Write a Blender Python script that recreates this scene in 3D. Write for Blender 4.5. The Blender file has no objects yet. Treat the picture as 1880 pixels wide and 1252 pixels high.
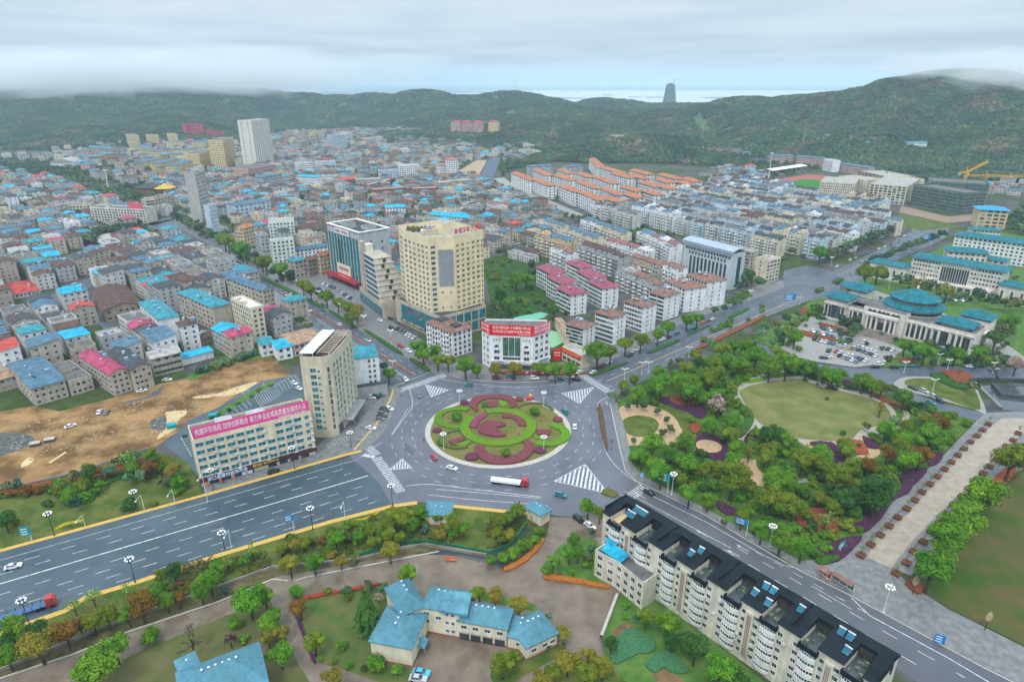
import bpy, math, random
import numpy as np
from math import sin, cos, pi, radians, hypot, atan2, sqrt
random.seed(7); RNG = np.random.default_rng(11)
S = bpy.context.scene; COL = S.collection
# ---------------------------------------------------------------- camera, sky, sun, exposure
CAMH, FOC, PITCH = 140.0, 1200.0, radians(21.6)
cam = bpy.data.cameras.new('camera'); camo = bpy.data.objects.new('camera', cam); COL.objects.link(camo)
camo.location = (0, 0, CAMH); camo.rotation_euler = (pi/2 - PITCH, 0, 0)
cam.sensor_width = 36; cam.lens = 36*FOC/1880; cam.clip_start = 1; cam.clip_end = 60000
S.camera = camo
S.view_settings.view_transform = 'Standard'; S.view_settings.look = 'None'
S.view_settings.exposure = 0.27; S.view_settings.gamma = 1.0; S.view_settings.use_curve_mapping = False
try:
    S.cycles.use_denoising = True; S.cycles.volume_bounces = 2; S.cycles.max_bounces = 6
    S.cycles.diffuse_bounces = 2; S.cycles.glossy_bounces = 2; S.cycles.transparent_max_bounces = 16
except Exception: pass
SUN_EL, SUN_AZ = radians(58), radians(200)       # azimuth clockwise from +Y
W = bpy.data.worlds.new('World'); S.world = W; W.use_nodes = True
nt = W.node_tree; nt.nodes.clear()
def N(t, **kw):
    n = nt.nodes.new(t)
    for k, v in kw.items(): setattr(n, k, v)
    return n
def lk(a, b): nt.links.new(a, b)
def mth(op, a, b=None, clamp=False):
    n = N('ShaderNodeMath', operation=op); n.use_clamp = clamp
    for i, v in enumerate((a, b)):
        if v is None: continue
        if isinstance(v, (int, float)): n.inputs[i].default_value = v
        else: lk(v, n.inputs[i])
    return n.outputs[0]
out = N('ShaderNodeOutputWorld'); bg = N('ShaderNodeBackground'); bg.inputs[1].default_value = 0.1
sky = N('ShaderNodeTexSky', sky_type='NISHITA'); sky.sun_disc = False
sky.sun_elevation = SUN_EL; sky.sun_rotation = SUN_AZ; sky.dust_density = 3; sky.altitude = 150
tc = N('ShaderNodeTexCoord'); sp = N('ShaderNodeSeparateXYZ'); lk(tc.outputs['Generated'], sp.inputs[0])
zz = mth('MAXIMUM', sp.outputs[2], 0.0)
zc = mth('ADD', zz, 0.035)
cmb = N('ShaderNodeCombineXYZ'); lk(mth('DIVIDE', sp.outputs[0], zc), cmb.inputs[0]); lk(mth('DIVIDE', sp.outputs[1], zc), cmb.inputs[1])
n1 = N('ShaderNodeTexNoise'); n1.inputs['Scale'].default_value = 0.35; n1.inputs['Detail'].default_value = 7; n1.inputs['Roughness'].default_value = .55; n1.inputs['Distortion'].default_value = .5
lk(cmb.outputs[0], n1.inputs['Vector'])
ramp = N('ShaderNodeValToRGB'); lk(n1.outputs['Fac'], ramp.inputs[0])
# cloud deck: grey undersides, brighter thin places (times 10, background strength is .1)
ramp.color_ramp.elements[0].position = .33; ramp.color_ramp.elements[0].color = (.435, .515, .59, 1)
ramp.color_ramp.elements[1].position = .70; ramp.color_ramp.elements[1].color = (.595, .67, .735, 1)
# CIE overcast: luminance grows from the horizon to the zenith
ov = mth('MULTIPLY', mth('ADD', mth('MULTIPLY', zz, 1.9), .95), 10.0)
mulc = N('ShaderNodeVectorMath', operation='SCALE'); lk(ramp.outputs[0], mulc.inputs[0]); lk(ov, mulc.inputs['Scale'])
mix = N('ShaderNodeMix', data_type='RGBA'); mix.inputs[0].default_value = .93
lk(sky.outputs[0], mix.inputs[6]); lk(mulc.outputs[0], mix.inputs[7])
lk(mix.outputs[2], bg.inputs[0]); lk(bg.outputs[0], out.inputs[0])
sunl = bpy.data.lights.new('sun', 'SUN'); sunl.energy = 1.5; sunl.angle = radians(10); sunl.color = (1, .97, .93)
sun = bpy.data.objects.new('sun', sunl); COL.objects.link(sun)
sun.rotation_euler = (pi/2 - SUN_EL, 0, pi - SUN_AZ)
# ---------------------------------------------------------------- projection: photograph pixel -> place on the plane z
CP, SP_ = cos(PITCH), sin(PITCH)
def P(px, py, z=0.0):
    u, v = px - 940.0, 626.0 - py
    dx, dy, dz = u, FOC*CP + v*SP_, -FOC*SP_ + v*CP
    t = (z - CAMH)/dz
    return (dx*t, dy*t, z)
def R(px, py, dist):
    u, v = px - 940.0, 626.0 - py
    dx, dy, dz = u, FOC*CP + v*SP_, -FOC*SP_ + v*CP
    t = dist/dy
    return (dx*t, dist, CAMH + dz*t)
RAY = R
def proj(x, y, z):
    z = z - CAMH
    d = y*CP - z*SP_
    return (940 + FOC*x/d, 626 - FOC*(y*SP_ + z*CP)/d)
def hb(px, py, by):
    "height of a vertical edge whose top is at pixel (px, py) and whose foot is at pixel row by"
    lo, hi = 0.0, 135.0
    for _ in range(40):
        m = (lo + hi)/2; x, y, _z = P(px, py, m)
        if proj(x, y, 0)[1] > by: hi = m
        else: lo = m
    return (lo + hi)/2
# ---------------------------------------------------------------- materials
MATS = {}
def mat(name, col, rough=.85, var=.18, scale=.25, col2=None, rnd=0.0, spec=.08, metal=0.0, streak=0.0, bump=0.0, bscale=3.0, trans=0.0, emit=0.0, rvar=0.0, thr=(.35, .65), space='pos', detail=5):
    if name in MATS: return MATS[name]
    m = bpy.data.materials.new(name); m.use_nodes = True; t = m.node_tree; b = t.nodes['Principled BSDF']
    L = t.links.new
    b.inputs['Roughness'].default_value = rough; b.inputs['Metallic'].default_value = metal
    b.inputs['Specular IOR Level'].default_value = spec
    if space == 'pos': src = t.nodes.new('ShaderNodeNewGeometry').outputs['Position']
    else: src = t.nodes.new('ShaderNodeTexCoord').outputs['Object']
    nz = t.nodes.new('ShaderNodeTexNoise'); nz.inputs['Scale'].default_value = scale; nz.inputs['Detail'].default_value = detail; nz.inputs['Roughness'].default_value = .6
    L(src, nz.inputs['Vector'])
    rp = t.nodes.new('ShaderNodeValToRGB'); L(nz.outputs['Fac'], rp.inputs[0])
    c2 = col2 if col2 else tuple(c*(1 + var) for c in col)
    c1 = col if col2 else tuple(c*(1 - var) for c in col)
    e = rp.color_ramp.elements
    e[0].position, e[1].position = thr
    e[0].color = (*c1, 1); e[1].color = (*c2, 1)
    cur = rp.outputs[0]
    if streak:
        mp = t.nodes.new('ShaderNodeMapping'); mp.inputs['Scale'].default_value = (.8, .8, .09); L(src, mp.inputs[0])
        n2 = t.nodes.new('ShaderNodeTexNoise'); n2.inputs['Scale'].default_value = 1.0; n2.inputs['Detail'].default_value = 4; L(mp.outputs[0], n2.inputs['Vector'])
        r2 = t.nodes.new('ShaderNodeValToRGB'); L(n2.outputs['Fac'], r2.inputs[0])
        r2.color_ramp.elements[0].position = .38; r2.color_ramp.elements[0].color = (1 - streak*.6, 1 - streak*.63, 1 - streak*.7, 1)
        r2.color_ramp.elements[1].position = .6; r2.color_ramp.elements[1].color = (1, 1, 1, 1)
        mx = t.nodes.new('ShaderNodeMix'); mx.data_type = 'RGBA'; mx.blend_type = 'MULTIPLY'; mx.inputs[0].default_value = 1
        L(cur, mx.inputs[6]); L(r2.outputs[0], mx.inputs[7]); cur = mx.outputs[2]
    if rnd:
        oi = t.nodes.new('ShaderNodeObjectInfo')
        h = t.nodes.new('ShaderNodeHueSaturation')
        ma = t.nodes.new('ShaderNodeMath'); ma.operation = 'MULTIPLY_ADD'; ma.inputs[1].default_value = rnd*2; ma.inputs[2].default_value = 1 - rnd
        L(oi.outputs['Random'], ma.inputs[0]); L(ma.outputs[0], h.inputs['Value'])
        mb = t.nodes.new('ShaderNodeMath'); mb.operation = 'MULTIPLY'; mb.inputs[1].default_value = 7.31; L(oi.outputs['Random'], mb.inputs[0])
        mc = t.nodes.new('ShaderNodeMath'); mc.operation = 'FRACT'; L(mb.outputs[0], mc.inputs[0])
        md = t.nodes.new('ShaderNodeMath'); md.operation = 'MULTIPLY_ADD'; md.inputs[1].default_value = rnd*.16; md.inputs[2].default_value = .5 - rnd*.08
        L(mc.outputs[0], md.inputs[0]); L(md.outputs[0], h.inputs['Hue'])
        L(cur, h.inputs['Color']); cur = h.outputs[0]
    L(cur, b.inputs['Base Color'])
    if rvar:
        mr = t.nodes.new('ShaderNodeMapRange'); mr.inputs['From Min'].default_value = .4; mr.inputs['From Max'].default_value = .6
        mr.inputs['To Min'].default_value = rough - rvar; mr.inputs['To Max'].default_value = rough + rvar
        n3 = t.nodes.new('ShaderNodeTexNoise'); n3.inputs['Scale'].default_value = .06; n3.inputs['Detail'].default_value = 5; L(src, n3.inputs['Vector'])
        L(n3.outputs['Fac'], mr.inputs['Value']); L(mr.outputs[0], b.inputs['Roughness'])
    if bump:
        n4 = t.nodes.new('ShaderNodeTexNoise'); n4.inputs['Scale'].default_value = bscale; n4.inputs['Detail'].default_value = 3; L(src, n4.inputs['Vector'])
        bm = t.nodes.new('ShaderNodeBump'); bm.inputs['Strength'].default_value = bump; bm.inputs['Distance'].default_value = .3
        L(n4.outputs['Fac'], bm.inputs['Height']); L(bm.outputs[0], b.inputs['Normal'])
    if trans:
        b.inputs['Subsurface Weight'].default_value = 0
        tr = t.nodes.new('ShaderNodeBsdfTranslucent'); L(cur, tr.inputs[0])
        ms = t.nodes.new('ShaderNodeMixShader'); ms.inputs[0].default_value = trans
        o = [n for n in t.nodes if n.type == 'OUTPUT_MATERIAL'][0]
        L(b.outputs[0], ms.inputs[1]); L(tr.outputs[0], ms.inputs[2]); L(ms.outputs[0], o.inputs[0])
    if emit:
        b.inputs['Emission Color'].default_value = (*col, 1); b.inputs['Emission Strength'].default_value = emit
    MATS[name] = m; return m
# ---------------------------------------------------------------- mesh builder
class MB:
    def __init__(s): s.v = []; s.f = []; s.m = []
    def poly(s, pts, m=0):
        i = len(s.v); s.v += [tuple(p) for p in pts]; s.f.append(tuple(range(i, i + len(pts)))); s.m.append(m)
    def box(s, c, sz, m=0, rot=0.0, top=None, bottom=False):
        "box: c = centre of its underside, sz = full sizes, optional other material on top"
        hx, hy, h = sz[0]/2, sz[1]/2, sz[2]; cr, sr = cos(rot), sin(rot); i = len(s.v)
        for z in (0, h):
            for x, y in ((-hx, -hy), (hx, -hy), (hx, hy), (-hx, hy)):
                s.v.append((c[0] + x*cr - y*sr, c[1] + x*sr + y*cr, c[2] + z))
        fs = [(0, 1, 5, 4), (1, 2, 6, 5), (2, 3, 7, 6), (3, 0, 4, 7)]
        for f in fs: s.f.append(tuple(i + k for k in f)); s.m.append(m)
        s.f.append((i + 4, i + 5, i + 6, i + 7)); s.m.append(m if top is None else top)
        if bottom: s.f.append((i + 3, i + 2, i + 1, i)); s.m.append(m)
    def prism(s, pts, z0, z1, m=0, top=None, sides=True):
        n = len(pts); i = len(s.v)
        a = sum(pts[k][0]*pts[(k+1) % n][1] - pts[(k+1) % n][0]*pts[k][1] for k in range(n))
        if a < 0: pts = pts[::-1]
        s.v += [(p[0], p[1], z0) for p in pts] + [(p[0], p[1], z1) for p in pts]
        if sides:
            for k in range(n):
                s.f.append((i + k, i + (k+1) % n, i + n + (k+1) % n, i + n + k)); s.m.append(m)
        s.f.append(tuple(i + n + k for k in range(n))); s.m.append(m if top is None else top)
    def tube(s, p, q, r0, r1=None, n=6, m=0, cap=False):
        r1 = r0 if r1 is None else r1
        p, q = np.array(p, float), np.array(q, float); d = q - p; l = np.linalg.norm(d)
        if l < 1e-6: return
        d /= l; a = np.cross(d, (0, 0, 1.0)) if abs(d[2]) < .9 else np.cross(d, (1.0, 0, 0)); a /= np.linalg.norm(a); b = np.cross(d, a)
        i = len(s.v)
        for c, r in ((p, r0), (q, r1)):
            for k in range(n):
                w = c + r*(a*cos(2*pi*k/n) + b*sin(2*pi*k/n)); s.v.append(tuple(w))
        for k in range(n):
            s.f.append((i + k, i + n + k, i + n + (k+1) % n, i + (k+1) % n)); s.m.append(m)
        if cap: s.f.append(tuple(i + n + k for k in range(n))[::-1]); s.m.append(m)
    def ball(s, c, r, m=0, nu=6, nv=4, sz=1.0):
        i = len(s.v); s.v.append((c[0], c[1], c[2] + r*sz))
        for a in range(1, nv):
            for k in range(nu):
                t = pi*a/nv; p = 2*pi*k/nu
                s.v.append((c[0] + r*sin(t)*cos(p), c[1] + r*sin(t)*sin(p), c[2] + r*cos(t)*sz))
        s.v.append((c[0], c[1], c[2] - r*sz)); e = len(s.v) - 1
        for k in range(nu):
            k2 = (k + 1) % nu
            s.f.append((i, i + 1 + k, i + 1 + k2)); s.m.append(m)
            for a in range(nv - 2):
                o = i + 1 + a*nu
                s.f.append((o + k, o + nu + k, o + nu + k2, o + k2)); s.m.append(m)
            o = i + 1 + (nv - 2)*nu
            s.f.append((o + k, e, o + k2)); s.m.append(m)
    def mesh(s, name, mats, smooth=False):
        me = bpy.data.meshes.new(name); me.from_pydata(s.v, [], s.f)
        for m in (mats if isinstance(mats, (list, tuple)) else [mats]): me.materials.append(m)
        if any(s.m): me.polygons.foreach_set('material_index', s.m)
        if smooth: me.polygons.foreach_set('use_smooth', [True]*len(s.f))
        me.update(); return me
    def build(s, name, mats, parent=None, smooth=False, kind=None, loc=None, label=None):
        o = link(name, s.mesh(name, mats, smooth), parent, loc)
        if kind: o['kind'] = kind
        if label: o['label'] = label
        return o
def link(name, me, parent=None, loc=None, rz=None):
    o = bpy.data.objects.new(name, me); COL.objects.link(o)
    if parent is not None: o.parent = parent
    if loc is not None: o.location = loc
    if rz is not None: o.rotation_euler = (0, 0, rz)
    return o
ALL = []          # every top-level thing, for the label pass at the end
def tag(o, label, cat, group=None):
    o['label'] = label; o['category'] = cat
    if group: o['group'] = group
    ALL.append(o); return o
def thing(name, label, cat, loc=(0, 0, 0), rz=0.0, group=None):
    o = bpy.data.objects.new(name, None); o.empty_display_size = .5; COL.objects.link(o)
    o.location = loc; o.rotation_euler = (0, 0, rz)
    return tag(o, label, cat, group)
def copytree(o, loc, rz, label, group=None, scale=None):
    r = o.copy(); COL.objects.link(r); r.location = loc; r.rotation_euler = (0, 0, rz); r['label'] = label
    if group: r['group'] = group
    if scale: r.scale = scale
    ALL.append(r)
    for ch in KIDS(o):
        c = ch.copy(); COL.objects.link(c); c.parent = r
        for g in KIDS(ch):
            d = g.copy(); COL.objects.link(d); d.parent = c
    return r
_kc = {}
def KIDS(o):
    if o.name not in _kc: _kc[o.name] = list(o.children)
    return _kc[o.name]
ORD = ['', 'second ', 'third ', 'fourth ', 'fifth ', 'sixth ', 'seventh ', 'eighth ', 'ninth ', 'tenth ', 'eleventh ', 'twelfth ', 'thirteenth ', 'fourteenth ', 'fifteenth ', 'sixteenth ', 'seventeenth ', 'eighteenth ', 'nineteenth ', 'twentieth ']
def nth(i):
    if i < 20: return ORD[i]
    t = {2: 'twenty', 3: 'thirty', 4: 'forty', 5: 'fifty', 6: 'sixty', 7: 'seventy', 8: 'eighty', 9: 'ninety'}
    n = i + 1
    if n >= 100: return '%dth ' % n
    u = ['', 'first', 'second', 'third', 'fourth', 'fifth', 'sixth', 'seventh', 'eighth', 'ninth'][n % 10]
    return (t[n//10] + '-' + u + ' ') if u else {20: 'twentieth ', 30: 'thirtieth ', 40: 'fortieth ', 50: 'fiftieth ', 60: 'sixtieth ', 70: 'seventieth ', 80: 'eightieth ', 90: 'ninetieth '}[n]
def smooth(pts, k=6, closed=False):
    "Catmull-Rom through the points"
    o = []; n = len(pts); rng = n if closed else n - 1
    for i in range(rng):
        g = lambda j: np.array(pts[j % n] if closed else pts[min(max(j, 0), n - 1)], float)
        a, b, c, d = g(i - 1), g(i), g(i + 1), g(i + 2)
        for s in range(k):
            t = s/k; o.append(tuple(.5*(2*b + (c - a)*t + (2*a - 5*b + 4*c - d)*t*t + (3*b - a - 3*c + d)*t**3)))
    if not closed: o.append(tuple(pts[-1]))
    return o
def gp(pts, z=0.0): return [P(x, y, z) for x, y in pts]
def sheet(name, px, z, m, kind='structure', sm=0, closed=True, th=0.0):
    "ground sheet through photograph pixels (th > 0: a raised slab with real sides)"
    if sm: px = smooth(px, sm, closed)
    b = MB(); w = gp(px, 0)
    if th: b.prism([(p[0], p[1]) for p in w], -.05, z)
    else:
        a = sum(w[k-1][0]*w[k][1] - w[k][0]*w[k-1][1] for k in range(len(w)))
        if a < 0: w = w[::-1]
        b.poly([(p[0], p[1], z) for p in w])
    return b.build(name, m, kind=kind)
def ribbon(name, px, w, z, m, kind='structure', sm=6, th=0.0, world=False):
    "strip of width w metres along a pixel line"
    if sm: px = smooth(px, sm)
    c = np.array([(p if world else P(*p))[:2] for p in px]); t = np.gradient(c, axis=0); t /= np.linalg.norm(t, axis=1)[:, None] + 1e-9
    nrm = np.stack([-t[:, 1], t[:, 0]], 1)
    l, r = c + nrm*w/2, c - nrm*w/2
    b = MB(); n = len(c)
    for k in range(n - 1):
        q = [r[k], r[k+1], l[k+1], l[k]]
        b.poly([(x, y, z) for x, y in q])
        if th:
            b.poly([(r[k][0], r[k][1], z - th), (r[k+1][0], r[k+1][1], z - th), (r[k+1][0], r[k+1][1], z), (r[k][0], r[k][1], z)])
            b.poly([(l[k+1][0], l[k+1][1], z - th), (l[k][0], l[k][1], z - th), (l[k][0], l[k][1], z), (l[k+1][0], l[k+1][1], z)])
    return b.build(name, m, kind=kind)
# ---------------------------------------------------------------- occupancy raster (world metres)
OX, OY, OC, ONX, ONY = -1700, 60, 1.0, 3400, 3000
OCC = np.zeros((ONY, ONX), bool)
def _cells(poly, grow=0.0):
    p = np.array([q[:2] for q in poly], float)
    if grow:
        c = p.mean(0); d = p - c; p = c + d*(1 + grow/np.maximum(np.linalg.norm(d, axis=1), 1))[:, None]
    x0, y0 = p.min(0); x1, y1 = p.max(0)
    i0, i1 = max(int((x0 - OX)/OC), 0), min(int((x1 - OX)/OC) + 1, ONX); j0, j1 = max(int((y0 - OY)/OC), 0), min(int((y1 - OY)/OC) + 1, ONY)
    if i1 <= i0 or j1 <= j0: return None
    X, Y = np.meshgrid(OX + (np.arange(i0, i1) + .5)*OC, OY + (np.arange(j0, j1) + .5)*OC)
    ins = np.zeros(X.shape, bool); n = len(p)
    for k in range(n):
        xa, ya = p[k]; xb, yb = p[(k+1) % n]
        if ya == yb: continue
        c = ((ya > Y) != (yb > Y)) & (X < (xb - xa)*(Y - ya)/(yb - ya) + xa); ins ^= c
    return (slice(j0, j1), slice(i0, i1)), ins
def mark(poly, grow=0.0):
    r = _cells(poly, grow)
    if r: OCC[r[0]] |= r[1]
def markpx(px, grow=0.0): mark(gp(px), grow)
def free(poly):
    r = _cells(poly)
    if r is None: return False
    return not (OCC[r[0]] & r[1]).any()
def inpoly(x, y, poly):
    n = len(poly); c = False
    for k in range(n):
        xa, ya = poly[k][:2]; xb, yb = poly[(k+1) % n][:2]
        if (ya > y) != (yb > y) and x < (xb - xa)*(y - ya)/(yb - ya) + xa: c = not c
    return c
# ================================================================ LAND
def _vn(x,y,s,seed=0):
 x=x/s;y=y/s;xi=np.floor(x).astype(int);yi=np.floor(y).astype(int);fx=x-xi;fy=y-yi
 fx=fx*fx*(3-2*fx);fy=fy*fy*(3-2*fy)
 h=lambda a,b:((np.sin(a*127.1+b*311.7+seed*74.7)*43758.5453)%1.0)
 return(h(xi,yi)*(1-fx)+h(xi+1,yi)*fx)*(1-fy)+(h(xi,yi+1)*(1-fx)+h(xi+1,yi+1)*fx)*fy
RIDGES=[([(-500,150,2300),(-150,158,2500),(0,166,2600),(110,163,2600),(180,172,2500),(230,168,2700),(330,164,2700),(430,166,2900),(505,181,3000)],560),([(250,176,2600),(300,205,2100),(351,226,1800)],170),([(40,200,2200),(120,225,1900),(200,240,1700)],190),([(430,166,2900),(503,178,3000),(556,174,3000),(604,181,3000),(625,177,2950),(657,182,2900),(689,174,2850),(721,179,2800),(774,169,2750),(806,177,2700),(886,177,2650),(936,172,2550),(960,176,2500),(990,181,2450),(1035,196,2450)],300),([(774,169,2750),(800,195,2450),(830,212,2200)],150),([(936,172,2550),(925,200,2250),(905,222,2050)],150),([(660,186,2850),(640,205,2500)],140),([(1048,197,2900),(1106,182,2800),(1140,185,2750),(1191,192,2700),(1253,192,2700),(1300,192,2700),(1345,198,2600)],220),([(950,225,1900),(1000,213,1950),(1086,203,2050),(1150,203,2050),(1242,204,2000),(1345,194,1950),(1379,183,1900),(1407,191,1850),(1449,186,1820),(1492,177,1800),(1545,172,1780),(1614,162,1750),(1672,149,1720),(1752,136,1680),(1800,137,1650),(1880,158,1620),(2000,168,1600),(2150,150,1700)],300),([(1379,183,1900),(1400,215,1600),(1420,240,1450)],130),([(1672,149,1720),(1640,200,1480),(1600,235,1330)],140),([(1800,137,1650),(1850,190,1380),(1900,240,1200)],170),([(1086,203,2050),(1070,225,1750)],150),([(1040,283,1330),(1110,262,1340),(1190,250,1350),(1260,256,1330),(1330,272,1290)],85),]
RW=[(np.array([R(*q)for q in pts]),w)for pts,w in RIDGES]
def hill(x,y):
 x=np.asarray(x,float);y=np.asarray(y,float);H=np.zeros_like(x)
 nz=_vn(x,y,170,1)*.6+_vn(x,y,70,2)*.4
 for p,w in RW:
  best=np.zeros_like(x)
  for a,b in zip(p[:-1],p[1:]):
   d=b-a;l2=d[0]**2+d[1]**2
   t=np.clip(((x-a[0])*d[0]+(y-a[1])*d[1])/l2,0,1)
   q=np.hypot(x-a[0]-t*d[0],y-a[1]-t*d[1])/w
   q=np.maximum(q-.04,0)*(.72+.62*nz)
   best=np.maximum(best,(a[2]+t*d[2])*np.exp(-q*q*1.3))
  H=np.maximum(H,best)+.04*np.minimum(H,best)*(H>0)*(best>0)*(np.abs(H-best)<40)
 H=H-2.0
 return np.where(H>0,H,0)
us=np.linspace(-1.25,1.25,261)
ys=np.concatenate([np.linspace(-120,900,18),np.geomspace(930,4000,130),np.geomspace(4150,30000,16)])
gx=us[None,:]*(np.abs(ys[:,None])+320);gy=np.repeat(ys[:,None],len(us),1)
gh=hill(gx,gy)
river=(gy>3950)&(gy<13200)
gh=np.where(river,-6.0,gh);gh=np.where(gh<.3,np.minimum(gh,-.05),gh);gh=np.where(gy>=13200,4.0,gh)
nr,nc=gx.shape
idx=np.arange(nr*nc).reshape(nr,nc)
me=bpy.data.meshes.new('ground')
me.from_pydata(np.stack([gx,gy,gh],-1).reshape(-1,3).tolist(),[],np.stack([idx[:-1,:-1],idx[:-1,1:],idx[1:,1:],idx[1:,:-1]],-1).reshape(-1,4).tolist())
me.polygons.foreach_set('use_smooth',[True]*len(me.polygons))
g=bpy.data.materials.new('ground');g.use_nodes=True;t=g.node_tree;b=t.nodes['Principled BSDF'];b.inputs['Roughness'].default_value=.9;b.inputs['Specular IOR Level'].default_value=.05
pos=t.nodes.new('ShaderNodeNewGeometry')
def tnoise(sc,e0,e1,c0,c1,det=5):
 n=t.nodes.new('ShaderNodeTexNoise');n.inputs['Scale'].default_value=sc;n.inputs['Detail'].default_value=det;t.links.new(pos.outputs['Position'],n.inputs['Vector'])
 r=t.nodes.new('ShaderNodeValToRGB');t.links.new(n.outputs['Fac'],r.inputs[0]);r.color_ramp.elements[0].position=e0;r.color_ramp.elements[1].position=e1
 r.color_ramp.elements[0].color=(*c0,1);r.color_ramp.elements[1].color=(*c1,1);return r.outputs[0]
pav=tnoise(.11,.35,.65,(.055,.056,.056),(.12,.115,.11));grn=tnoise(.2,.3,.7,(.03,.055,.014),(.07,.10,.03))
msk=tnoise(.018,.47,.52,(0,0,0),(1,1,1),6)
m1=t.nodes.new('ShaderNodeMix');m1.data_type='RGBA';t.links.new(msk,m1.inputs[0]);t.links.new(pav,m1.inputs[6]);t.links.new(grn,m1.inputs[7])
sx=t.nodes.new('ShaderNodeSeparateXYZ');t.links.new(pos.outputs['Position'],sx.inputs[0])
mr=t.nodes.new('ShaderNodeMapRange');mr.inputs['From Min'].default_value=.4;mr.inputs['From Max'].default_value=3;t.links.new(sx.outputs[2],mr.inputs['Value'])
m2=t.nodes.new('ShaderNodeMix');m2.data_type='RGBA';t.links.new(mr.outputs[0],m2.inputs[0]);t.links.new(m1.outputs[2],m2.inputs[6])
t.links.new(tnoise(.03,.35,.65,(.04,.08,.035),(.08,.13,.06)),m2.inputs[7]);t.links.new(m2.outputs[2],b.inputs['Base Color'])
me.materials.append(g);link('ground',me)['kind']='structure'
water=mat('river_water',(.50,.52,.52),rough=.35,var=.06,scale=.002,spec=.5)
b=MB();b.poly([(-20000,3700,-2),(20000,3700,-2),(20000,13400,-2),(-20000,13400,-2)]);b.build('river',water,kind='structure')
bank=mat('sandbar',(.10,.13,.10),var=.3,scale=.004)
for pts in([(800,172),(860,176),(1000,178),(1095,181.5),(1000,180.5),(860,179),(800,177)],[(560,182),(740,180),(860,183),(1000,188),(1040,192),(900,192),(560,196)],[(400,171),(700,166),(850,167),(940,170),(850,171),(500,176)],[(1290,179),(1450,178),(1600,181),(1600,187),(1420,185),(1330,182)]):
 w=gp(smooth(pts,4,True),0);b=MB();b.prism([q[:2]for q in w],-4,0);b.build('sandbar',bank,kind='structure')
hz=bpy.data.materials.new('haze');hz.use_nodes=True;t=hz.node_tree;t.nodes.clear()
o_=t.nodes.new('ShaderNodeOutputMaterial');pv=t.nodes.new('ShaderNodeVolumePrincipled')
pv.inputs['Color'].default_value=(.66,.85,1.0,1);pv.inputs['Density'].default_value=.000115;pv.inputs['Anisotropy'].default_value=0
t.links.new(pv.outputs[0],o_.inputs['Volume'])
b=MB();b.box((0,14500,-9),(90000,31500,330),bottom=True);b.build('haze',hz,kind='stuff')
ms=bpy.data.materials.new('mist');ms.use_nodes=True;t=ms.node_tree;t.nodes.clear()
o_=t.nodes.new('ShaderNodeOutputMaterial');pv=t.nodes.new('ShaderNodeVolumePrincipled')
pv.inputs['Color'].default_value=(.97,.99,1,1);pv.inputs['Density'].default_value=.0032
t.links.new(pv.outputs[0],o_.inputs['Volume'])
MISTS=[(-350,125,2350,600,110,75),(-150,120,2500,560,110,72),(0,122,2500,380,130,72),(70,128,2300,260,90,62),(140,122,2420,330,110,72),(210,128,2500,300,110,66),(290,122,2560,330,110,74),(370,126,2650,300,110,66),(440,122,2800,330,110,66),(30,108,2400,500,130,78),(250,104,2500,560,130,78),(420,100,2700,430,130,74),(520,112,2900,330,110,60),(620,104,3000,420,110,60),(1760,108,1600,150,80,36),(1830,112,1560,170,80,42),(1900,118,1520,180,80,44),(1980,122,1500,220,90,46),(1700,104,1620,130,70,26),(1860,135,1480,110,60,26),(2100,120,1500,260,90,50)]
for px,py,d,rx,ry,rz in MISTS:
 b=MB();c=RAY(px,py+(26 if px<700 else 16),d);b.ball((0,0,0),1,nu=28,nv=16)
 for k in range(len(b.v)):
  x,y,z=b.v[k];q=1+.20*sin(5*x+px)+.18*sin(7*y+py*1.3+4*x)+.14*sin(9*z+px+6*x)+.08*sin(15*x+11*y+px)
  b.v[k]=(c[0]+x*rx*q,c[1]+y*ry*q,min(c[2]+z*rz*q,322))
 b.build('mist',ms,kind='stuff')
 # ---------------------------------------------------------------- roads
asph=mat('wet_asphalt',(.058,.072,.092),rough=.40,var=.16,scale=.05,spec=.35,rvar=.13,bump=.15,bscale=6,col2=(.092,.108,.132),thr=(.3,.7),detail=9)
asphr=mat('pale_asphalt',(.086,.093,.118),rough=.42,var=.16,scale=.07,spec=.35,rvar=.13,bump=.15,bscale=6,col2=(.132,.138,.164),thr=(.3,.7),detail=9)
asph2=mat('lane_asphalt',(.072,.076,.092),rough=.45,var=.15,scale=.06,spec=.32,rvar=.12,col2=(.105,.108,.124),detail=9)
asphd=mat('dark_asphalt',(.036,.062,.079),rough=.38,var=.16,scale=.05,spec=.35,rvar=.14,col2=(.062,.094,.114),detail=9)
paint=mat('white_road_paint',(.34,.35,.36),rough=.6,scale=.9,col2=(.62,.62,.62),thr=(.38,.6),detail=8)
ypaint=mat('yellow_road_paint',(.58,.38,.07),rough=.6,var=.15,scale=.7)
ytile=mat('yellow_paving',(.55,.36,.09),rough=.6,var=.15,scale=1.2)
pave=mat('grey_paving',(.165,.165,.165),rough=.5,var=.25,scale=.5,rvar=.15,spec=.4)
pavel=mat('pale_paving',(.26,.25,.23),rough=.55,var=.2,scale=.6,spec=.35)
kerbm=mat('kerb_stone',(.42,.40,.36),var=.15,scale=1)
conc=mat('wet_concrete',(.115,.084,.058),rough=.4,var=.3,scale=.12,rvar=.2,spec=.4,col2=(.21,.165,.122),detail=9)
lawn=mat('lawn',(.052,.090,.014),var=.3,scale=.16,col2=(.125,.135,.032),detail=10,thr=(.4,.62))
lawn2=mat('dry_lawn',(.110,.135,.034),var=.25,scale=.10,col2=(.185,.180,.062),detail=10,thr=(.4,.62))
lawng=mat('green_lawn',(.045,.13,.022),var=.3,scale=.25,col2=(.11,.18,.04))
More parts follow.
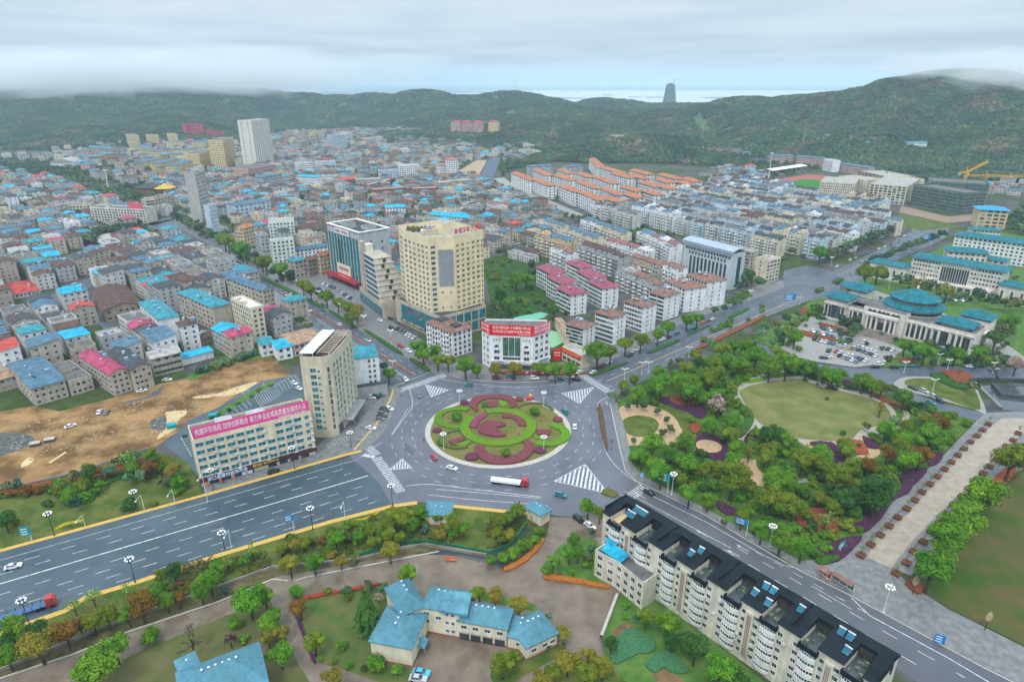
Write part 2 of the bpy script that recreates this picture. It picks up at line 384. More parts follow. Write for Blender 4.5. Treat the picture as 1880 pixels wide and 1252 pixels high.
soil=mat('bare_soil',(.16,.10,.05),var=.3,scale=.3)
RC,RR=(-6.0,250.0),31.6
def circ(c,r,n=64,a0=0.0,a1=2*pi):return[(c[0]+r*cos(a0+(a1-a0)*k/n),c[1]+r*sin(a0+(a1-a0)*k/n))for k in range(n)]
ROADS={'west_boulevard':([(-420,1135),(0,1012),(375,912),(664,832),(700,858),(735,905),(770,921),(721,926),(606,955),(500,986),(399,1016),(250,1065),(183,1085),(157,1093),(120,1117),(74,1133),(37,1146),(0,1158),(-420,1290)],asphd,.030),'north_avenue':([(716,712),(583,605),(511,541),(440,498),(332,445),(262,413),(316,414),(452,488),(562,549),(671,613),(792,684),(815,692),(770,712)],asph,.031),'north_east_road':([(1062,688),(1139,653),(1246,597),(1315,570),(1400,544),(1441,528),(1436,515),(1440,497),(1480,487),(1529,498),(1600,465),(1675,424),(1672,414),(1745,418),(1733,440),(1630,485),(1570,520),(1530,545),(1486,552),(1400,584),(1357,608),(1272,642),(1192,693),(1128,727),(1090,722)],asph,.032),'south_east_road':([(1105,905),(1146,866),(1168,884),(1208,903),(1298,948),(1380,997),(1428,1022),(1468,1048),(1510,1069),(1563,1095),(1619,1125),(1726,1183),(1805,1226),(1900,1275),(2060,1360),(1860,1390),(1700,1262),(1480,1120),(1300,1010),(1112,930)],asph2,.033),'roundabout_road':([(640,832),(672,800),(700,765),(722,725),(742,708),(800,688),(870,697),(960,701),(1062,692),(1115,705),(1128,730),(1136,790),(1150,850),(1160,880),(1110,935),(1060,948),(1010,945),(940,939),(830,928),(770,922),(725,928),(690,880)],asphr,.036),'curved_park_road':([(1372,640),(1400,632),(1440,655),(1500,668),(1570,676),(1640,676),(1760,672),(1880,676),(2100,690),(2100,716),(1880,700),(1760,694),(1680,693),(1645,700),(1655,712),(1720,738),(1812,760),(1796,772),(1700,745),(1620,712),(1560,692),(1470,680)],asph,.034),'old_town_lane':([(0,590),(60,560),(105,535),(150,520),(185,495),(198,500),(160,530),(190,580),(250,640),(235,645),(170,585),(140,540),(80,565),(0,610)],asph,.030),'plaza_street':([(120,470),(190,440),(262,420),(300,400),(330,400),(316,414),(262,413),(240,430),(200,455),(140,490)],asph,.029),'estate_road':([(905,328),(930,345),(985,372),(1045,398),(1075,396),(1010,368),(950,345),(925,326)],pavel,.031),'far_road':([(880,330),(905,330),(918,290),(905,288),(892,300)],mat('blue_asphalt',(.07,.095,.13),rough=.5),.030),}
for k,(pts,m,z)in ROADS.items():
 nm='road' if k!='roundabout_road' else 'roundabout_road'
 sheet(nm,pts,z,m,sm=5 if k in('curved_park_road','roundabout_road')else 0);markpx(pts,3)
def dash(b,p,q,on,off,w,z=.045,a=0.0):
 p,q=np.array(P(*p)[:2]),np.array(P(*q)[:2]);d=q-p;L=np.linalg.norm(d);d/=L;n=np.array([-d[1],d[0]])*w/2;s=a
 while s<L:
  e=min(s+on,L);A,B=p+d*s,p+d*e
  b.poly([(*(A-n),z),(*(B-n),z),(*(B+n),z),(*(A+n),z)]);s+=on+off
def line(b,pts,w,z=.045,sm=0):
 if sm:pts=smooth(pts,sm)
 for p,q in zip(pts[:-1],pts[1:]):dash(b,p,q,1e9,1,w,z)
def lerp(p,q,t):return(p[0]+(q[0]-p[0])*t,p[1]+(q[1]-p[1])*t)
MK=MB();YK=MB();LZ=.052
n0,n1=P(0,1021),P(655,838);s0,s1=P(0,1150),P(735,918)
def across(t,f):
 a=[n0[i]+(n1[i]-n0[i])*t for i in(0,1)];b_=[s0[i]+(s1[i]-s0[i])*t for i in(0,1)]
 return proj(a[0]+(b_[0]-a[0])*f,a[1]+(b_[1]-a[1])*f,0)
for f in(.17,.29,.58,.69,.80,.90):dash(MK,across(-.4,f),across(.94,f),4,5.8,.22,LZ,a=f*23%7)
for f in(.065,):line(MK,[across(-.4,f),across(1,f)],.2,LZ)
line(MK,[across(-.4,.425),across(.98,.425)],.5,LZ)
def lane_set(L0,L1,R0,R1,fr,on=4,off=6,w=.2):
 for f in fr:dash(MK,lerp(L0,R0,f),lerp(L1,R1,f),on,off,w,LZ,a=f*31%6)
lane_set((722,705),(345,449),(790,684),(420,470),(.25,.38,.68,.84))
for L0,L1 in(((752,697),(392,462)),):line(MK,[L0,L1],.3,LZ)
line(YK,[(1113,700.5),(1400,575.5),(1475,545)],.35,LZ);line(YK,[(1545,503),(1720,428)],.35,LZ)
lane_set((1090,694),(1440,535),(1125,726),(1486,549),(.2,.62,.8))
lane_set((1530,500),(1690,424),(1560,520),(1730,434),(.25,.75))
for o in(.30,.52):line(MK,[lerp((1130,915),(1160,888),o),lerp((1300,1015),(1380,997),o)],.22,LZ)
line(MK,[(1172,898),(1300,960),(1400,1018),(1440,1038),(1480,1046)],.25,LZ);line(MK,[(1563,1097),(1597,1130),(1740,1207),(1880,1290)],.3,LZ)
line(MK,[(1490,1075),(1563,1118)],.18,LZ)
for f in(.33,.62):dash(MK,lerp((1300,1012),(1385,1000),f),lerp((1660,1240),(1840,1246),f),4,5,.2,LZ)
dash(MK,(1386,1012),(1600,1130),3,3.4,.2,LZ)
for x,y,dx,dy in((1185,915,-1,-.55),(1203,905,-1,-.55),(1300,985,-1,-.55),(1358,1022,-1,-.55),(1375,1012,-1,-.55),(1346,1030,-1,-.55),(1113,735,.2,1)):
 p=np.array(P(x,y)[:2]);q=np.array(P(x+dx*20,y+dy*20)[:2]);d=(q-p)/np.linalg.norm(q-p);n=np.array([-d[1],d[0]])
 MK.poly([(*(p-n*.12),LZ),(*(p+d*3-n*.12),LZ),(*(p+d*3+n*.12),LZ),(*(p+n*.12),LZ)])
 MK.poly([(*(p+d*3-n*.5),LZ),(*(p+d*4.6),LZ),(*(p+d*3+n*.5),LZ)])
for r,on,off in((37,2.6,4.2),(41.5,2.6,4.2),(46,2.6,4.2)):
 n=int(2*pi*r/(on+off))
 for k in range(n):
  a0=2*pi*k/n;a1=a0+on/r;am=(a0+a1)/2
  if r>45 and not(radians(20)<am<radians(70)or radians(100)<am<radians(160)or radians(195)<am<radians(340)):continue
  MK.poly([(RC[0]+q*cos(a),RC[1]+q*sin(a),LZ)for q,a in((r-.1,a0),(r+.1,a0),(r+.1,a1),(r-.1,a1))][::-1])
line(MK,smooth([(1138,722),(1103,735),(1098,750),(1108,780),(1108,815),(1122,845),(1150,872),(1178,890)],5),.25,LZ)
line(MK,smooth([(752,715),(757,745),(740,770),(724,792),(716,803)],5),.25,LZ);line(MK,[(749,750),(716,803)],.22,LZ)
line(MK,smooth([(808,695),(860,704),(960,711),(1060,702)],5),.25,LZ)
line(MK,[(700,812),(660,840)],.25,LZ)
line(MK,smooth([(745,892),(790,889),(860,897),(990,912)],5),.3,LZ);line(MK,smooth([(800,898),(900,906),(985,914),(990,911)],5),.25,LZ);line(MK,smooth([(785,908),(870,917),(960,924),(1000,927)],5),.25,LZ)
line(MK,[(1146,935),(1158,920),(1170,909)],.3,LZ);line(MK,[(716,712),(790,683)],.3,.049)
PT=[MB(),MB()]
rng=np.random.default_rng(12)
for k in range(46):
 if k<22:x,y=proj(RC[0]+41*cos(k*.9),RC[1]+(36+k%11)*sin(k*.9),0);dx,dy=rng.uniform(2,9),rng.uniform(.6,2.5);an=k*.9+pi/2
 elif k<36:q=across(rng.uniform(-.1,.9),rng.uniform(.1,.9));x,y=q;dx,dy=rng.uniform(3,16),rng.uniform(.5,2.2);an=atan2(n1[1]-n0[1],n1[0]-n0[0])
 else:x,y=lerp((1180,905),(1780,1225),rng.random());dx,dy=rng.uniform(2,8),rng.uniform(.5,2);an=radians(-37)
 c=P(x,y);ca,sa=cos(an),sin(an);PT[k%2].poly([(c[0]+u*ca-v*sa,c[1]+u*sa+v*ca,.0395+k*.00026)for u,v in((-dx/2,-dy/2),(dx/2,-dy/2),(dx/2,dy/2),(-dx/2,dy/2))])
PT[0].v+=[]
for q in PT:q.build('road_patch',asph,kind='structure')
MK.build('lane_marking',paint,kind='structure');YK.build('centre_line',ypaint,kind='structure')
def crosswalk(a,b_,c,n):
 "zebra: a-b one end across the walking direction ... stripes along a->c"
 m=MB()
 for k in range(n):
  t0,t1=(k+.1)/n,(k+.55)/n
  p0,p1=lerp(a,b_,t0),lerp(a,b_,t1);q=(c[0]-a[0],c[1]-a[1])
  w=gp([p0,p1,(p1[0]+q[0],p1[1]+q[1]),(p0[0]+q[0],p0[1]+q[1])]);w=[(x,y,LZ)for x,y,z in w]
  s=sum(w[i-1][0]*w[i][1]-w[i][0]*w[i-1][1]for i in range(4));m.poly(w if s>0 else w[::-1])
 m.build('crosswalk',paint,kind='structure')
crosswalk((722,717),(815,685),(729,723),26);crosswalk((1060,689),(1112,722),(1074,686),17)
crosswalk((664,838),(675,829),(684,842),1);crosswalk((666,822),(682,838),(684,818),7);crosswalk((682,842),(728,906),(700,838),24)
crosswalk((1136,917),(1176,888),(1152,927),12)
def chevron(tri,n,m=None):
 b=MB();A,B_,C_=[np.array(P(*p)[:2])for p in tri]
 for k in range(n):
  t0,t1=(k+.2)/n,(k+.72)/n
  p0,p1=A+(B_-A)*t0,A+(B_-A)*t1
  d=C_-(A+B_)/2
  s=lambda t:min(t,1-t)*2
  q0,q1=p0+d*s(t0),p1+d*s(t1)
  w=[(*p0,LZ),(*p1,LZ),(*q1,LZ),(*q0,LZ)]
  sg=sum(w[i-1][0]*w[i][1]-w[i][0]*w[i-1][1]for i in range(4));b.poly(w if sg>0 else w[::-1])
 for p,q in((A,B_),(B_,C_),(C_,A)):
  d=(q-p)/np.linalg.norm(q-p);n_=np.array([-d[1],d[0]])*.14
  b.poly([(*(p-n_),LZ+.004),(*(q-n_),LZ+.004),(*(q+n_),LZ+.004),(*(p+n_),LZ+.004)])
 b.build('hatched_marking',paint,kind='structure')
chevron([(1017,883),(1117,906),(1074,852)],13);chevron([(781,706),(824,716),(792,729)],9);chevron([(1031,722),(1090,711),(1064,741)],12);chevron([(716,862),(756,859),(738,842)],8)
# ================================================================ GROUND ZONES
def Z(x0,y0,k=3.76):return lambda pts:[(x0+x/k,y0+y/k)for x,y in pts]
zI=Z(770,710,6.26);zA=Z(1080,680);zB=Z(1380,680);zL=Z(0,680);zBL=Z(0,919);zBM=Z(500,919);zBR=Z(1000,919);zR=Z(1380,919);zN=Z(450,400);zE=Z(900,400);zG=Z(1380,400)
shrubg=mat('green_shrub',(.035,.10,.015),var=.45,scale=2.2,rnd=.12);shrubl=mat('lime_shrub',(.07,.17,.010),var=.35,scale=2.0,rnd=.1,col2=(.14,.26,.018))
rose=mat('rose_shrub',(.12,.032,.040),var=.4,scale=2.4,col2=(.22,.072,.078));purp=mat('purple_shrub',(.045,.016,.040),var=.4,scale=2.2,col2=(.085,.03,.065))
redb=mat('red_brown_shrub',(.14,.045,.022),var=.4,scale=2.0,col2=(.27,.085,.035));olive=mat('olive_shrub',(.085,.09,.022),var=.4,scale=1.5,col2=(.15,.14,.04))
dirt=mat('ochre_dirt',(.125,.070,.028),var=.3,scale=.075,col2=(.34,.205,.088),thr=(.40,.60),detail=10,bump=.4,bscale=.8)
puddle=mat('muddy_puddle',(.52,.38,.18),rough=.3,var=.12,scale=.2,spec=.5)
gravel=mat('grey_gravel',(.10,.105,.10),var=.4,scale=.5)
tile=mat('tan_tile',(.42,.29,.17),var=.2,scale=.9);ptile=mat('plaza_tile',(.27,.222,.165),rough=.45,var=.22,scale=.35,rvar=.15,spec=.4,col2=(.37,.315,.248));path=mat('path_stone',(.33,.30,.26),var=.2,scale=.8)
lawnw=mat('patchy_lawn',(.045,.085,.012),var=.4,scale=.055,thr=(.4,.62),col2=(.11,.082,.036),detail=8)
markpx([(-300,930),(270,825),(545,680),(740,705),(1060,688),(1180,700),(1372,632),(1440,655),(1560,640),(1650,690),(1880,700),(2200,900),(2200,1500),(-300,1500)])
sheet('pavement',[(316,412),(330,386),(470,436),(560,478),(690,552),(720,590),(800,640),(865,668),(870,697),(800,688),(671,613),(562,549),(452,488)],.02,pave)
sheet('pavement',[(815,692),(830,678),(880,668),(1000,668),(1062,660),(1130,634),(1230,588),(1330,553),(1400,520),(1436,515),(1441,528),(1400,544),(1315,570),(1246,597),(1139,653),(1062,689),(960,700),(870,698)],.021,pave)
sheet('pavement',[(370,880),(580,820),(640,770),(690,715),(716,708),(738,714),(725,752),(704,795),(668,828),(645,834),(378,912)],.10,pave)
sheet('pavement',[(700,600),(583,590),(511,541),(440,498),(430,500),(500,555),(560,640),(690,720),(716,712)],.018,pave)
sheet('sidewalk',[(1120,740),(1132,738),(1151,800),(1160,850),(1179,873),(1210,890),(1300,936),(1385,983),(1470,1030),(1545,1023),(1640,1045),(1665,1068),(1692,1088),(1740,1118),(1880,1188),(2060,1280),(2060,1350),(1900,1272),(1805,1223),(1726,1180),(1619,1122),(1563,1092),(1510,1066),(1468,1045),(1428,1019),(1380,994),(1298,945),(1208,900),(1168,881),(1148,862),(1136,815)],.12,pave,th=.1)
ribbon('kerb',[(1120,741),(1136,816),(1148,864),(1168,883),(1208,902),(1298,947),(1380,996),(1468,1047),(1563,1094),(1619,1124),(1726,1182),(1805,1225),(2000,1322)],.35,.15,kerbm,th=.15,sm=0)
ribbon('tactile_strip',[(-300,1085),(0,1011),(100,984),(375,909),(645,832),(664,828)],1.7,.13,ytile,th=.1,sm=0)
ribbon('tactile_strip',[(-300,1245),(0,1163),(37,1150),(74,1137),(120,1121),(157,1097),(183,1089),(250,1069),(399,1020),(500,990),(606,958),(721,929),(766,923)],1.9,.13,ytile,th=.1,sm=0)
ribbon('tactile_strip',[(830,929),(939,940),(1000,945)],1.7,.13,ytile,th=.1,sm=0)
ribbon('tactile_strip',[(722,716),(716,735),(690,780),(650,826)],.7,.125,ypaint,sm=0)
b=MB();a_,c_=circ(RC,RR,72),circ(RC,RR-2.3,72)
for k in range(72):
 q=(k+1)%72
 b.poly([(*a_[k],.24),(*a_[q],.24),(*c_[q],.3),(*c_[k],.3)]);b.poly([(*a_[k],0),(*a_[q],0),(*a_[q],.24),(*a_[k],.24)])
b.build('island_kerb',kerbm,kind='structure')
b=MB();b.poly([(x,y,.28)for x,y in circ(RC,RR-2.3,72)]);b.build('island_soil',mat('island_grass',(.17,.145,.05),var=.35,scale=.5,col2=(.14,.15,.035)),kind='structure')
sheet('park_lawn',[(1132,738),(1180,714),(1300,653),(1372,632),(1440,662),(1500,682),(1560,698),(1640,728),(1790,772),(1545,1023),(1500,1035),(1470,1030),(1385,983),(1300,936),(1210,890),(1179,873),(1160,850),(1151,800)],.05,mat('park_grass',(.040,.105,.016),var=.4,scale=.12,col2=(.10,.17,.026)))
sheet('great_lawn_path',[(1354,728),(1352,712),(1368,700),(1400,697),(1470,690),(1496,700),(1544,713),(1592,724),(1626,738),(1645,760),(1636,781),(1606,790),(1590,800),(1566,814),(1530,817),(1466,812),(1440,799),(1392,786)],.065,path,sm=4)
sheet('great_lawn',[(1360,728),(1364,714),(1404,702),(1470,695),(1492,704),(1540,717),(1587,728),(1619,741),(1635,760),(1627,778),(1582,789),(1561,808),(1529,810),(1468,805),(1444,794),(1396,778)],.09,lawn2,sm=4)
ribbon('park_path',[(1322,700),(1340,704),(1354,712),(1356,724),(1349,732),(1368,744),(1384,762),(1378,784),(1362,808)],2.6,.075,path)
ribbon('park_path',[(1370,700),(1420,684),(1475,684),(1520,702),(1580,720),(1640,740)],2.2,.07,path)
ribbon('park_path',[(1478,812),(1500,822),(1560,846),(1590,838),(1604,826),(1584,800)],4.6,.072,tile);ribbon('park_path',[(1584,800),(1622,790),(1652,780),(1665,762),(1655,748)],2.2,.074,path)
ribbon('park_path',[(1373,842),(1376,858),(1392,878),(1388,890)],6,.072,tile);ribbon('park_path',[(1390,880),(1440,885),(1490,880),(1530,868)],2.2,.074,path)
sheet('tile_court',zA([(222,250),(400,238),(520,275),(620,335),(655,400),(610,490),(560,515),(450,500),(280,520),(255,440),(235,340)]),.07,tile,sm=3)
sheet('court_lawn',zA([(240,345),(290,318),(370,312),(450,330),(488,370),(470,420),(420,450),(340,458),(275,440),(245,395)]),.10,lawn,sm=3)
sheet('olive_lawn',zA([(500,250),(590,270),(700,300),(760,340),(760,400),(680,430),(640,400),(600,330)]),.08,lawn,sm=3)
sheet('plaza',[(1545,1023),(1619,946),(1646,911),(1731,837),(1792,773),(1812,758),(1880,755),(1990,770),(1990,800),(1860,870),(1760,960),(1672,1057),(1640,1045)],.11,pave)
sheet('plaza_carpet',[(1592,1024),(1609,988),(1667,943),(1688,919),(1726,877),(1773,824),(1816,786),(1840,768),(1905,768),(1880,795),(1832,829),(1773,900),(1720,945),(1672,996),(1636,1043)],.125,ptile)
sheet('lawn',[(1690,1080),(1740,1115),(1880,1186),(2100,1290),(2300,1100),(2100,880),(1880,868),(1830,900),(1740,1000)],.13,lawnw)
sheet('government_grounds',[(1382,626),(1490,552),(1560,520),(1650,490),(1760,440),(1880,420),(2000,440),(2100,690),(1880,673),(1760,669),(1640,673),(1500,665),(1440,652),(1400,630)],.022,lawng)
sheet('car_park',[(1432,640),(1450,610),(1490,580),(1530,590),(1600,620),(1660,640),(1630,666),(1570,674),(1500,664),(1450,652)],.035,pavel)
sheet('service_road',[(1545,540),(1570,520),(1640,545),(1720,570),(1790,600),(1860,640),(1880,655),(1880,672),(1840,672),(1820,640),(1760,605),(1640,560)],.035,pavel)
sheet('triangle_path',[(1640,706),(1662,692),(1720,692),(1780,696),(1812,760),(1790,752),(1720,732),(1660,716)],.06,pavel,sm=3)
sheet('triangle_lawn',[(1660,703),(1676,695),(1730,696),(1778,700),(1800,752),(1740,734),(1680,716)],.075,lawn,sm=3)
b=MB();wp=gp([(1790,704),(1815,706),(1990,712),(1990,760),(1838,752)]);b.poly([(x,y,.045)for x,y,z in wp][::-1]);b.build('pond',mat('pond_water',(.05,.065,.075),rough=.08,var=.1,scale=.05,spec=.5),kind='structure')
ribbon('pond_wall',[(1790,704),(1838,751)],.8,1.0,pavel,sm=0,th=1);ribbon('pond_wall',[(1780,702),(1815,700),(1990,706)],1.2,2.0,mat('dark_stone',(.06,.065,.07),var=.4,scale=.4),sm=0,th=2)
ribbon('pond_wall',[(1822,708),(1838,728),(1880,732),(1990,736)],1.6,1.6,MATS['dark_stone'],sm=0,th=1.6)
sheet('dirt_lot',[(-160,800),(-80,770),(60,745),(110,755),(190,735),(290,705),(350,692),(420,668),(500,655),(535,690),(478,702),(320,797),(290,818),(180,857),(90,882),(0,905),(-160,945)],.015,dirt)
sheet('puddle',zL([(1330,190),(1380,172),(1500,160),(1620,118),(1770,78),(1740,122),(1600,172),(1480,180),(1400,192)]),.03,puddle,sm=3);sheet('puddle',zL([(1140,290),(1200,280),(1285,276),(1282,305),(1230,345),(1222,400),(1150,440),(1085,478),(1100,440),(1145,400),(1150,330)]),.03,puddle,sm=3)
sheet('puddle',zL([(150,640),(200,600),(235,612),(200,650),(150,668)]),.03,puddle,sm=3);sheet('puddle',zL([(330,635),(450,560),(460,566),(350,640)]),.03,puddle)
sheet('gravel_patch',zL([(-60,440),(0,430),(130,428),(220,455),(232,490),(150,540),(50,575),(-60,590)]),.028,gravel,sm=3);sheet('gravel_patch',zL([(1040,345),(1160,310),(1165,330),(1140,400),(1060,412)]),.027,gravel,sm=3);sheet('gravel_patch',zL([(820,225),(1000,185),(1130,100),(1110,160),(1000,200),(850,235)]),.027,gravel)
sheet('green_bank',[(345,690),(380,668),(460,635),(480,632),(500,655),(420,668),(350,700)],.03,lawng)
sheet('garden_lawn',[(-260,990),(0,908),(90,885),(270,828),(300,832),(345,847),(372,905),(0,1008),(-260,1078)],.05,lawn)
sheet('parking_lot',[(298,815),(322,797),(345,772),(400,748),(478,700),(545,688),(575,720),(575,770),(380,850),(366,880),(345,850)],.04,asphd)
sheet('parking_verge',zL([(1420,330),(1560,250),(1760,130),(1880,70),(1900,90),(1780,160),(1600,270),(1460,350)]),.06,lawng)
b=MB()
for(a0,a1,d,n)in(((332,803),(352,838),(14,-5),7),((412,755),(452,733),(10,12),5),((466,727),(500,707),(14,20),9),((505,706),(540,688),(10,16),6)):
 for k in range(n+1):
  p=lerp(a0,a1,k/n);line(b,[p,(p[0]+d[0],p[1]+d[1])],.16,.05)
 line(b,[a0,a1],.16,.05)
for k in range(12):
 p=lerp((668,800),(712,738),k/11);line(b,[p,(p[0]+11,p[1]+2)],.16,.13)
for k in range(7):
 p=lerp((598,815),(632,800),k/6);line(b,[p,(p[0]+8,p[1]+9)],.16,.13)
b.build('parking_lines',paint,kind='structure')
sheet('campus_drive',[(-200,1330),(-200,1300),(0,1240),(133,1199),(239,1156),(399,1103),(500,1061),(640,1012),(893,1022),(925,1048),(952,1034),(1004,985),(1010,948),(1065,952),(1105,935),(1140,1085),(1100,1172),(1110,1206),(1170,1262),(1200,1330),(700,1340)],.025,conc)
sheet('verge',[(-200,1300),(0,1232),(80,1200),(160,1165),(266,1125),(346,1099),(425,1069),(500,1042),(660,1026),(739,1005),(782,1000),(893,1020),(880,1032),(806,1010),(660,1032),(500,1060),(399,1102),(239,1155),(133,1198),(-200,1310)],.05,mat('brown_verge',(.10,.085,.035),var=.35,scale=.3))
sheet('strip_lawn',[(-200,1230),(37,1150),(74,1137),(120,1121),(157,1097),(250,1069),(399,1020),(500,990),(606,958),(721,929),(770,924),(830,930),(939,941),(1000,946),(968,968),(893,1019),(782,999),(739,1004),(660,1025),(500,1041),(425,1068),(346,1098),(266,1124),(160,1164),(80,1199),(-200,1290)],.06,lawn)
sheet('ditch',[(806,1006),(895,1024),(968,967),(974,970),(900,1034),(806,1012)],.065,mat('ditch_water',(.05,.06,.06),rough=.15,var=.1,spec=.5))
sheet('campus_lawn',[(190,1235),(240,1203),(372,1147),(431,1124),(494,1097),(516,1150),(546,1215),(575,1262),(130,1290)],.07,mat('worn_lawn',(.075,.10,.025),var=.4,scale=.13,col2=(.13,.115,.05)))
sheet('campus_lawn',[(558,1102),(622,1089),(686,1076),(707,1084),(712,1113),(684,1174),(684,1201),(755,1225),(745,1262),(690,1250),(640,1232),(588,1217),(561,1164),(543,1126)],.07,mat('fir_lawn',(.045,.10,.022),var=.4,scale=.16,col2=(.125,.12,.04)))
sheet('campus_lawn',[(830,1088),(870,1082),(980,1108),(990,1124),(900,1105)],.07,lawng);sheet('campus_lawn',[(905,1200),(952,1209),(1005,1188),(1040,1180),(1035,1200),(957,1243),(915,1275),(900,1240)],.07,lawn)
sheet('campus_lawn',[(1030,1000),(1062,985),(1095,990),(1105,1010),(1100,1062),(1118,1072),(1000,1055),(990,1045)],.07,lawng);sheet('campus_lawn',[(990,1280),(1000,1222),(1060,1205),(1105,1215),(1165,1262),(1170,1300)],.07,lawn)
sheet('kitchen_garden',[(1136,1094),(1160,1080),(1240,1105),(1330,1190),(1450,1290),(1175,1290),(1112,1205),(1104,1176)],.06,lawng)
sheet('soil_patch',zBR([(470,900),(540,840),(620,860),(600,890),(560,940),(480,940)]),.08,soil);sheet('soil_patch',zBR([(740,1200),(820,1160),(940,1220),(990,1290),(800,1290)]),.08,soil)
ribbon('campus_kerb',[(-150,1292),(0,1245),(133,1201),(239,1158),(399,1105),(500,1063),(530,1066)],.5,.16,kerbm,sm=0,th=.12);ribbon('campus_kerb',[(540,1067),(560,1060),(806,1012)],.5,.16,kerbm,sm=0,th=.12)
for nm,pts,m,z in(('plaza_court',[(176,432),(200,428),(240,426),(252,434),(215,447),(180,446)],mat('pale_court',(.42,.37,.31),var=.12),.03),('running_track',Z(1380,100)([(88,912),(120,880),(250,850),(400,828),(530,842),(560,880),(530,945),(360,955),(200,945)]),mat('red_track',(.33,.11,.08),var=.15),.06),('football_field',Z(1380,100)([(130,903),(370,862),(490,872),(520,890),(480,936),(370,942)]),mat('field_green',(.03,.17,.02),var=.12,scale=.05),.08),('sports_court',zE([(160,690),(350,650),(400,665),(370,690),(180,740)]),mat('green_court',(.16,.42,.30),var=.1),.05),('sports_court',zE([(400,770),(510,800),(520,850),(430,900),(400,890)]),mat('green_court2',(.24,.46,.26),var=.1),.05),('field',[(1650,392),(1745,412),(1762,418),(1690,424),(1640,412)],lawn,.04),('building_site',[(1655,378),(1740,398),(1800,392),(1790,405),(1740,410),(1650,390)],mat('site_dirt',(.26,.19,.14),var=.2),.035),('brown_field',zE([(-60,300),(100,250),(220,330),(330,380),(350,460),(340,640),(160,690),(30,700)]),mat('school_grass',(.03,.075,.014),var=.4,scale=.2),.02),('cleared_land',Z(450,100)([(1480,800),(1600,730),(1670,730),(1650,770),(1600,860),(1460,830)]),mat('cleared_dirt',(.36,.27,.17),var=.2),.03),('fish_pond',Z(450,100)([(215,545),(350,530),(560,515),(560,530),(400,545),(230,555)]),water,.05),('hill_field',Z(900,100)([(590,480),(640,455),(790,470),(800,500),(700,540),(600,510)]),lawn,0)):
 if nm=='hill_field':continue
 sheet(nm,pts,z,m);markpx(pts)
# ================================================================ BUILDING KIT
WALL={k:mat('wall_'+k.replace(' ','_'),c,rough=.85,var=.14,scale=.22,streak=s,spec=.07)for k,c,s in(('white',(.74,.75,.76),.22),('off white',(.58,.58,.56),.3),('cream',(.66,.59,.44),.25),('pale grey',(.43,.44,.45),.3),('grey',(.40,.40,.39),.3),('stained concrete',(.46,.41,.34),.4),('beige',(.48,.42,.34),.32),('brown',(.33,.25,.19),.3),('yellow',(.72,.54,.24),.18),('pink',(.52,.33,.30),.22),('red brick',(.33,.12,.08),.2),('pale blue',(.48,.58,.66),.22),('pale green',(.60,.70,.62),.22),('orange',(.62,.26,.13),.2),('sand',(.60,.47,.27),.2),('stone',(.66,.61,.55),.22),('dark',(.09,.09,.095),.2))}
ROOF={k:mat('roof_'+k.replace(' ','_'),c,rough=r,var=.34,scale=.35,spec=.09,detail=9)for k,c,r in(('cyan',(.02,.33,.50),.5),('teal',(.035,.22,.27),.45),('slate blue',(.075,.15,.21),.55),('dark grey',(.058,.066,.072),.6),('grey',(.135,.135,.132),.7),('pale',(.34,.33,.31),.6),('brown',(.105,.062,.052),.7),('red',(.42,.06,.05),.55),('magenta',(.36,.06,.12),.55),('tan',(.33,.22,.15),.75),('orange',(.37,.155,.082),.8),('dusty rose',(.24,.11,.11),.75),('terracotta',(.21,.12,.095),.75),('white',(.66,.67,.67),.5),('campus blue',(.085,.225,.29),.5),('black',(.010,.016,.021),.6),('hall teal',(.012,.135,.165),.5))}
glass=mat('window_glass',(.030,.050,.060),rough=.12,var=.5,scale=.5,spec=.6)
glasst=mat('teal_glass',(.018,.145,.175),rough=.10,var=.45,scale=.4,spec=.6)
glassg=mat('green_glass',(.018,.10,.075),rough=.12,var=.4,scale=.4,spec=.6)
glassb=mat('blue_glass',(.02,.10,.20),rough=.12,var=.3,scale=.4,spec=.6)
shade=mat('brown_glass',(.16,.125,.075),rough=.2,var=.4,scale=.6,spec=.5)
curt=mat('curtained_glass',(.26,.26,.24),rough=.3,var=.4,scale=.8);frame=mat('window_frame',(.62,.63,.62),var=.1)
trimd=mat('dark_trim',(.05,.05,.052),var=.3);trimw=mat('white_trim',(.70,.69,.66),var=.12,streak=.2);steel=mat('steel',(.42,.43,.44),rough=.4,metal=.6,var=.1)
solar=mat('solar_panel',(.02,.10,.20),rough=.15,spec=.7,var=.3);tank=mat('water_tank',(.62,.64,.66),rough=.3,metal=.3)
LOOK={}
_wm={}
def win_mesh(w,h,g=None,f=None):
 k=(round(w,2),round(h,2),(g or glass).name,(f or frame).name)
 if k not in _wm:
  b=MB();f_=.09
  b.box((0,-.02,0),(w,.10,h),0)
  b.poly([(-w/2+f_,-.075,f_),(-.03,-.075,f_),(-.03,-.075,h-f_),(-w/2+f_,-.075,h-f_)],1)
  b.poly([(.03,-.075,f_),(w/2-f_,-.075,f_),(w/2-f_,-.075,h-f_),(.03,-.075,h-f_)],1)
  b.box((0,-.06,-.1),(w+.24,.22,.1),0)
  _wm[k]=b.mesh('window',[f or frame,g or glass])
 return _wm[k]
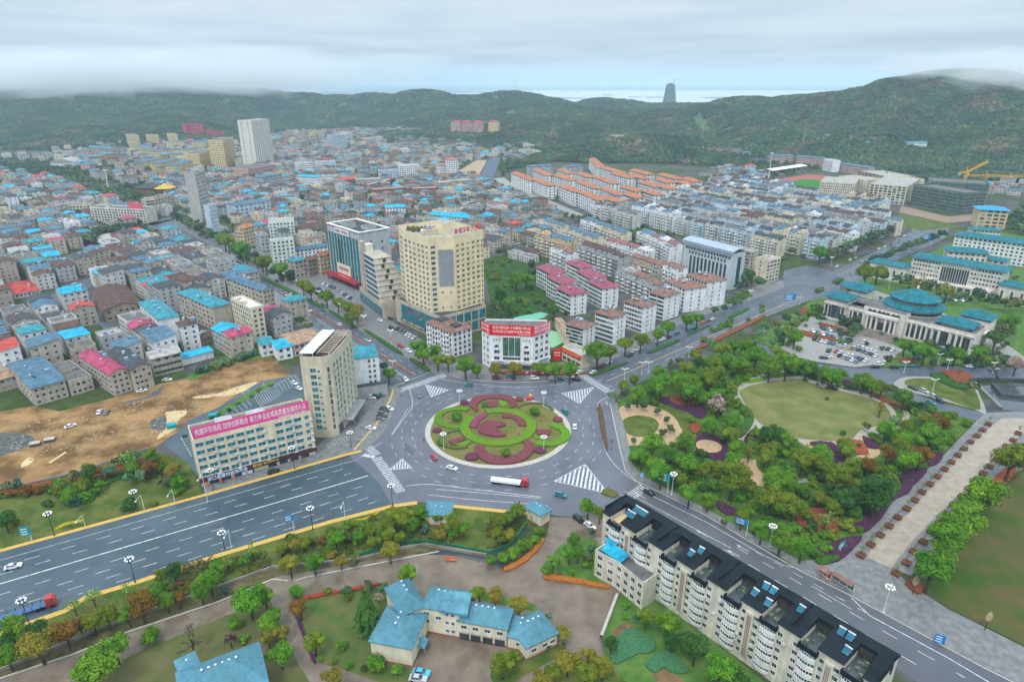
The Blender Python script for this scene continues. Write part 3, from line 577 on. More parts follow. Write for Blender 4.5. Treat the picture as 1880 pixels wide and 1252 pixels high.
def put_windows(par,org,ang,length,rows,fh,z0,cols,w,h,g=None,f=None,single=False,m0=.0,m1=.0,skip=None,jit=0,name='window',rs=None):
 """grid of windows on a facade that starts at org and runs along ang; outside is to the right of that direction"""
 ca,sa=cos(ang),sin(ang);n=0
 J=MB()
 for r in range(rows):
  for c in range(cols):
   if skip and skip(r,c):continue
   if jit and random.random()<jit:continue
   s=m0+(length-m0-m1)*(c+.5)/cols;z=z0+r*fh
   x,y=org[0]+ca*s,org[1]+sa*s
   if single:
    o=link(name,win_mesh(w,h,curt if random.random()<.16 else g,f),par,(x,y,z),ang)
   else:
    i=len(J.v);hw=w/2;px_,py_=sa*.05,-ca*.05
    q=[(x-ca*hw+px_,y-sa*hw+py_),(x+ca*hw+px_,y+sa*hw+py_)]
    J.poly([(*q[0],z),(*q[1],z),(*q[1],z+h),(*q[0],z+h)],2 if random.random()<.2 else 0)
    px_,py_=sa*.16,-ca*.16;e=[(x-ca*(hw+.1)+px_,y-sa*(hw+.1)+py_),(x+ca*(hw+.1)+px_,y+sa*(hw+.1)+py_),(x+ca*(hw+.1),y+sa*(hw+.1)),(x-ca*(hw+.1),y-sa*(hw+.1))]
    J.poly([(*e[0],z),(*e[1],z),(*e[2],z),(*e[3],z)],1);J.poly([(*e[0],z-.12),(*e[1],z-.12),(*e[1],z),(*e[0],z)],1)
 if J.f:
  o=J.build(name,[g or glass,f or frame,curt],par);o['kind']='stuff';return o
def gable(b,a,d,h,rise,ov=.5,along='x',m=0,me=1,th=.18):
 "double pitch sheet roof over the box (0..a, 0..d), ridge along x or y, closed gable ends"
 if along=='x':
  f=lambda s,t,z:(s,t,z);A,D=a,d
 else:
  f=lambda s,t,z:(t,s,z);A,D=d,a
 k=rise*ov/(D/2);z0=h-k
 for t in(0,th):
  P_=[f(-ov,-ov,z0+t),f(A+ov,-ov,z0+t),f(A+ov,D/2,h+rise+t),f(-ov,D/2,h+rise+t),f(A+ov,D+ov,z0+t),f(-ov,D+ov,z0+t)]
  q=[[P_[0],P_[1],P_[2],P_[3]],[P_[3],P_[2],P_[4],P_[5]]]
  for w in q:
   b.poly(w if(along=='x')==(t>0)else w[::-1],m)
 for s in(-ov,A+ov):
  w=[f(s,-ov,z0),f(s,D/2,h+rise),f(s,D/2,h+rise+th),f(s,-ov,z0+th)];b.poly(w,m);w=[f(s,D+ov,z0),f(s,D/2,h+rise),f(s,D/2,h+rise+th),f(s,D+ov,z0+th)];b.poly(w,m)
 for t in(-ov,D+ov):b.poly([f(-ov,t,z0),f(A+ov,t,z0),f(A+ov,t,z0+th),f(-ov,t,z0+th)],m)
 for s in(.02,A-.02):b.poly([f(s,0,h),f(s,D,h),f(s,D/2,h+rise)],me)
def hip(b,a,d,h,rise,ov=.6,m=0,x0=0,y0=0,th=.25):
 A0,A1,D0,D1=x0-ov,x0+a+ov,y0-ov,y0+d+ov;s=min(A1-A0,D1-D0)/2
 if A1-A0>=D1-D0:r0,r1=(A0+s,(D0+D1)/2),(A1-s,(D0+D1)/2)
 else:r0,r1=((A0+A1)/2,D0+s),((A0+A1)/2,D1-s)
 e=[(A0,D0,h+th),(A1,D0,h+th),(A1,D1,h+th),(A0,D1,h+th)];R0,R1=(*r0,h+rise),(*r1,h+rise)
 if A1-A0>=D1-D0:fs=[[e[0],e[1],R1,R0],[e[1],e[2],R1],[e[2],e[3],R0,R1],[e[3],e[0],R0]]
 else:fs=[[e[0],e[1],R0],[e[1],e[2],R1,R0],[e[2],e[3],R1],[e[3],e[0],R0,R1]]
 for w in fs:b.poly(w,m)
 for k in range(4):
  p,q=e[k],e[(k+1)%4];b.poly([(p[0],p[1],h),(q[0],q[1],h),q,p],m)
 b.poly([(p[0],p[1],h)for p in e][::-1],m)
def parapet(b,a,d,h,ph=.9,t=.25,m=0,x0=0,y0=0):
 for c,s in(((x0+a/2,y0+t/2),(a,t)),((x0+a/2,y0+d-t/2),(a,t)),((x0+t/2,y0+d/2),(t,d-2*t)),((x0+a-t/2,y0+d/2),(t,d-2*t))):b.box((c[0],c[1],h),(s[0],s[1],ph),m)
def heater(b,x,y,z,rot=0.0,s=1.0):
 c,q=cos(rot),sin(rot);T=lambda u,v,w:(x+(u*c-v*q)*s,y+(u*q+v*c)*s,z+w*s)
 b.poly([T(-.9,-.9,.15),T(.9,-.9,.15),T(.9,.7,1.25),T(-.9,.7,1.25)],0)
 b.poly([T(-.9,.7,1.2),T(.9,.7,1.2),T(.9,-.9,.1),T(-.9,-.9,.1)],1)
 b.tube(T(-1,.85,1.35),T(1,.85,1.35),.26*s,n=6,m=1,cap=True)
 for u in(-.8,.8):b.tube(T(u,.7,0),T(u,.7,1.2),.05*s,n=3,m=1)
def block(name,label,cat,org,ang,a,d,h,wall='white',roof='flat',rc='grey',floors=5,f1=None,f2=None,group=None,rise=2.0,ov=.5,clutter=0,base=None,z0=0.0,look=None,bands=False,ph=.9,single=False,g=None,fr=None,f3=None):
 """box building: org = nearest corner on the ground, x axis along ang (facade 1 faces -y), y axis away (facade 2 faces -x).
    f1/f2/f3: (columns, window width, window height[, margin])"""
 t=thing(name,label,cat,(org[0],org[1],z0),ang,group)
 if look:LOOK[t.name]=look
 wm=WALL[wall]if isinstance(wall,str)else wall;rm=ROOF[rc]if isinstance(rc,str)else rc
 b=MB();b.box((a/2,d/2,0),(a,d,h),0)
 fh=(h-(.3 if roof=='flat' else 0))/floors
 if bands:
  for k in range(1,floors+1):b.box((a/2,d/2,k*fh-.16),(a+.3,d+.3,.32),1)
 if base:b.box((a/2,d/2,0),(a+.1,d+.1,fh*.95),2)
 b.build('wall',[wm,trimw,WALL[base]if base else wm],t)
 b=MB()
 if roof=='flat':
  b.poly([(0.05,.05,h+.02),(a-.05,.05,h+.02),(a-.05,d-.05,h+.02),(.05,d-.05,h+.02)],0);parapet(b,a,d,h,ph,m=1)
 elif roof=='gx':gable(b,a,d,h,rise,ov,'x')
 elif roof=='gy':gable(b,a,d,h,rise,ov,'y')
 elif roof=='hip':hip(b,a,d,h,rise,ov)
 elif roof=='shed':
  P_=[(-ov,-ov,h+.1),(a+ov,-ov,h+.1),(a+ov,d+ov,h+rise),(-ov,d+ov,h+rise)]
  b.poly(P_,0);b.poly([(x,y,z-.15)for x,y,z in P_][::-1],0)
  for k in range(4):
   p,q=P_[k],P_[(k+1)%4];b.poly([(p[0],p[1],p[2]-.15),(q[0],q[1],q[2]-.15),q,p],0)
  b.poly([(0,0,h),(0,d,h),(0,d,h+rise)],1);b.poly([(a,d,h),(a,0,h),(a,d,h+rise)],1);b.poly([(a,d,h),(0,d,h),(0,d,h+rise),(a,d,h+rise)],1)
 b.build('roof',[rm,wm],t)
 def face(spec,org_,an,ln):
  if not spec:return
  n,w,hh=spec[:3];mg=spec[3]if len(spec)>3 else .4
  put_windows(t,org_,an,ln,floors,fh,fh*.33,n,w,hh,g,fr,single,mg,mg)
 face(f1,(0,0),0,a);face(f2,(0,d),-pi/2,d);face(f3,(a,0),pi/2,d)
 if clutter:
  b=MB();hm=MB()
  for k in range(clutter):
   x,y=random.uniform(.15,.85)*a,random.uniform(.25,.75)*d
   r=random.random()
   if r<.45 and roof=='flat':b.box((x,y,h),(random.uniform(2,min(5,a*.5)),random.uniform(2,min(4,d*.6)),random.uniform(2,2.8)),0,top=1)
   elif r<.8:heater(hm,x,y,h+(.1 if roof=='flat' else rise*.6),random.choice((0,pi/2)),random.uniform(.9,1.2))
   else:hm.tube((x,y,h),(x,y,h+2.2+(0 if roof=='flat' else rise*.5)),.7,n=8,m=1,cap=True)
  if b.f:b.build('roof_shed',[wm,rm],t)
  if hm.f:hm.build('solar_heater',[solar,tank],t)['kind']='stuff'
 return t
def lcr(L,C,R,h):
 "three roof corners in the photograph (left, near, right) at height h -> near corner, angle, length right, length left"
 l,c,r=[np.array(P(*p,h)[:2])for p in(L,C,R)]
 v,u=l-c,r-c;lu,lv=np.linalg.norm(u),np.linalg.norm(v)
 if lu>=lv:ang=atan2(u[1],u[0])
 else:ang=atan2(v[1],v[0])-pi/2
 ax,ay=np.array([cos(ang),sin(ang)]),np.array([-sin(ang),cos(ang)])
 return c,ang,max(abs(u@ax),3),max(abs(v@ay),3)
def foot(c,ang,a,d,grow=0.0):
 ca,sa=cos(ang),sin(ang)
 return[(c[0]+x*ca-y*sa,c[1]+x*sa+y*ca)for x,y in((-grow,-grow),(a+grow,-grow),(a+grow,d+grow),(-grow,d+grow))]
def pblock(name,label,cat,L,C,R,base=None,h=None,grow=1.5,D=None,A=None,floors=None,fl=3.1,**kw):
 if h is None:h=hb(*C,base)
 c,ang,a,d=lcr(L,C,R,h)
 if D:d=D
 if A:a=A
 mark(foot(c,ang,a,d,grow))
 fl_=floors or max(1,round(h/fl))
 f1,f2=kw.get('f1'),kw.get('f2')
 if f1=='auto':kw['f1']=(max(1,int(a/3.2)),1.7,min(1.6,h/fl_*.5))
 if f2=='auto':kw['f2']=(max(1,int(d/3.2)),1.7,min(1.6,h/fl_*.5))
 t=block(name,label,cat,c,ang,a,d,h,floors=fl_,**kw)
 t_dims[t.name]=(a,d,h,fl_,ang,c);return t
t_dims={}
_tc={}
def letters(text,height,ext=.03):
 k=(text,round(height,2))
 if k in _tc:return _tc[k]
 cu=bpy.data.curves.new('lettering','FONT');cu.body=text;cu.size=height;cu.extrude=ext;cu.resolution_u=2;cu.align_x='CENTER';cu.align_y='CENTER'
 o=bpy.data.objects.new('lettering',cu);COL.objects.link(o)
 dg=bpy.context.evaluated_depsgraph_get();me=bpy.data.meshes.new_from_object(o.evaluated_get(dg));bpy.data.objects.remove(o);bpy.data.curves.remove(cu)
 xs=[v.co.x for v in me.vertices]or[0,1]
 _tc[k]=(me,max(xs)-min(xs),(max(xs)+min(xs))/2);return _tc[k]
def write(par,text,height,pos,ang,m,width=None,name='lettering',tilt=pi/2,ext=.03,bold=0):
 "lettering on a facade: pos = centre, text runs along ang; squeezed or stretched to width"
 me,w,cx=letters(text,height,ext);me=me.copy();me.materials.clear();me.materials.append(m)
 s=(width/w)if width else 1
 for v in me.vertices:v.co.x=(v.co.x-cx)*s
 o=link(name,me,par,pos);o.rotation_euler=(tilt,0,ang);return o
def walkup(name,label,org,ang,a,d,h,wall,rc,fl,group,look,rise=1.9,g=None,unit=13.0):
 "walk-up block: gabled rear half, lower roof terrace in front, split into stair units"
 t=thing(name,label,'apartment block',(org[0],org[1],0),ang,group);LOOK[t.name]=look;t_dims[t.name]=(a,d,h,fl,ang,org)
 fh=h/fl;s=d*.44;n=max(1,round(a/unit));u=a/n;wm=WALL[wall];b=MB();r=MB();p=MB();hm=MB()
 for k in range(n):
  o=(.7 if k%2 else 0);b.box((u*(k+.5),s+(d-s)/2,0),(u,d-s,h-(fh*.5 if(k*7+int(a))%5==0 else 0)),0);b.box((u*(k+.5),s/2+o/2,0),(u-.02,s-o,h-fh),0,top=1)
  b.box((u*k+.15,s*.5,h-fh),(.25,s*.9,fh*.8),0)
  for c,z in(((u*(k+.5),o+.12),(u,.22)),):p.box((c[0],c[1],h-fh),(z[0],z[1],.95),0)
  if(k+int(a))%3:p.box((u*(k+random.uniform(.25,.75)),s*.55,h-fh),(u*.32,s*.55,2.2),0,top=1)
  for _ in range(2):heater(hm,u*(k+random.uniform(.15,.85)),s*random.uniform(.3,.7),h-fh,random.choice((0,pi/2,pi)),1.0)
  i=len(r.v);hh=h-(fh*.5 if(k*7+int(a))%5==0 else 0)
  if random.random()<.78:gable(r,u,d-s,hh,rise,.35,'x',me=1)
  else:parapet(r,u,d-s,hh,.9,.25,1);r.box((u*.5,(d-s)*.5,hh),(u*.4,2.6,2.3),1)
  for q in range(i,len(r.v)):x,y,z=r.v[q];r.v[q]=(x+u*k,y+s,z)
 p.box((a-.15,s*.5,h-fh),(.25,s,.9),0)
 b.build('wall',[wm,ROOF['grey']],t);r.build('roof',[ROOF[rc],wm],t);p.build('roof_terrace',[wm,ROOF[rc]],t);o=hm.build('solar_heater',[solar,tank],t);o['kind']='stuff'
 put_windows(t,(0,0),0,a,fl-1,fh,fh*.33,max(3,int(a/2.9)),1.9,1.45,g,None);put_windows(t,(0,s),0,a,1,fh,h-fh+.8,max(2,int(a/4)),1.8,1.4,g,None)
 put_windows(t,(0,d),-pi/2,d,fl,fh,fh*.33,1,1,1.2,g,None);put_windows(t,(a,0),pi/2,d,fl,fh,fh*.33,1,1,1.2,g,None)
 b=MB()
 for q in range(fl-1):
  for k in range(int(a/6.5)):b.box((3.2+6.5*k,-.45,q*fh+.35),(2.9,1.0,1.0),0)
 b.build('balcony',trimw,t)['kind']='stuff';return t
def ground_hit(px,py):
 for d_ in np.arange(900,3000,5.0):
  q=RAY(px,py,d_);z=float(hill(q[0],d_))
  if q[2]<=z+.3:return(q[0],d_,z)
 return P(px,py)
def hblock(name,label,cat,C,R,D,h,**kw):
 "block standing on the slope: C, R are the two ends of its foot"
 c,r=ground_hit(*C),ground_hit(*R);u=(r[0]-c[0],max(-60,min(60,r[1]-c[1])));mark(foot(c,atan2(u[1],u[0]),hypot(*u),D,12));a=hypot(*u)
 for f in('f1','f2'):
  if kw.get(f)=='auto':kw[f]=(max(1,int((a if f=='f1' else D)/3.2)),1.7,1.5)
 return block(name,label,cat,c,atan2(u[1],u[0]),a,D,h+8,z0=min(c[2],r[2])-8,floors=max(1,round(h/3)),**kw)
# ================================================================ NAMED BUILDINGS
def fblock(name,label,cat,C,R,D,base=None,h=None,**kw):
 "frontal building: facade from C to R (roof-edge pixels), D metres deep"
 if h is None:h=hb(*C,base)
 c,r=np.array(P(*C,h)[:2]),np.array(P(*R,h)[:2]);u=r-c;a=np.linalg.norm(u);ang=atan2(u[1],u[0])
 mark(foot(c,ang,a,D,1.5));floors=kw.pop('floors',None)or max(1,round(h/kw.pop('fl',3.1)));kw.pop('fl',None)
 for f,ln in(('f1',a),('f2',D),('f3',D)):
  if kw.get(f)=='auto':kw[f]=(max(1,int(ln/3.2)),1.7,min(1.6,h/floors*.5))
 t=block(name,label,cat,c,ang,a,D,h,floors=floors,**kw);t_dims[t.name]=(a,D,h,floors,ang,c);return t
def xf(b,c,ang,i0=0):
 ca,sa=cos(ang),sin(ang)
 for k in range(i0,len(b.v)):
  x,y,z=b.v[k];b.v[k]=(c[0]+x*ca-y*sa,c[1]+x*sa+y*ca,z)
 return b
def polybldg(name,label,cat,pts,h,wall,rc='grey',z0=0.0,ph=.9,group=None):
 "prism building on world points (counter-clockwise), thing at the first point"
 o=pts[0];t=thing(name,label,cat,(o[0],o[1],z0),0,group);q=[(p[0]-o[0],p[1]-o[1])for p in pts]
 b=MB();b.prism(q,0,h,0);n=len(q);c=np.mean(q,0)
 if ph:
  ins=[tuple(np.array(p)+(c-p)*(.3/max(np.linalg.norm(c-p),1)))for p in q]
  for k in range(n):
   k2=(k+1)%n
   b.poly([(*q[k],h),(*q[k2],h),(*q[k2],h+ph),(*q[k],h+ph)]);b.poly([(*ins[k2],h),(*ins[k],h),(*ins[k],h+ph),(*ins[k2],h+ph)]);b.poly([(*q[k],h+ph),(*q[k2],h+ph),(*ins[k2],h+ph),(*ins[k],h+ph)])
 b.build('wall',WALL[wall]if isinstance(wall,str)else wall,t)
 b=MB();b.poly([(*(np.array(p)+(c-p)*.02),h+.03)for p in q]);b.build('roof',ROOF[rc],t)
 mark(pts,2);return t,q
def edge(q,i,j=None):
 p,r=np.array(q[i]),np.array(q[j if j is not None else i+1]);d=r-p;return tuple(p),atan2(d[1],d[0]),np.linalg.norm(d)
 # ---- slogan building on the boulevard
WR=mat('white_lettering',(.82,.82,.82),var=.03);
t=fblock('slogan_building','cream five storey block of teal ribbon windows under the long pink slogan board','building',(355,812),(570,757.7),13,base=893,wall=mat('wall_ivory',(.72,.64,.47),var=.12,streak=.22),roof='flat',rc='grey',floors=6)
a,d,h,fl,ang,c=t_dims[t.name];fh=h/6
for r in range(1,6):
 pw=a/12
 for k in range(12):
  if r>=4 and k in(7,):continue
  w=pw*.80 if k<11 else pw*.5
  link('window',win_mesh(pw*.80,fh*.56,glasst,trimw)if k<11 else win_mesh(pw*.5,fh*.56,glasst,trimw),t,(pw*(k+.5)+(.6 if r%2 else-.2)*0,-.02,r*fh+fh*.24),0)
b=MB()
for k in range(13):b.box((a/12*k if k else .2,-.16,fh),(.34,.3,fh*5),0)
b.build('pilaster',MATS['wall_ivory'],t)['kind']='stuff'
b=MB()
for r in range(1,6):
 for k in(1,3,6,9,11):b.box((a/12*(k+.9),-.35,r*fh+fh*.02),(1.5,.5,.45),0)
b.build('air_conditioner',tank,t)['kind']='stuff'
b=MB();b.box((a/2,-.45,fh*.62),(a+1,.9,fh*.5),0);b.build('shop_fascia',mat('maroon_fascia',(.07,.025,.045),var=.2),t)
b=MB()
for k in range(9):
 if k in(4,):continue
 b.box((a*(.05+.1*k)+2.2,-.08,.1),(a*.075,.1,fh*.5),0)
b.build('shop_front',glass,t)['kind']='stuff'
for k in range(4):
 b=MB();b.box((a*.04+k*a*.11,-1.2,0),(.5,.5,fh*.62),0);b.build('orange_column',mat('orange_paint',(.62,.16,.04),var=.1),t)
write(t,'湖口县建材装饰市场',1.9,(a*.215,-.95,fh*.87),0,mat('blue_white_letter',(.55,.72,.9),var=.03,emit=.15),width=a*.33)
b=MB();b.box((a*.47,-.98,fh*.80),(a*.075,.1,fh*.32),0);b.box((a*.59,-.98,fh*.86),(a*.13,.1,fh*.26),0);b.build('yellow_signboard',mat('yellow_sign',(.75,.5,.02),var=.15),t)
write(t,'名烟名酒',1.1,(a*.47,-1.06,fh*.95),0,trimd,width=a*.06);write(t,'特色土菜馆',1.1,(a*.59,-1.06,fh*.99),0,trimd,width=a*.11)
b=MB();b.box((a*.375,-.98,fh*.12),(a*.09,.1,fh*.42),0);b.build('poster_board',mat('pale_blue_board',(.35,.6,.75),var=.2),t)
b=MB();b.box((a*.55,d*.5,h),(7,5,3),0);b.box((a*.28,d*.6,h),(6,4,2.8),0);b.build('roof_shed',WALL['pale grey'],t)
s=thing('slogan_board','long pink roof board with white Chinese slogan above teal windows','billboard',(c[0],c[1],h),ang)
b=MB();b.box((a/2,.25,.5),(a*.985,.25,5.0),0);b.build('panel',mat('pink_board',(.72,.075,.26),rough=.6,var=.05),s)
b=MB()
for k in range(14):x=a*(k+.5)/14;b.tube((x,1.2,0),(x,.4,5.2),.08,n=4);b.tube((x,3.4,0),(x,.5,4.6),.07,n=4)
b.box((a/2,.4,.1),(a,.2,.35),0);b.build('support_frame',mat('rust_steel',(.16,.09,.07),var=.3),s)
write(s,'构建环形格局 加快创新融合 奋力争当全域高质量发展排头兵',2.9,(a*.495,.10,3.25),0,WR,width=a*.94);write(s,'中共湖口县委员会  湖口县人民政府',1.0,(a*.84,.10,1.25),0,WR,width=a*.25)
# ---- cream hotel slab beside it
h=hb(608,660,797.6);A,B_,C_,D1,D_=[np.array(P(*p,h)[:2])for p in((551,664),(594,664.5),(608,660),(626,642),(646,616))]
E_=A+(D_-C_)*.98
t,q=polybldg('cream_hotel','tall cream hotel slab with small green windows and white roof canopy','hotel',[A,B_,C_,D1,D_,E_],h,mat('wall_hotel_cream',(.60,.54,.40),var=.1,streak=.25),'brown',ph=2.2)
fh=h/12
o,an,ln=edge(q,0)
for r in range(1,11):
 z=r*fh+.9
 for(u,w,hh)in((.50,ln*.27,2.1),(.74,ln*.14,1.3)):link('window',win_mesh(w,hh,glasst,trimw),t,(o[0]+cos(an)*ln*u,o[1]+sin(an)*ln*u,z),an)
o,an,ln=edge(q,1);put_windows(t,o,an,ln,10,fh,fh+1,1,.9,1.9,glass,trimd,True)
for i in(2,3):
 o,an,ln=edge(q,i);put_windows(t,o,an,ln,10,fh,fh*1.15+.9,3 if i==2 else 3,1.5,2.3,glassg,frame,True,m0=.6,m1=.4)
o,an,ln=edge(q,2,4);b=MB();b.box((0,0,0),(1,1,1),0)
b=MB();mid=(np.array(q[3])+np.array(q[2]))/2;nrm=np.array([sin(an),-cos(an)])
b.box((*(np.array(q[2])*.45+np.array(q[4])*.55+nrm*2.2),4.2),(ln*.72,5.0,.35),0,rot=an)
for u in(.28,.5,.78):b.tube((*(np.array(q[2])*(1-u)+np.array(q[4])*u+nrm*4.2),0),(*(np.array(q[2])*(1-u)+np.array(q[4])*u+nrm*4.2),4.2),.15,n=5)
b.build('entrance_canopy',steel,t)
cc=np.mean(q,0);ax=np.array([cos(an),sin(an)]);ay=np.array([-sin(an),cos(an)])
b=MB();b.box((*(np.array(q[0])*.5+np.array(q[5])*.5+ax*.5-ay*2.6),h+3.4),(np.linalg.norm(np.array(q[5])-np.array(q[0])),5.6,.3),0,rot=an)
for u in(.05,.3,.6,.95):
 p=np.array(q[0])*(1-u)+np.array(q[5])*u-ay*5;b.tube((*p,h),(*p,h+3.5),.12,n=4)
 p=np.array(q[0])*(1-u)+np.array(q[5])*u-ay*.6;b.tube((*p,h),(*p,h+3.5),.12,n=4)
b.build('white_canopy',ROOF['white'],t)
b=MB();L0=np.array(q[2])*.97+np.array(q[5])*.03
for k in range(12):
 u=(k+.5)/12;p=np.array(q[2])*(1-u)+np.array(q[4])*u+ay*3.4;b.box((*p,h+2.6),(.35,5.2,.3),0,rot=an)
for v in(.9,5.8):p=(np.array(q[2])+np.array(q[4]))/2+ay*v;b.box((*p,h+2.3),(ln,.35,.3),0,rot=an)
b.build('pergola',WALL['beige'],t)
b=MB();b.box((*(np.array(q[2])*.5+np.array(q[4])*.5+nrm*.12),0),(ln*.96,.3,4.4),0,rot=an);b.build('dark_base',WALL['dark'],t)
# ---- white block with teal roof next to it
t=pblock('white_block','plain white block with teal hipped roof behind the cream hotel','building',(640,632),(650,660),(693,650),h=hb(693,650,716),D=15,wall='white',roof='hip',rc='teal',rise=3.2,ov=.4,floors=6)
a,d,h,fl,ang,c=t_dims[t.name];put_windows(t,(0,0),0,a,6,h/7,h*.17,2,1,1.1,glass,trimd,True,m0=a*.5,m1=1.2)
b=MB();b.box((a/2,-1.5,0),(a+5,5,6),0,top=1);b.build('grey_annex',[WALL['grey'],ROOF['dark grey']],t)
# ---- white corner building with the red slogan board
h=hb(979,617,679);A,B_,C_,D_,E_,F_=[np.array(P(*p,h)[:2])for p in((884.5,606),(900,614.5),(979,617.5),(1010.5,607),(1003,590),(892,588))]
t,q=polybldg('corner_office','white five storey corner office with green glass centre facing the roundabout','office',[A,B_,C_,D_,E_,F_],h,'white','grey')
fh=h/5.3
o,an,ln=edge(q,0);put_windows(t,o,an,ln,5,fh,fh*.5,2,1.5,1.6,glass,frame,True,.5,.5)
o,an,ln=edge(q,2);put_windows(t,o,an,ln,4,fh,fh*1.5,3,2.1,1.8,glass,frame,True,.6,.8)
o,an,ln=edge(q,1);n_=np.array([sin(an),-cos(an)]);X=lambda s,y=0.0:(o[0]+cos(an)*s+n_[0]*y,o[1]+sin(an)*s+n_[1]*y)
for s0 in(.15,.85):
 for r in(1,2):link('window',win_mesh(3.0,1.9,glass,frame),t,(*X(ln*s0),fh*(r+.45)),an)
 for k in(-1,0,1):link('window',win_mesh(.7,1.5,glass,frame),t,(*X(ln*s0+k*1.4),fh*4.35),an)
 b=MB();pts=[(cos(pi*k/8)*1.4,sin(pi*k/8)*1.4)for k in range(9)];b.poly([(x,-.1,z)for x,z in pts]);b.build('arched_window',glass,t).location=(*X(ln*s0),fh*3.4);t.children[-1].rotation_euler=(0,0,an)
b=MB()
for k in range(3):b.box((*X(ln*(.36+.14*k),.12),fh*2.15),(ln*.125,.3,h*.93-fh*2.1),0,rot=an)
b.build('glass_front',mat('green_curtain_glass',(.05,.13,.09),rough=.12,var=.4,scale=.5,spec=.6),t)
for k in range(3):link('window',win_mesh(3.2,1.5,glass,frame),t,(*X(ln*(.36+.14*k)),fh*1.5),an)
b=MB();b.box((*X(ln*.5,.4),fh*.95),(ln*1.02,.8,fh*.42),0,rot=an);o2,an2,ln2=edge(q,2);b.box((o2[0]+cos(an2)*ln2*.5+sin(an2)*.4,o2[1]+sin(an2)*ln2*.5-cos(an2)*.4,fh*.95),(ln2*.98,.8,fh*.42),0,rot=an2);b.build('shop_fascia',trimw,t)
LB=mat('blue_lettering',(.02,.2,.62),var=.05)
write(t,'中国电信',1.6,(*X(ln*.24,.86),fh*1.16),an,LB,width=ln*.16);write(t,'中国电信',1.6,(o2[0]+cos(an2)*ln2*.55+sin(an2)*.86,o2[1]+sin(an2)*ln2*.55-cos(an2)*.86,fh*1.16),an2,LB,width=ln2*.5)
b=MB();b.box((*X(ln*.5,.06),.2),(ln*.9,.2,fh*.6),0,rot=an);b.build('shop_front',glass,t)
RED=mat('red_board',(.66,.012,.014),rough=.6,var=.05);PNK=mat('faded_red_board',(.66,.12,.17),rough=.6,var=.06)
for i,m,txt,lab in((0,RED,('坚定“十年禁渔”','为长江大保护'),'small red slogan board angled on the short face of the white corner office'),(1,RED,('坚定不移打好“十年禁渔”持久战','为共抓长江大保护作出更大贡献'),'bright red slogan board with two white lines on the white corner office'),(2,PNK,('坚定“十年禁渔”战','为长江大保护作贡献'),'faded pink slogan board on the right face of the white corner office')):
 o,an,ln=edge(q,i);s=thing('slogan_board',lab,'billboard',(A[0]+o[0],A[1]+o[1],h),an)
 b=MB();b.box((ln/2,-.2,0),(ln*1.0,.25,5.6),0);b.build('panel',m,s)
 b=MB();[b.tube((ln*(k+.5)/5,2,.03),(ln*(k+.5)/5,0,5),.07,n=4)for k in range(5)];b.build('support_frame',steel,s)
 write(s,txt[0],1.7,(ln*.5,-.36,4.1),0,WR,width=ln*.88);write(s,txt[1],1.7,(ln*.5,-.36,2.0),0,WR,width=ln*.88);write(s,'中共湖口县委 湖口县人民政府',.6,(ln*.8,-.36,.6),0,WR,width=ln*.3)
 # ---- white flats with brown roof next to it
t=pblock('white_flats','white five storey flats with brown roof between the hotel tower and street trees','apartment block',(782,592),(830,612),(873,603.5),base=657.5,wall='white',roof='hip',rc='terracotta',rise=2.0,ov=.7,floors=5,f1=(4,1.5,1.5),f2=(9,1.4,1.5),fr=trimd)
a,d,h,fl,ang,c=t_dims[t.name]
b=MB();b.box((a*.5,d*.22,h+.9),(a*.34,d*.2,1.3),0);b.box((a*.5,d*.75,h+.9),(a*.4,d*.26,1.3),0);b.build('roof_well',ROOF['dark grey'],t)
b=MB()
for r in range(5):
 for k in(1,4,7):b.box((-.5,d*(1-(k+.5)/9),r*h/5+.3),(1.0,2.6,1.0),0)
b.build('balcony',trimw,t)['kind']='stuff'
# ---- yellow hotel tower
hp=hb(728,546.4,586);g0=P(813.5,576.5,hp);lo,hi=hp,110
for _ in range(40):
 m_=(lo+hi)/2
 if proj(g0[0],g0[1],m_)[1]>442.6:lo=m_
 else:hi=m_
H=lo;pts=[np.array(P(*p,H)[:2])for p in((731,419),(740,427),(763.6,435.5),(786.5,442),(801,440),(832,438.5),(887,427))]
pts.append(pts[0]+(pts[-1]-pts[4])*1.02)
t,q=polybldg('hotel_tower','tallest yellow hotel tower with red roof lettering and grey wall panel','hotel',pts,H,mat('wall_hotel_yellow',(.74,.62,.41),var=.1,streak=.15),'pale',ph=1.8)
rows=13;fh=(H-hp-3)/rows
for i,n in((0,1),(1,3),(2,3),(3,1)):
 o,an,ln=edge(q,i);put_windows(t,o,an,ln,rows,fh,hp+fh*.35,n,ln/n*.56,fh*.55,shade if i in(1,2)else glass,trimw,True,.3,.3)
o,an,ln=edge(q,5);put_windows(t,o,an,ln,rows,fh,hp+fh*.3,5,2.0,fh*.5,None,mat('pale_yellow_frame',(.78,.66,.40),var=.1),True,.8,2.4,skip=lambda r,c:r not in(5,6,7,8,9));put_windows(t,o,an,ln,rows,fh,hp+fh*.3,5,2.0,fh*.5,shade,MATS['pale_yellow_frame'],True,.8,2.4,skip=lambda r,c:r in(5,6,7,8,9))
b=MB();nrm=np.array([sin(an),-cos(an)])
for k in range(6):s=.6+(ln-3.2)*k/5;b.box((o[0]+cos(an)*s+nrm[0]*.12,o[1]+sin(an)*s+nrm[1]*.12,hp),(.3,.3,H-hp),0,rot=an)
for r in range(rows):b.box((o[0]+cos(an)*ln*.48+nrm[0]*.1,o[1]+sin(an)*ln*.48+nrm[1]*.1,hp+r*fh),(ln*.9,.26,.25),0,rot=an)
b.build('facade_grid',MATS['pale_yellow_frame'],t)['kind']='stuff'
put_windows(t,o,an,ln,rows,fh,hp+fh*.35,1,.8,1.2,glass,trimd,True,ln-2,.4)
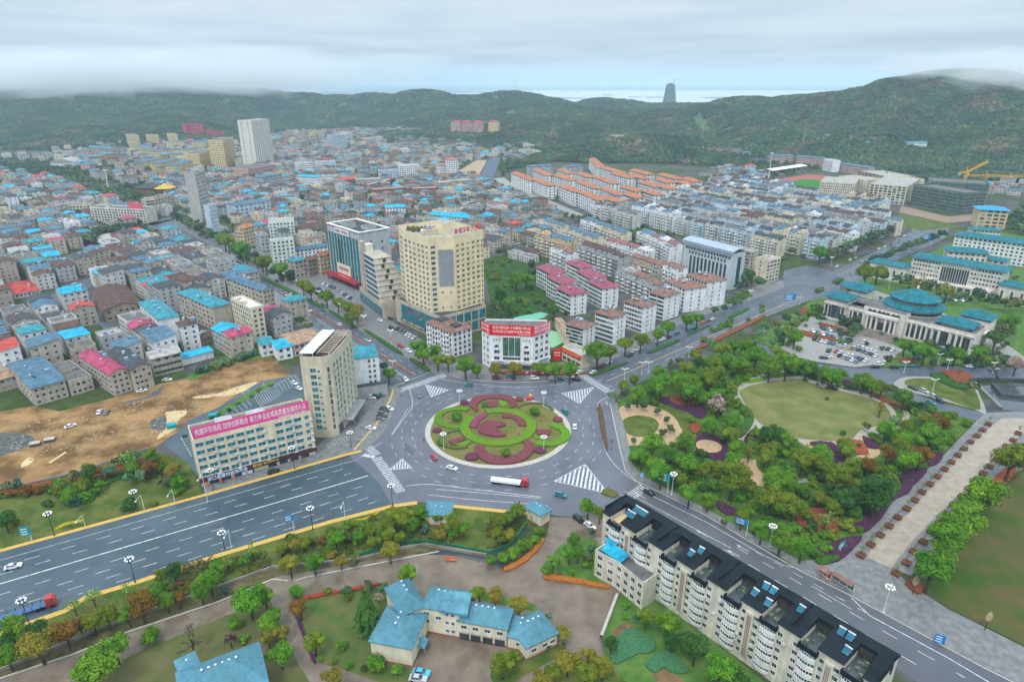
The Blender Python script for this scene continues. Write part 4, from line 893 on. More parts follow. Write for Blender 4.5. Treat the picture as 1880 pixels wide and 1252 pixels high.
o,an,ln=edge(q,4);nrm=np.array([sin(an),-cos(an)]);b=MB();b.box((o[0]+cos(an)*ln*.52+nrm[0]*.1,o[1]+sin(an)*ln*.52+nrm[1]*.1,hp+(H-hp)*.36),(ln*.9,.3,(H-hp)*.5),0,rot=an);b.build('grey_panel',mat('grey_panel',(.27,.29,.31),var=.12,streak=.2),t)
put_windows(t,o,an,ln,2,fh*3,hp+2,2,.8,1.2,glass,trimd,True)
c=np.mean(q,0);o,an,ln=edge(q,5);b=MB();b.box((c[0]+7,c[1]+5,H),(10,7,6),0,rot=an,top=1);b.box((c[0]-2,c[1]+1,H),(9,5,3),0,rot=an,top=1);b.build('roof_shed',[MATS['wall_hotel_yellow'],ROOF['pale']],t)
b=MB()
for k in range(7):b.box((c[0]-3,c[1]-4+k*.9,H+2.7),(9,.35,.3),0,rot=an)
b.build('roof_louvre',trimw,t)['kind']='stuff'
b=MB()
for k in range(40):b.ball((q[1][0]+2+random.random()*16,q[1][1]+1+random.random()*7,H+1+random.random()),random.uniform(.6,1.3),nu=5,nv=4)
b.build('roof_planting',olive,t)['kind']='stuff'
RL=mat('red_lettering',(.55,.02,.05),var=.08)
write(t,'新都荣和大酒店',3.6,(o[0]+cos(an)*ln*.5,o[1]+sin(an)*ln*.5,H+3.6),an,RL,width=ln*.9,ext=.12)
pts=[np.array(P(*p,hp)[:2])for p in((725.5,549),(808.5,584),(892,562))];pts.append(pts[0]+pts[2]-pts[1])
T,q=polybldg('hotel_podium','low glass fronted podium wrapping the foot of the yellow hotel tower','building',pts,hp,'beige','dark grey')
o,an,ln=edge(q,0);nrm=np.array([sin(an),-cos(an)]);X=lambda s,y:(o[0]+cos(an)*ln*s+nrm[0]*y,o[1]+sin(an)*ln*s+nrm[1]*y)
b=MB()
for k in range(8):
 for r in range(3):b.box((*X(.19+.1*k,.12),hp*.28+r*hp*.21),(ln*.097,.25,hp*.205),0,rot=an)
b.build('curtain_pane',glasst,T)['kind']='stuff'
b=MB();b.box((*X(.56,.4),hp*.14),(ln*.86,.7,hp*.12),0,rot=an);b.build('shop_fascia',mat('blue_fascia',(.02,.09,.22),var=.2),T)
write(T,'湖口大酒店 歡樂KTV',1.4,(*X(.42,.8),hp*.2),an,mat('yellow_lettering',(.85,.62,.05),var=.05,emit=.1),width=ln*.5);write(T,'新都荣和大酒店',1.5,(*X(.45,.3),hp*.72),an,RL,width=ln*.3)
o,an,ln=edge(q,1);put_windows(T,o,an,ln,2,hp*.45,hp*.12,6,ln/6*.82,hp*.36,glasst,trimd,True)
# ---- teal glass office
t=pblock('glass_office','teal glass curtain wall office with white fins and grey end wall','office',(600.5,415.5),(659,434),(714,424),base=531,wall=mat('wall_office_grey',(.42,.44,.47),var=.08,streak=.2),roof='flat',rc='dark grey',floors=10,ph=.5)
a,d,h,fl,ang,c=t_dims[t.name]
b=MB();b.box((-.15,d/2,4),(.3,d*.97,h-7),0);b.build('glass_front',glasst,t)
b=MB()
for k in range(11):b.box((-.45,d*(k+.2)/10.6,4),(.35,.22,h-7),0)
b.build('fin',trimw,t)['kind']='stuff'
b=MB();b.box((-.25,d*.62,h*.35),(.3,d*.14,h*.47),0);b.build('dark_glass_band',mat('dark_green_glass',(.01,.05,.05),rough=.15,spec=.6),t)
for k in range(5):link('window',win_mesh(1.3,1.5,glass,trimd),t,(a*.72,0,h*(.3+.13*k)),0);link('window',win_mesh(1,1.2,glass,trimd),t,(a*.36+(k%2)*2,0,h*(.45+.1*k)),0)
b=MB();parapet(b,a+1,d+1,h+2.2,.5,2.2,0,-.5,-.5)
for k in range(22):b.box((a*k/21,.2,h),(.35,.3,2.3),0);b.box((.2,d*k/21,h),(.3,.35,2.3),0)
b.build('roof_frame',trimw,t)['kind']='stuff'
b=MB();b.box((-.8,d*.5,h-2.6),(.5,d*.45,4),0);b.build('roof_signboard',trimw,t);write(t,'南鵬大厦酒店',2.2,(-1.1,d*.5,h-.6),-pi/2,mat('dark_red_letter',(.25,.05,.05)),width=d*.4)
b=MB();b.box((a*.4,d*.7,h),(a*.3,d*.2,4),0,top=1);b.box((a*.7,d*.35,h),(a*.3,d*.2,3),0,top=1);b.build('roof_shed',[WALL['pale grey'],ROOF['grey']],t)
b=MB();b.box((-1.6,d*.5,h*.06),(.4,d*.42,h*.30),0);b.build('advert_board',mat('cream_board',(.66,.6,.48),var=.06),t);b=MB();b.box((-1.9,d*.5,h*.07),(.3,d*.42,h*.1),0);b.build('red_advert',RED,t)
write(t,'国光购物',2.6,(-1.95,d*.5,h*.27),-pi/2,RL,width=d*.28);write(t,'湖口国光购物中心',1.2,(-2.1,d*.5,h*.12),-pi/2,WR,width=d*.36)
b=MB();b.box((-3,d*.52,3.6),(6,d*.96,.9),0);[b.tube((-5,d*(k+.5)/6,0),(-5,d*(k+.5)/6,3.6),.3,n=6)for k in range(6)];b.build('entrance_canopy',mat('maroon_canopy',(.30,.025,.035),var=.2),t)
# ---- stepped tower and its podium
t=pblock('stepped_tower_podium','low shop podium with tan roof at the foot of the stepped tower','building',(660,529),(701.6,559.5),(729,548.5),base=587,wall='beige',roof='flat',rc='tan',floors=2)
a,d,h,fl,ang,c=t_dims[t.name];b=MB();b.box((-.2,d*.5,1.5),(.4,d*.94,h*.6),0);b.build('shop_glass',glasst,t)
hpo=h;st=thing('stepped_tower','narrow beige tower of stepped balcony floors with blue glass side','tower',(c[0],c[1],0),ang);TH=hb(686.5,481,585)-0
b=MB();g_=MB();w_=MB();n=8;fh=(TH-hpo)/n
for k in range(n):
 s=n-1-k;ex=s*1.35;z=hpo+k*fh
 b.box((6.5+(ex-9)/2+4.5,d*.5-ex*.32,z),(11+ex,d*.48+ex*.55,fh-.35),0);b.box((6.5+(ex-9)/2+4.5,d*.5-ex*.32,z+fh-.35),(11.8+ex,d*.48+ex*.55+.8,.35),1)
 g_.box((.95-(0),d*.5-ex*.32,z+.9),(.4,d*.40+ex*.5,fh*.5),0);w_.box((6.5+(ex-9)/2+4.5+(1 if k%2 else-1),d*.26-ex*.6-.05,z+.3),(2,.3,fh*.68),0)
b.box((1.2,d*.78,hpo),(2.6,4,TH-hpo+7),1);b.box((4,d*.8,TH),(8,5,4.5),0)
b.build('wall',[WALL['stone'],WALL['beige']],st);g_.build('blue_glass',glassb,st)['kind']='stuff';w_.build('balcony_door',trimd,st)['kind']='stuff'
def mast(label,base,hgt,r,m,name='antenna_mast'):
 t=thing(name,label,'mast',base);b=MB();n=max(6,int(hgt/3));z=[hgt*k/n for k in range(n+1)];rr=[r*(1-.8*k/n)for k in range(n+1)]
 cs=[(1,1),(-1,1),(-1,-1),(1,-1)]
 for k in range(n):
  for i in range(4):
   x,y=cs[i];x2,y2=cs[(i+1)%4];tw=max(.05,r*.055)
   b.tube((x*rr[k],y*rr[k],z[k]),(x*rr[k+1],y*rr[k+1],z[k+1]),tw,n=3);b.tube((x*rr[k],y*rr[k],z[k]),(x2*rr[k+1],y2*rr[k+1],z[k+1]),tw*.7,n=3);b.tube((x*rr[k],y*rr[k],z[k]),(x2*rr[k],y2*rr[k],z[k]),tw*.7,n=3)
 b.build('lattice',m,t);b=MB();b.tube((0,0,hgt),(0,0,hgt*1.15),max(.05,r*.04),n=4);b.build('aerial',m,t);return t
ca,sa=cos(ang),sin(ang);mast('pale green lattice antenna mast on top of the stepped tower',(c[0]+6*ca-d*.5*sa,c[1]+6*sa+d*.5*ca,TH),26,1.5,mat('green_steel',(.30,.45,.42),var=.1))
# ---- long terraced flats beside the south-east road
h=hb(1273.6,1044.7,1146)
c,ang,a,d=lcr((1130.8,909.6),(1107.8,935.5),(1612,1253),h);d=max(d,11)
mark(foot(c,ang,a,d,4))
t=thing('terraced_flats','long cream flats with black roof, green balconies and sunken roof terraces','apartment block',(c[0],c[1],0),ang)
ivory=mat('wall_flats',(.64,.60,.49),var=.14,streak=.35);blk=ROOF['black'];hz_=h-2.7;NB=8;bw=a/NB;fh=hz_/6.6
b=MB();b.box((a/2,d/2,0),(a,d,hz_),0,top=1);b.build('wall',[ivory,mat('terrace_floor',(.055,.07,.075),rough=.3,var=.4,scale=.6,spec=.5)],t)
rf=MB();wl=MB()
for k in range(NB+1):
 x0=0 if k==0 else bw*(k-.5)+bw*.21;x1=a if k==NB else bw*(k+.5)-bw*.21
 wl.box(((x0+x1)/2,d*.32,hz_),(x1-x0,d*.64,1.95),0)
 rf.poly([(x0-.15,-.5,h-.5),(x1+.15,-.5,h-.5),(x1+.15,d*.66,h+1.0),(x0-.15,d*.66,h+1.0)]);rf.poly([(x0-.15,-.5,h-.7),(x1+.15,-.5,h-.7),(x1+.15,-.5,h-.5),(x0-.15,-.5,h-.5)])
 for xx in(x0-.15,x1+.15):rf.poly([(xx,-.5,h-.7),(xx,d*.66,h-.7),(xx,d*.66,h+1.0),(xx,-.5,h-.5)])
wl.box((a/2,d*.83,hz_),(a,d*.34,2.6),0);rf.poly([(-.3,d*.66,h+1.0),(a+.3,d*.66,h+1.0),(a+.3,d+.6,h+.1),(-.3,d+.6,h+.1)]);rf.poly([(-.3,d*.66,h+.98),(-.3,d*.66,hz_),(a+.3,d*.66,hz_),(a+.3,d*.66,h+.98)][::-1])
for k in range(NB+1):rf.box((a*k/NB if 0<k<NB else(.2 if k==0 else a-.2),d*.5,h+.2),(.3,d*.9,.95),0)if k%2==0 else None
wl.build('top_storey',ivory,t);rf.build('roof',blk,t)
def balc(w,gm,n=7):
 b=MB();prof=[(-w/2+w*k/(n-1),-(.5+.5*sin(pi*k/(n-1))))for k in range(n)]
 for k in range(n-1):
  p,q2=prof[k],prof[k+1]
  b.poly([(*p,0),(*q2,0),(*q2,.95),(*p,.95)],0);b.poly([(*p,0),(p[0],0,0),(q2[0],0,0),(*q2,0)],0);b.poly([(*p,.95),(*q2,.95),(q2[0],q2[1]+.25,.95),(p[0],p[1]+.25,.95)],0)
  b.poly([(p[0]*.97,p[1]+.15,.95),(q2[0]*.97,q2[1]+.15,.95),(q2[0]*.97,q2[1]+.15,2.05),(p[0]*.97,p[1]+.15,2.05)],1)
  b.box((p[0]*.97,p[1]+.14,.95),(.12,.12,1.1),0)
 b.poly([(*prof[0],0),(*prof[0],.95),(prof[0][0],0,.95),(prof[0][0],0,0)],0);b.poly([(*prof[-1],0),(prof[-1][0],0,0),(prof[-1][0],0,.95),(*prof[-1],.95)],0)
 b.poly([(x,y-.12,2.05)for x,y in prof]+[(w/2,0,2.05),(-w/2,0,2.05)],0);b.poly([(*p,2.05-.12)for p in prof]+[(w/2,0,1.93),(-w/2,0,1.93)],0)
 return b.mesh('balcony',[trimw,gm])
BM=[balc(bw*.40,m)for m in(glassg,mat('clear_grey_glass',(.16,.20,.20),rough=.2,var=.4,spec=.6),glassg,glass)]
par=MB()
for k in range(NB):
 xc=bw*(k+.5)
 for r in range(6):
  if k==0 and r<2:continue
  link('balcony',BM[(k*5+r*3+(k*r)%2)%4],t,(xc,-.02,fh*(r+.62)))
  for s in(-1,1):
   if(k+(s>0))%2==0 or(k in(0,)and s<0):link('window',win_mesh(1.3,1.35,glass,trimw),t,(xc+s*bw*.30,0,fh*(r+.95)),0)
   else:link('window',win_mesh(1.9,1.35,glassg if(r+k)%3 else glass,trimw),t,(xc+s*bw*.36,0,fh*(r+.95)),0)
 par.box((xc,-.9,hz_-.3),(bw*.44,.3,1.35),0);par.box((xc-bw*.22,-.35,hz_-.3),(.3,1.2,1.35),0);par.box((xc+bw*.22,-.35,hz_-.3),(.3,1.2,1.35),0);par.box((xc,-.45,hz_-.35),(bw*.42,.9,.35),0)
par.build('terrace_parapet',blk,t)['kind']='stuff'
for k in range(1,NB,2):
 b=MB();b.box((bw*k,-.25,fh*.9),(2.2,.5,hz_-fh*.9),0);b.build('stair_shaft',ivory,t)
 b=MB()
 for r in range(40):
  for u in(-1,0,1):b.box((bw*k+u*.42,-.52,fh*1.0+r*(hz_-fh*1.3)/40),(.30,.08,(hz_-fh)/40*.62),0)
 b.build('brick_lattice',mat('pink_tile',(.27,.17,.14),var=.2),t)['kind']='stuff'
b=MB()
for k in range(30):b.box((random.uniform(.05,.97)*a,-.3,fh*random.uniform(1.2,6)),(.9,.5,.6),0)
b.build('air_conditioner',tank,t)['kind']='stuff'
HM=MB();heater(HM,0,0,0,s=.85);HMm=HM.mesh('solar_heater',[mat('cyan_panel',(.02,.13,.20),rough=.3,var=.3,spec=.15),tank])
for x,y in((.085,.3),(.105,.3),(.092,.58),(.112,.58),(.130,.58),(.37,.25),(.385,.5),(.62,.6),(.645,.6),(.66,.2),(.74,.55),(.86,.6),(.885,.6),(.9,.22),(.61,.25)):link('solar_heater',HMm,t,(a*x,d*y,h+.3+y),random.uniform(-.15,.15))
b=MB();b.box((a*.0585,d*.34,hz_+.05),(bw*.34,d*.45,.08),0);b.build('tan_terrace',mat('sand_floor',(.62,.47,.27),var=.15),t)
b=MB()
for k in range(1,NB):
 for _ in range(5):b.box((bw*(k+.5)+random.uniform(-.15,.15)*bw,d*random.uniform(.1,.55),hz_),(random.uniform(.4,1.6),random.uniform(.3,1),random.uniform(.4,1.1)),0)
b.build('terrace_clutter',mat('terrace_planter',(.14,.17,.12),var=.6,scale=2),t)['kind']='stuff'
b=MB();b.poly([(bw*.3,-2.1,fh*4.2),(bw*.7,-2.1,fh*4.2),(bw*.7,-.6,fh*4.55),(bw*.3,-.6,fh*4.55)]);b.build('cyan_awning',ROOF['cyan'],t)
hp=hb(1092.5,1013,1056);A,B_,C_=[np.array(P(*p,hp)[:2])for p in((1092.5,1013),(1131.7,1034),(1182,1074))]
ax=np.array([cos(ang),sin(ang)]);ay=np.array([-sin(ang),cos(ang)])
back=lambda p:p+ay*max(0.5,(c-p)@ay-.3)
t,q=polybldg('flats_annex','low cream annex with cyan awning joined to the front of the terraced flats','building',[A,B_,C_,back(C_),back(A)],hp,ivory,'grey')
o,an,ln=edge(q,0);put_windows(t,o,an,ln,3,hp/3,hp*.12,2,1.7,1.5,glass,trimw,True);o,an,ln=edge(q,1);put_windows(t,o,an,ln,3,hp/3,hp*.12,4,1.5,1.6,glass,trimw,True)
b=MB();p0=np.array(q[0])+ay*1.2+ax*1;b.poly([(*p0,hp+1.0),(*(p0+ax*8),hp+1.0),(*(p0+ax*8+ay*4),hp+2.0),(*(p0+ay*4),hp+2.0)]);b.build('cyan_awning',ROOF['cyan'],t)
# ---- campus buildings with blue roofs
def seams(b,a,d,h,rise,ov,x0=0,y0=0,step=1.0):
 "standing seams on the two long slopes of a hip roof"
 s=min(a,d)/2+ov
 n=int(a/step)if a>=d else int(d/step)
 for k in range(1,n):
  u=(a if a>=d else d)*k/n;f=min(1,(u+ov)/s,((a if a>=d else d)-u+ov)/s);zt=h+.25+(rise-.25)*f
  if a>=d:
   for e,sg in((y0-ov,1),(y0+d+ov,-1)):b.tube((x0+u,e,h+.27),(x0+u,e+sg*s*f,zt+.02),.07,n=3)
  else:
   for e,sg in((x0-ov,1),(x0+a+ov,-1)):b.tube((e,y0+u,h+.27),(e+sg*s*f,y0+u,zt+.02),.07,n=3)
crm=mat('wall_campus',(.68,.62,.47),var=.1,streak=.25)
def campus(name,label,blocks):
 h0=blocks[0][3];o=P(*blocks[0][1],h0);t=thing(name,label,'building',(o[0],o[1],0));frames=[]
 for(L,C,R,h,rise,ov)in blocks:
  c,ang,a,d=lcr(L,C,R,h);mark(foot(c,ang,a,d,2));cl=(c[0]-o[0],c[1]-o[1])
  b=MB();b.box((a/2,d/2,0),(a,d,h),0);b.box((a/2,d/2,0),(a+.1,d+.1,.6),1);xf(b,cl,ang).build('wall',[crm,WALL['red brick']],t)
  b=MB();hip(b,a,d,h,rise,ov);xf(b,cl,ang).build('roof',mat('roof_campus',(.085,.225,.29),rough=.55,var=.13,scale=.09,streak=.3,spec=.12),t)
  b=MB();seams(b,a,d,h,rise,ov);xf(b,cl,ang).build('roof_seam',mat('seam_blue',(.125,.29,.36),rough=.45,var=.1),t)['kind']='stuff'
  b=MB();parts=int(max(a,d)/3)
  for k in range(parts):b.box((a*(.25+.5*(k+.5)/parts)if a>=d else a/2,d/2 if a>=d else d*(.25+.5*(k+.5)/parts),h+rise-.02),(.5,.5,.18),0)
  xf(b,cl,ang).build('ridge_cap',tank,t)['kind']='stuff'
  frames.append((cl,ang,a,d,h))
 return t,frames
hA=hb(843,1124.5,1170);hC=hb(754.6,1189.5,1224);hD=hb(930,1155,1188);hE=hb(965,1189.5,1212)
t,fr=campus('campus_building','long cream campus building of joined blue hip roofs around a courtyard',[((792,1077),(776,1114.6),(843,1126),hA,3.2,.4),((709,1081),(737,1130),(779,1112),hA+.05,4.2,.5),((680,1176),(754.6,1190),(783,1128),hC,3.4,.5),((852,1104),(841,1139),(930,1155),hD,3.0,.4),((944,1130),(932,1168),(972,1176),hE,2.6,.4),((946,1142),(966,1189),(1023,1162),hE+.05,3.6,.4)])
def wloc(f,x,z,face=1):
 cl,ang,a,d,h=f;ca,sa=cos(ang),sin(ang)
 if face==1:return(cl[0]+x*a*ca,cl[1]+x*a*sa,z),ang
 if face==2:return(cl[0]-(1-x)*d*sa,cl[1]+(1-x)*d*ca,z),ang-pi/2
 return(cl[0]+a*ca-x*d*sa,cl[1]+a*sa+x*d*ca,z),ang+pi/2
def cw(f,x,z,w=1.1,h=1.2,face=1,g=glassb,nm='window'):
 p,an=wloc(f,x,z,face);return link(nm,win_mesh(w,h,g,trimw),t,p,an)
for r in range(3):
 for x in(.66,.82):cw(fr[0],x,1.4+r*hA/3.1)
cw(fr[0],.42,hA*.62,1.6);cw(fr[0],.1,hA*.72,1.6,g=glass);cw(fr[0],.1,hA*.42,1.6,g=glassg)
for x in(.12,.36,.61,.86):cw(fr[3],x,hD*.62,1.7,1.2,g=glass)
for x in(.12,.36,.61,.86):
 p,an=wloc(fr[3],x,.05);b=MB();b.box((0,-.06,0),(2.7,.16,2.7),0);b.box((0,-.1,2.3),(2.8,.2,.5),1);o_=b.build('garage_door',[trimd,WALL['grey']],t);o_.location=p;o_.rotation_euler=(0,0,an)
cw(fr[2],.48,hC*.52,1.1,1.2,g=glassg);
for x in(.2,.4,.6,.8):cw(fr[2],x,hC*.35,1.3,1.4,face=3,g=glass)
for x in(.25,.6,.85):cw(fr[5],x,hE*.4,1.5,1.2,g=glass)
cw(fr[4],.5,hE*.4,1.5)
p,an=wloc(fr[2],.48,2.6);b=MB();b.poly([(-1.7,-2,0),(1.7,-2,0),(1.7,0,.8),(-1.7,0,.8)]);b.poly([(-1.7,0,.7),(1.7,0,.7),(1.7,-2,-.1),(-1.7,-2,-.1)]);[b.tube((s,-1.9,-2.6),(s,-1.9,0),.1,n=4)for s in(-1.5,1.5)];o_=b.build('porch_roof',ROOF['campus blue'],t);o_.location=p;o_.rotation_euler=(0,0,an)
p,an=wloc(fr[1],.5,hA+4.1);b=MB();b.tube((0,9,0),(0,9,6),.12,.05,n=5);b.build('aerial',tank,t).location=p
p,an=wloc(fr[0],.95,hA+1.2);b=MB();b.poly([(-5,-1,-.5),(3,-1,-.5),(3,4,2.6),(-5,4,2.2)]);b.poly([(-5,-1,-.9),(3,-1,-.9),(3,-1,0),(-5,-1,-.5)]);o_=b.build('dormer_roof',ROOF['campus blue'],t);o_.location=p;o_.rotation_euler=(0,0,an)
hF=8.5
t2,fr2=campus('campus_building','low cream building under a broad pale blue hip roof among round trees',[((311,1242),(334,1312),(489,1251),hF,4.5,.6),((322,1214),(330,1236),(366,1218),hF-1,.9,.3)])
t=t2;cw(fr2[0],.2,4,face=3)
t,fr3=campus('gatehouse','small cream gatehouse with blue hip roof at the campus entrance',[((968,931),(993,946),(1005,933),5.0,1.6,.7)])
t,fr3=campus('garden_pavilion','low pavilion with wide blue roof beside the yellow paved strip',[((775,920),(779,944),(824,947),4.4,1.0,.5)])
# ================================================================ MORE BUILDINGS
# ---- government hall with the round teal roof
A,B_=np.array(P(1509.7,582.5)[:2]),np.array(P(1780,652.4)[:2]);u=B_-A;a=np.linalg.norm(u);ang=atan2(u[1],u[0]);d=a*.40
t=thing('government_hall','stone hall with round two-tier teal roof and columned front','hall',(A[0],A[1],0),ang);mark(foot(A,ang,a,d,4))
h=hb(1509.7+4,548,582.5);stone=WALL['stone'];k_=a/100.0;tealr=ROOF['hall teal']
W_=MB();W_.box((a*.5,d*.5,0),(a*.96,d*.62,h*.86),0,top=1)
for x0,x1,y0,y1,hh in((0,.16,0,.42,1.0),(.72,1.0,0,.42,1.0),(.03,.15,.85,1.25,1.0),(.82,1.0,.74,1.14,1.05),(.30,.58,-.10,.3,1.18),(.58,.72,.02,.4,.95),(.16,.30,.05,.4,.86)):
 W_.box(((x0+x1)/2*a,(y0+y1)/2*d,0),((x1-x0)*a,(y1-y0)*d,h*hh),0,top=1)
for x0,x1,y in((0,.16,0),(.72,1,0),(.58,.72,.02),(.16,.3,.05)):W_.box(((x0+x1)/2*a,y*d-.25,h*(.80 if x0!=.16 else .72)),((x1-x0)*a+.6,.9,.7),0);W_.box(((x0+x1)/2*a,y*d-.2,0),((x1-x0)*a+.4,.8,1.2),0)
W_.build('wall',[stone,ROOF['grey']],t)
R_=MB()
for x0,x1,y0,y1 in((0,.16,0,.42),(.77,.96,.05,.42),(.03,.15,.85,1.25),(.83,.99,.76,1.12)):hip(R_,(x1-x0)*a,(y1-y0)*d,h*1.13,3.4,1.6,x0=x0*a,y0=y0*d)
R_.build('pavilion_roof',tealr,t)
b=MB()
for x0,x1,y0,y1 in((0,.16,0,.42),(.77,.96,.05,.42),(.03,.15,.85,1.25),(.83,.99,.76,1.12)):b.box(((x0+x1)/2*a,(y0+y1)/2*d,h*.98),((x1-x0)*a*.86,(y1-y0)*d*.86,h*.15),0)
b.build('roof_storey',stone,t)
cx,cy=a*.53,d*.62
def ring(b,r0,z0,r1,z1,n=40,m=0,e=1.0):
 for k in range(n):
  p,q=2*pi*k/n,2*pi*(k+1)/n
  b.poly([(cx+r0*cos(p),cy+r0*sin(p)*e,z0),(cx+r0*cos(q),cy+r0*sin(q)*e,z0),(cx+r1*cos(q),cy+r1*sin(q)*e,z1),(cx+r1*cos(p),cy+r1*sin(p)*e,z1)],m)
r1,r2=a*.205,a*.165
b=MB();ring(b,r1*.9,h*.8,r1*.9,h*1.20);ring(b,r2*.92,h*1.3,r2*.92,h*1.58);b.build('drum',stone,t)
b=MB();ring(b,r1,h*1.2,r1,h*1.235);ring(b,r1,h*1.235,r2*.9,h*1.42);b.build('lower_round_roof',tealr,t)
b=MB();ring(b,r2,h*1.56,r2,h*1.60);ring(b,r2,h*1.60,.4,h*1.60+5.2);b.build('round_roof',tealr,t)
b=MB();b.tube((cx,cy,h*1.6+5),(cx,cy,h*1.6+6.8),.7,.5,n=8,cap=True);b.build('finial',trimw,t)
for r_,z,hh,n,w in((r1*.9,h*1.0,h*.13,26,2.0),(r2*.92,h*1.42,h*.12,30,1.0)):
 b=MB()
 for k in range(n):
  p=pi+pi*(k+.5)/n*1.0;x,y=cx+(r_+.12)*cos(p),cy+(r_+.12)*sin(p);tx,ty=-sin(p)*w/2,cos(p)*w/2
  b.poly([(x-tx,y-ty,z),(x+tx,y+ty,z),(x+tx,y+ty,z+hh),(x-tx,y-ty,z+hh)])
 b.build('drum_window',glass,t)['kind']='stuff'
def slit(x,y,w,z0,z1,m=glass):
 b=MB();b.box((0,0,0),(w,.3,z1-z0),0);o=b.build('tall_window',m,t);o.location=(x*a,y*d-.05,z0)
for x in(.018,.045,.142):slit(x,0,1.5,1.6,h*.72)
slit(.08,0,3.8,1.6,h*.76);slit(.115,0,1.5,1.6,h*.72)
for x in(.19,.228,.266):slit(x,.05,2.6,1.6,h*.64)
for x in(.60,.635,.67,.70):slit(x,.02,2.4,1.6,h*.72)
for x in(.735,.775,.885,.95,.972):slit(x,0,1.6,1.6,h*.72)
slit(.835,0,5.0,1.6,h*.76);slit(.92,0,1.6,1.6,h*.72)
b=MB()
for x in(.185,.209,.247,.285,.588,.617,.652,.685,.715,.752,.795,.86,.90,.935):b.box((x*a,(.05 if x<.3 else .02 if x<.72 else 0)*d-.35,1.2),(.9,.9,h*.70),0)
b.build('pilaster',stone,t)['kind']='stuff'
b=MB();y0=-.10*d
for x in(.345,.375,.41,.47,.505,.535):b.box((x*a,y0-1.6,2.2),(1.1,1.1,h*.66),0)
b.box((.44*a,y0-1.4,h*.66+2.2),(.22*a,2.6,1.6),0);b.build('portico',stone,t)
for x in(.36,.392,.49,.52):slit(x,-.10,2.4,2.4,h*.62)
slit(.44,-.10,7.5,2.4,h*.56)
for x in(.345,.375,.41,.44,.47,.505,.535):
 b=MB();b.poly([(cos(pi*k/8)*1.3,-.02,1.5+sin(pi*k/8)*1.3)for k in range(9)]+[(-1.3,-.02,0),(1.3,-.02,0)]);o_=b.build('arched_window',glass,t);o_.location=(x*a,y0-.06,h*.88)
b=MB()
for k in range(8):b.box((.44*a,y0-3-k*1.1,0),(.26*a+k*.3,1.12,2.2-k*.27),0)
b.build('steps',mat('brown_steps',(.20,.165,.14),var=.2),t)
b=MB();b.box((1.0*a+3,.62*d,h*.62),(7,.22*d,1),0);[b.box((1.0*a+5.6,d*y,0),(1.1,1.1,h*.62),0)for y in(.53,.59,.65,.71)];b.build('side_porch',stone,t)
# ---- administration buildings behind
def wing(t,x,y,w,dd,hh,roofc='hall teal',rise=2.2,shed=True,n=0,cw_=1.2):
 b=MB();b.box((x+w/2,y+dd/2,0),(w,dd,hh),0,top=1);b.build('wing',[stone,ROOF['grey']],t)
 if shed:b=MB();hip(b,w,dd,hh,rise,1.0,x0=x,y0=y);b.build('wing_roof',ROOF[roofc],t)
 if n:
  b=MB();[b.box((x+w*(k+.5)/n,y-.05,1),(cw_,.3,hh*.62),0)for k in range(n)];b.build('tall_window',glass,t)['kind']='stuff'
t=fblock('administration_building','long stone office with teal eaves behind the round roofed hall','office',(1676,472),(1845,500),18,base=517,wall=stone,roof='hip',rc='hall teal',rise=2.6,ov=1.6,floors=6,look=None)
a,d,h,fl,ang,c=t_dims[t.name];fh=h/6
for x0,x1 in((.02,.33),(.66,.98)):
 for r in range(2,6):put_windows(t,(a*x0,0),0,a*(x1-x0),1,fh,r*fh+.8,9,1.2,1.5,glass,trimw)
b=MB();[b.box((a*(.36+.028*k),-.1,h*.28),(1.15,.4,h*.55),0)for k in range(11)];b.build('tall_window',glass,t)['kind']='stuff'
b=MB();b.box((a*.5,-3,h*.22),(a*.86,6,.9),0);[b.box((a*(.1+.08*k),-5.4,0),(1,1,h*.22),0)for k in range(11)];b.build('portico',stone,t)
wing(t,-26,-8,26,16,h*.62,n=5);wing(t,a,-8,28,16,h*.62,n=5)
mark(foot(c,ang,a+30,26,2));mark(foot((c[0]-28*cos(ang),c[1]-28*sin(ang)),ang,30,26,2))
t=fblock('rear_office','lower stone office with teal roof just behind the long administration office','office',(1741,461),(1814,467),16,h=20,wall=stone,roof='hip',rc='hall teal',rise=2.4,ov=1.4,f1='auto',f2='auto')
t=fblock('rear_office','small stone block with teal roof right of the rear office','office',(1802,474),(1846,481),12,h=16,wall=stone,roof='hip',rc='hall teal',rise=1.8,ov=1.2,f1='auto')
t=fblock('long_office','longest white office with teal roof running out of the photograph to the right','office',(1754,432),(1905,452),18,base=470,wall='white',roof='hip',rc='hall teal',rise=2.8,ov=1.6,f1='auto',f2='auto')
t=fblock('small_office','low teal roofed block between the blue roofed office and the long white office','office',(1786,422),(1838,425),14,h=9,wall=stone,roof='hip',rc='hall teal',rise=2.0,ov=1.2,f1='auto')
t=fblock('blue_roofed_office','five storey cream office with bright blue hip roof at the foot of the hill','office',(1799,385),(1853,388),22,base=418,wall='sand',roof='hip',rc=mat('roof_bright_blue',(.03,.28,.48),rough=.45,var=.15),rise=3.0,ov=1.6,floors=5,f1=(4,4.2,2.0,1),f3='auto')
t=fblock('teal_lodge','low lodge with wide teal roof between the office and the road junction','building',(1556,529),(1603,531),14,h=7,wall='pink',roof='hip',rc='hall teal',rise=3,ov=2,f1='auto')
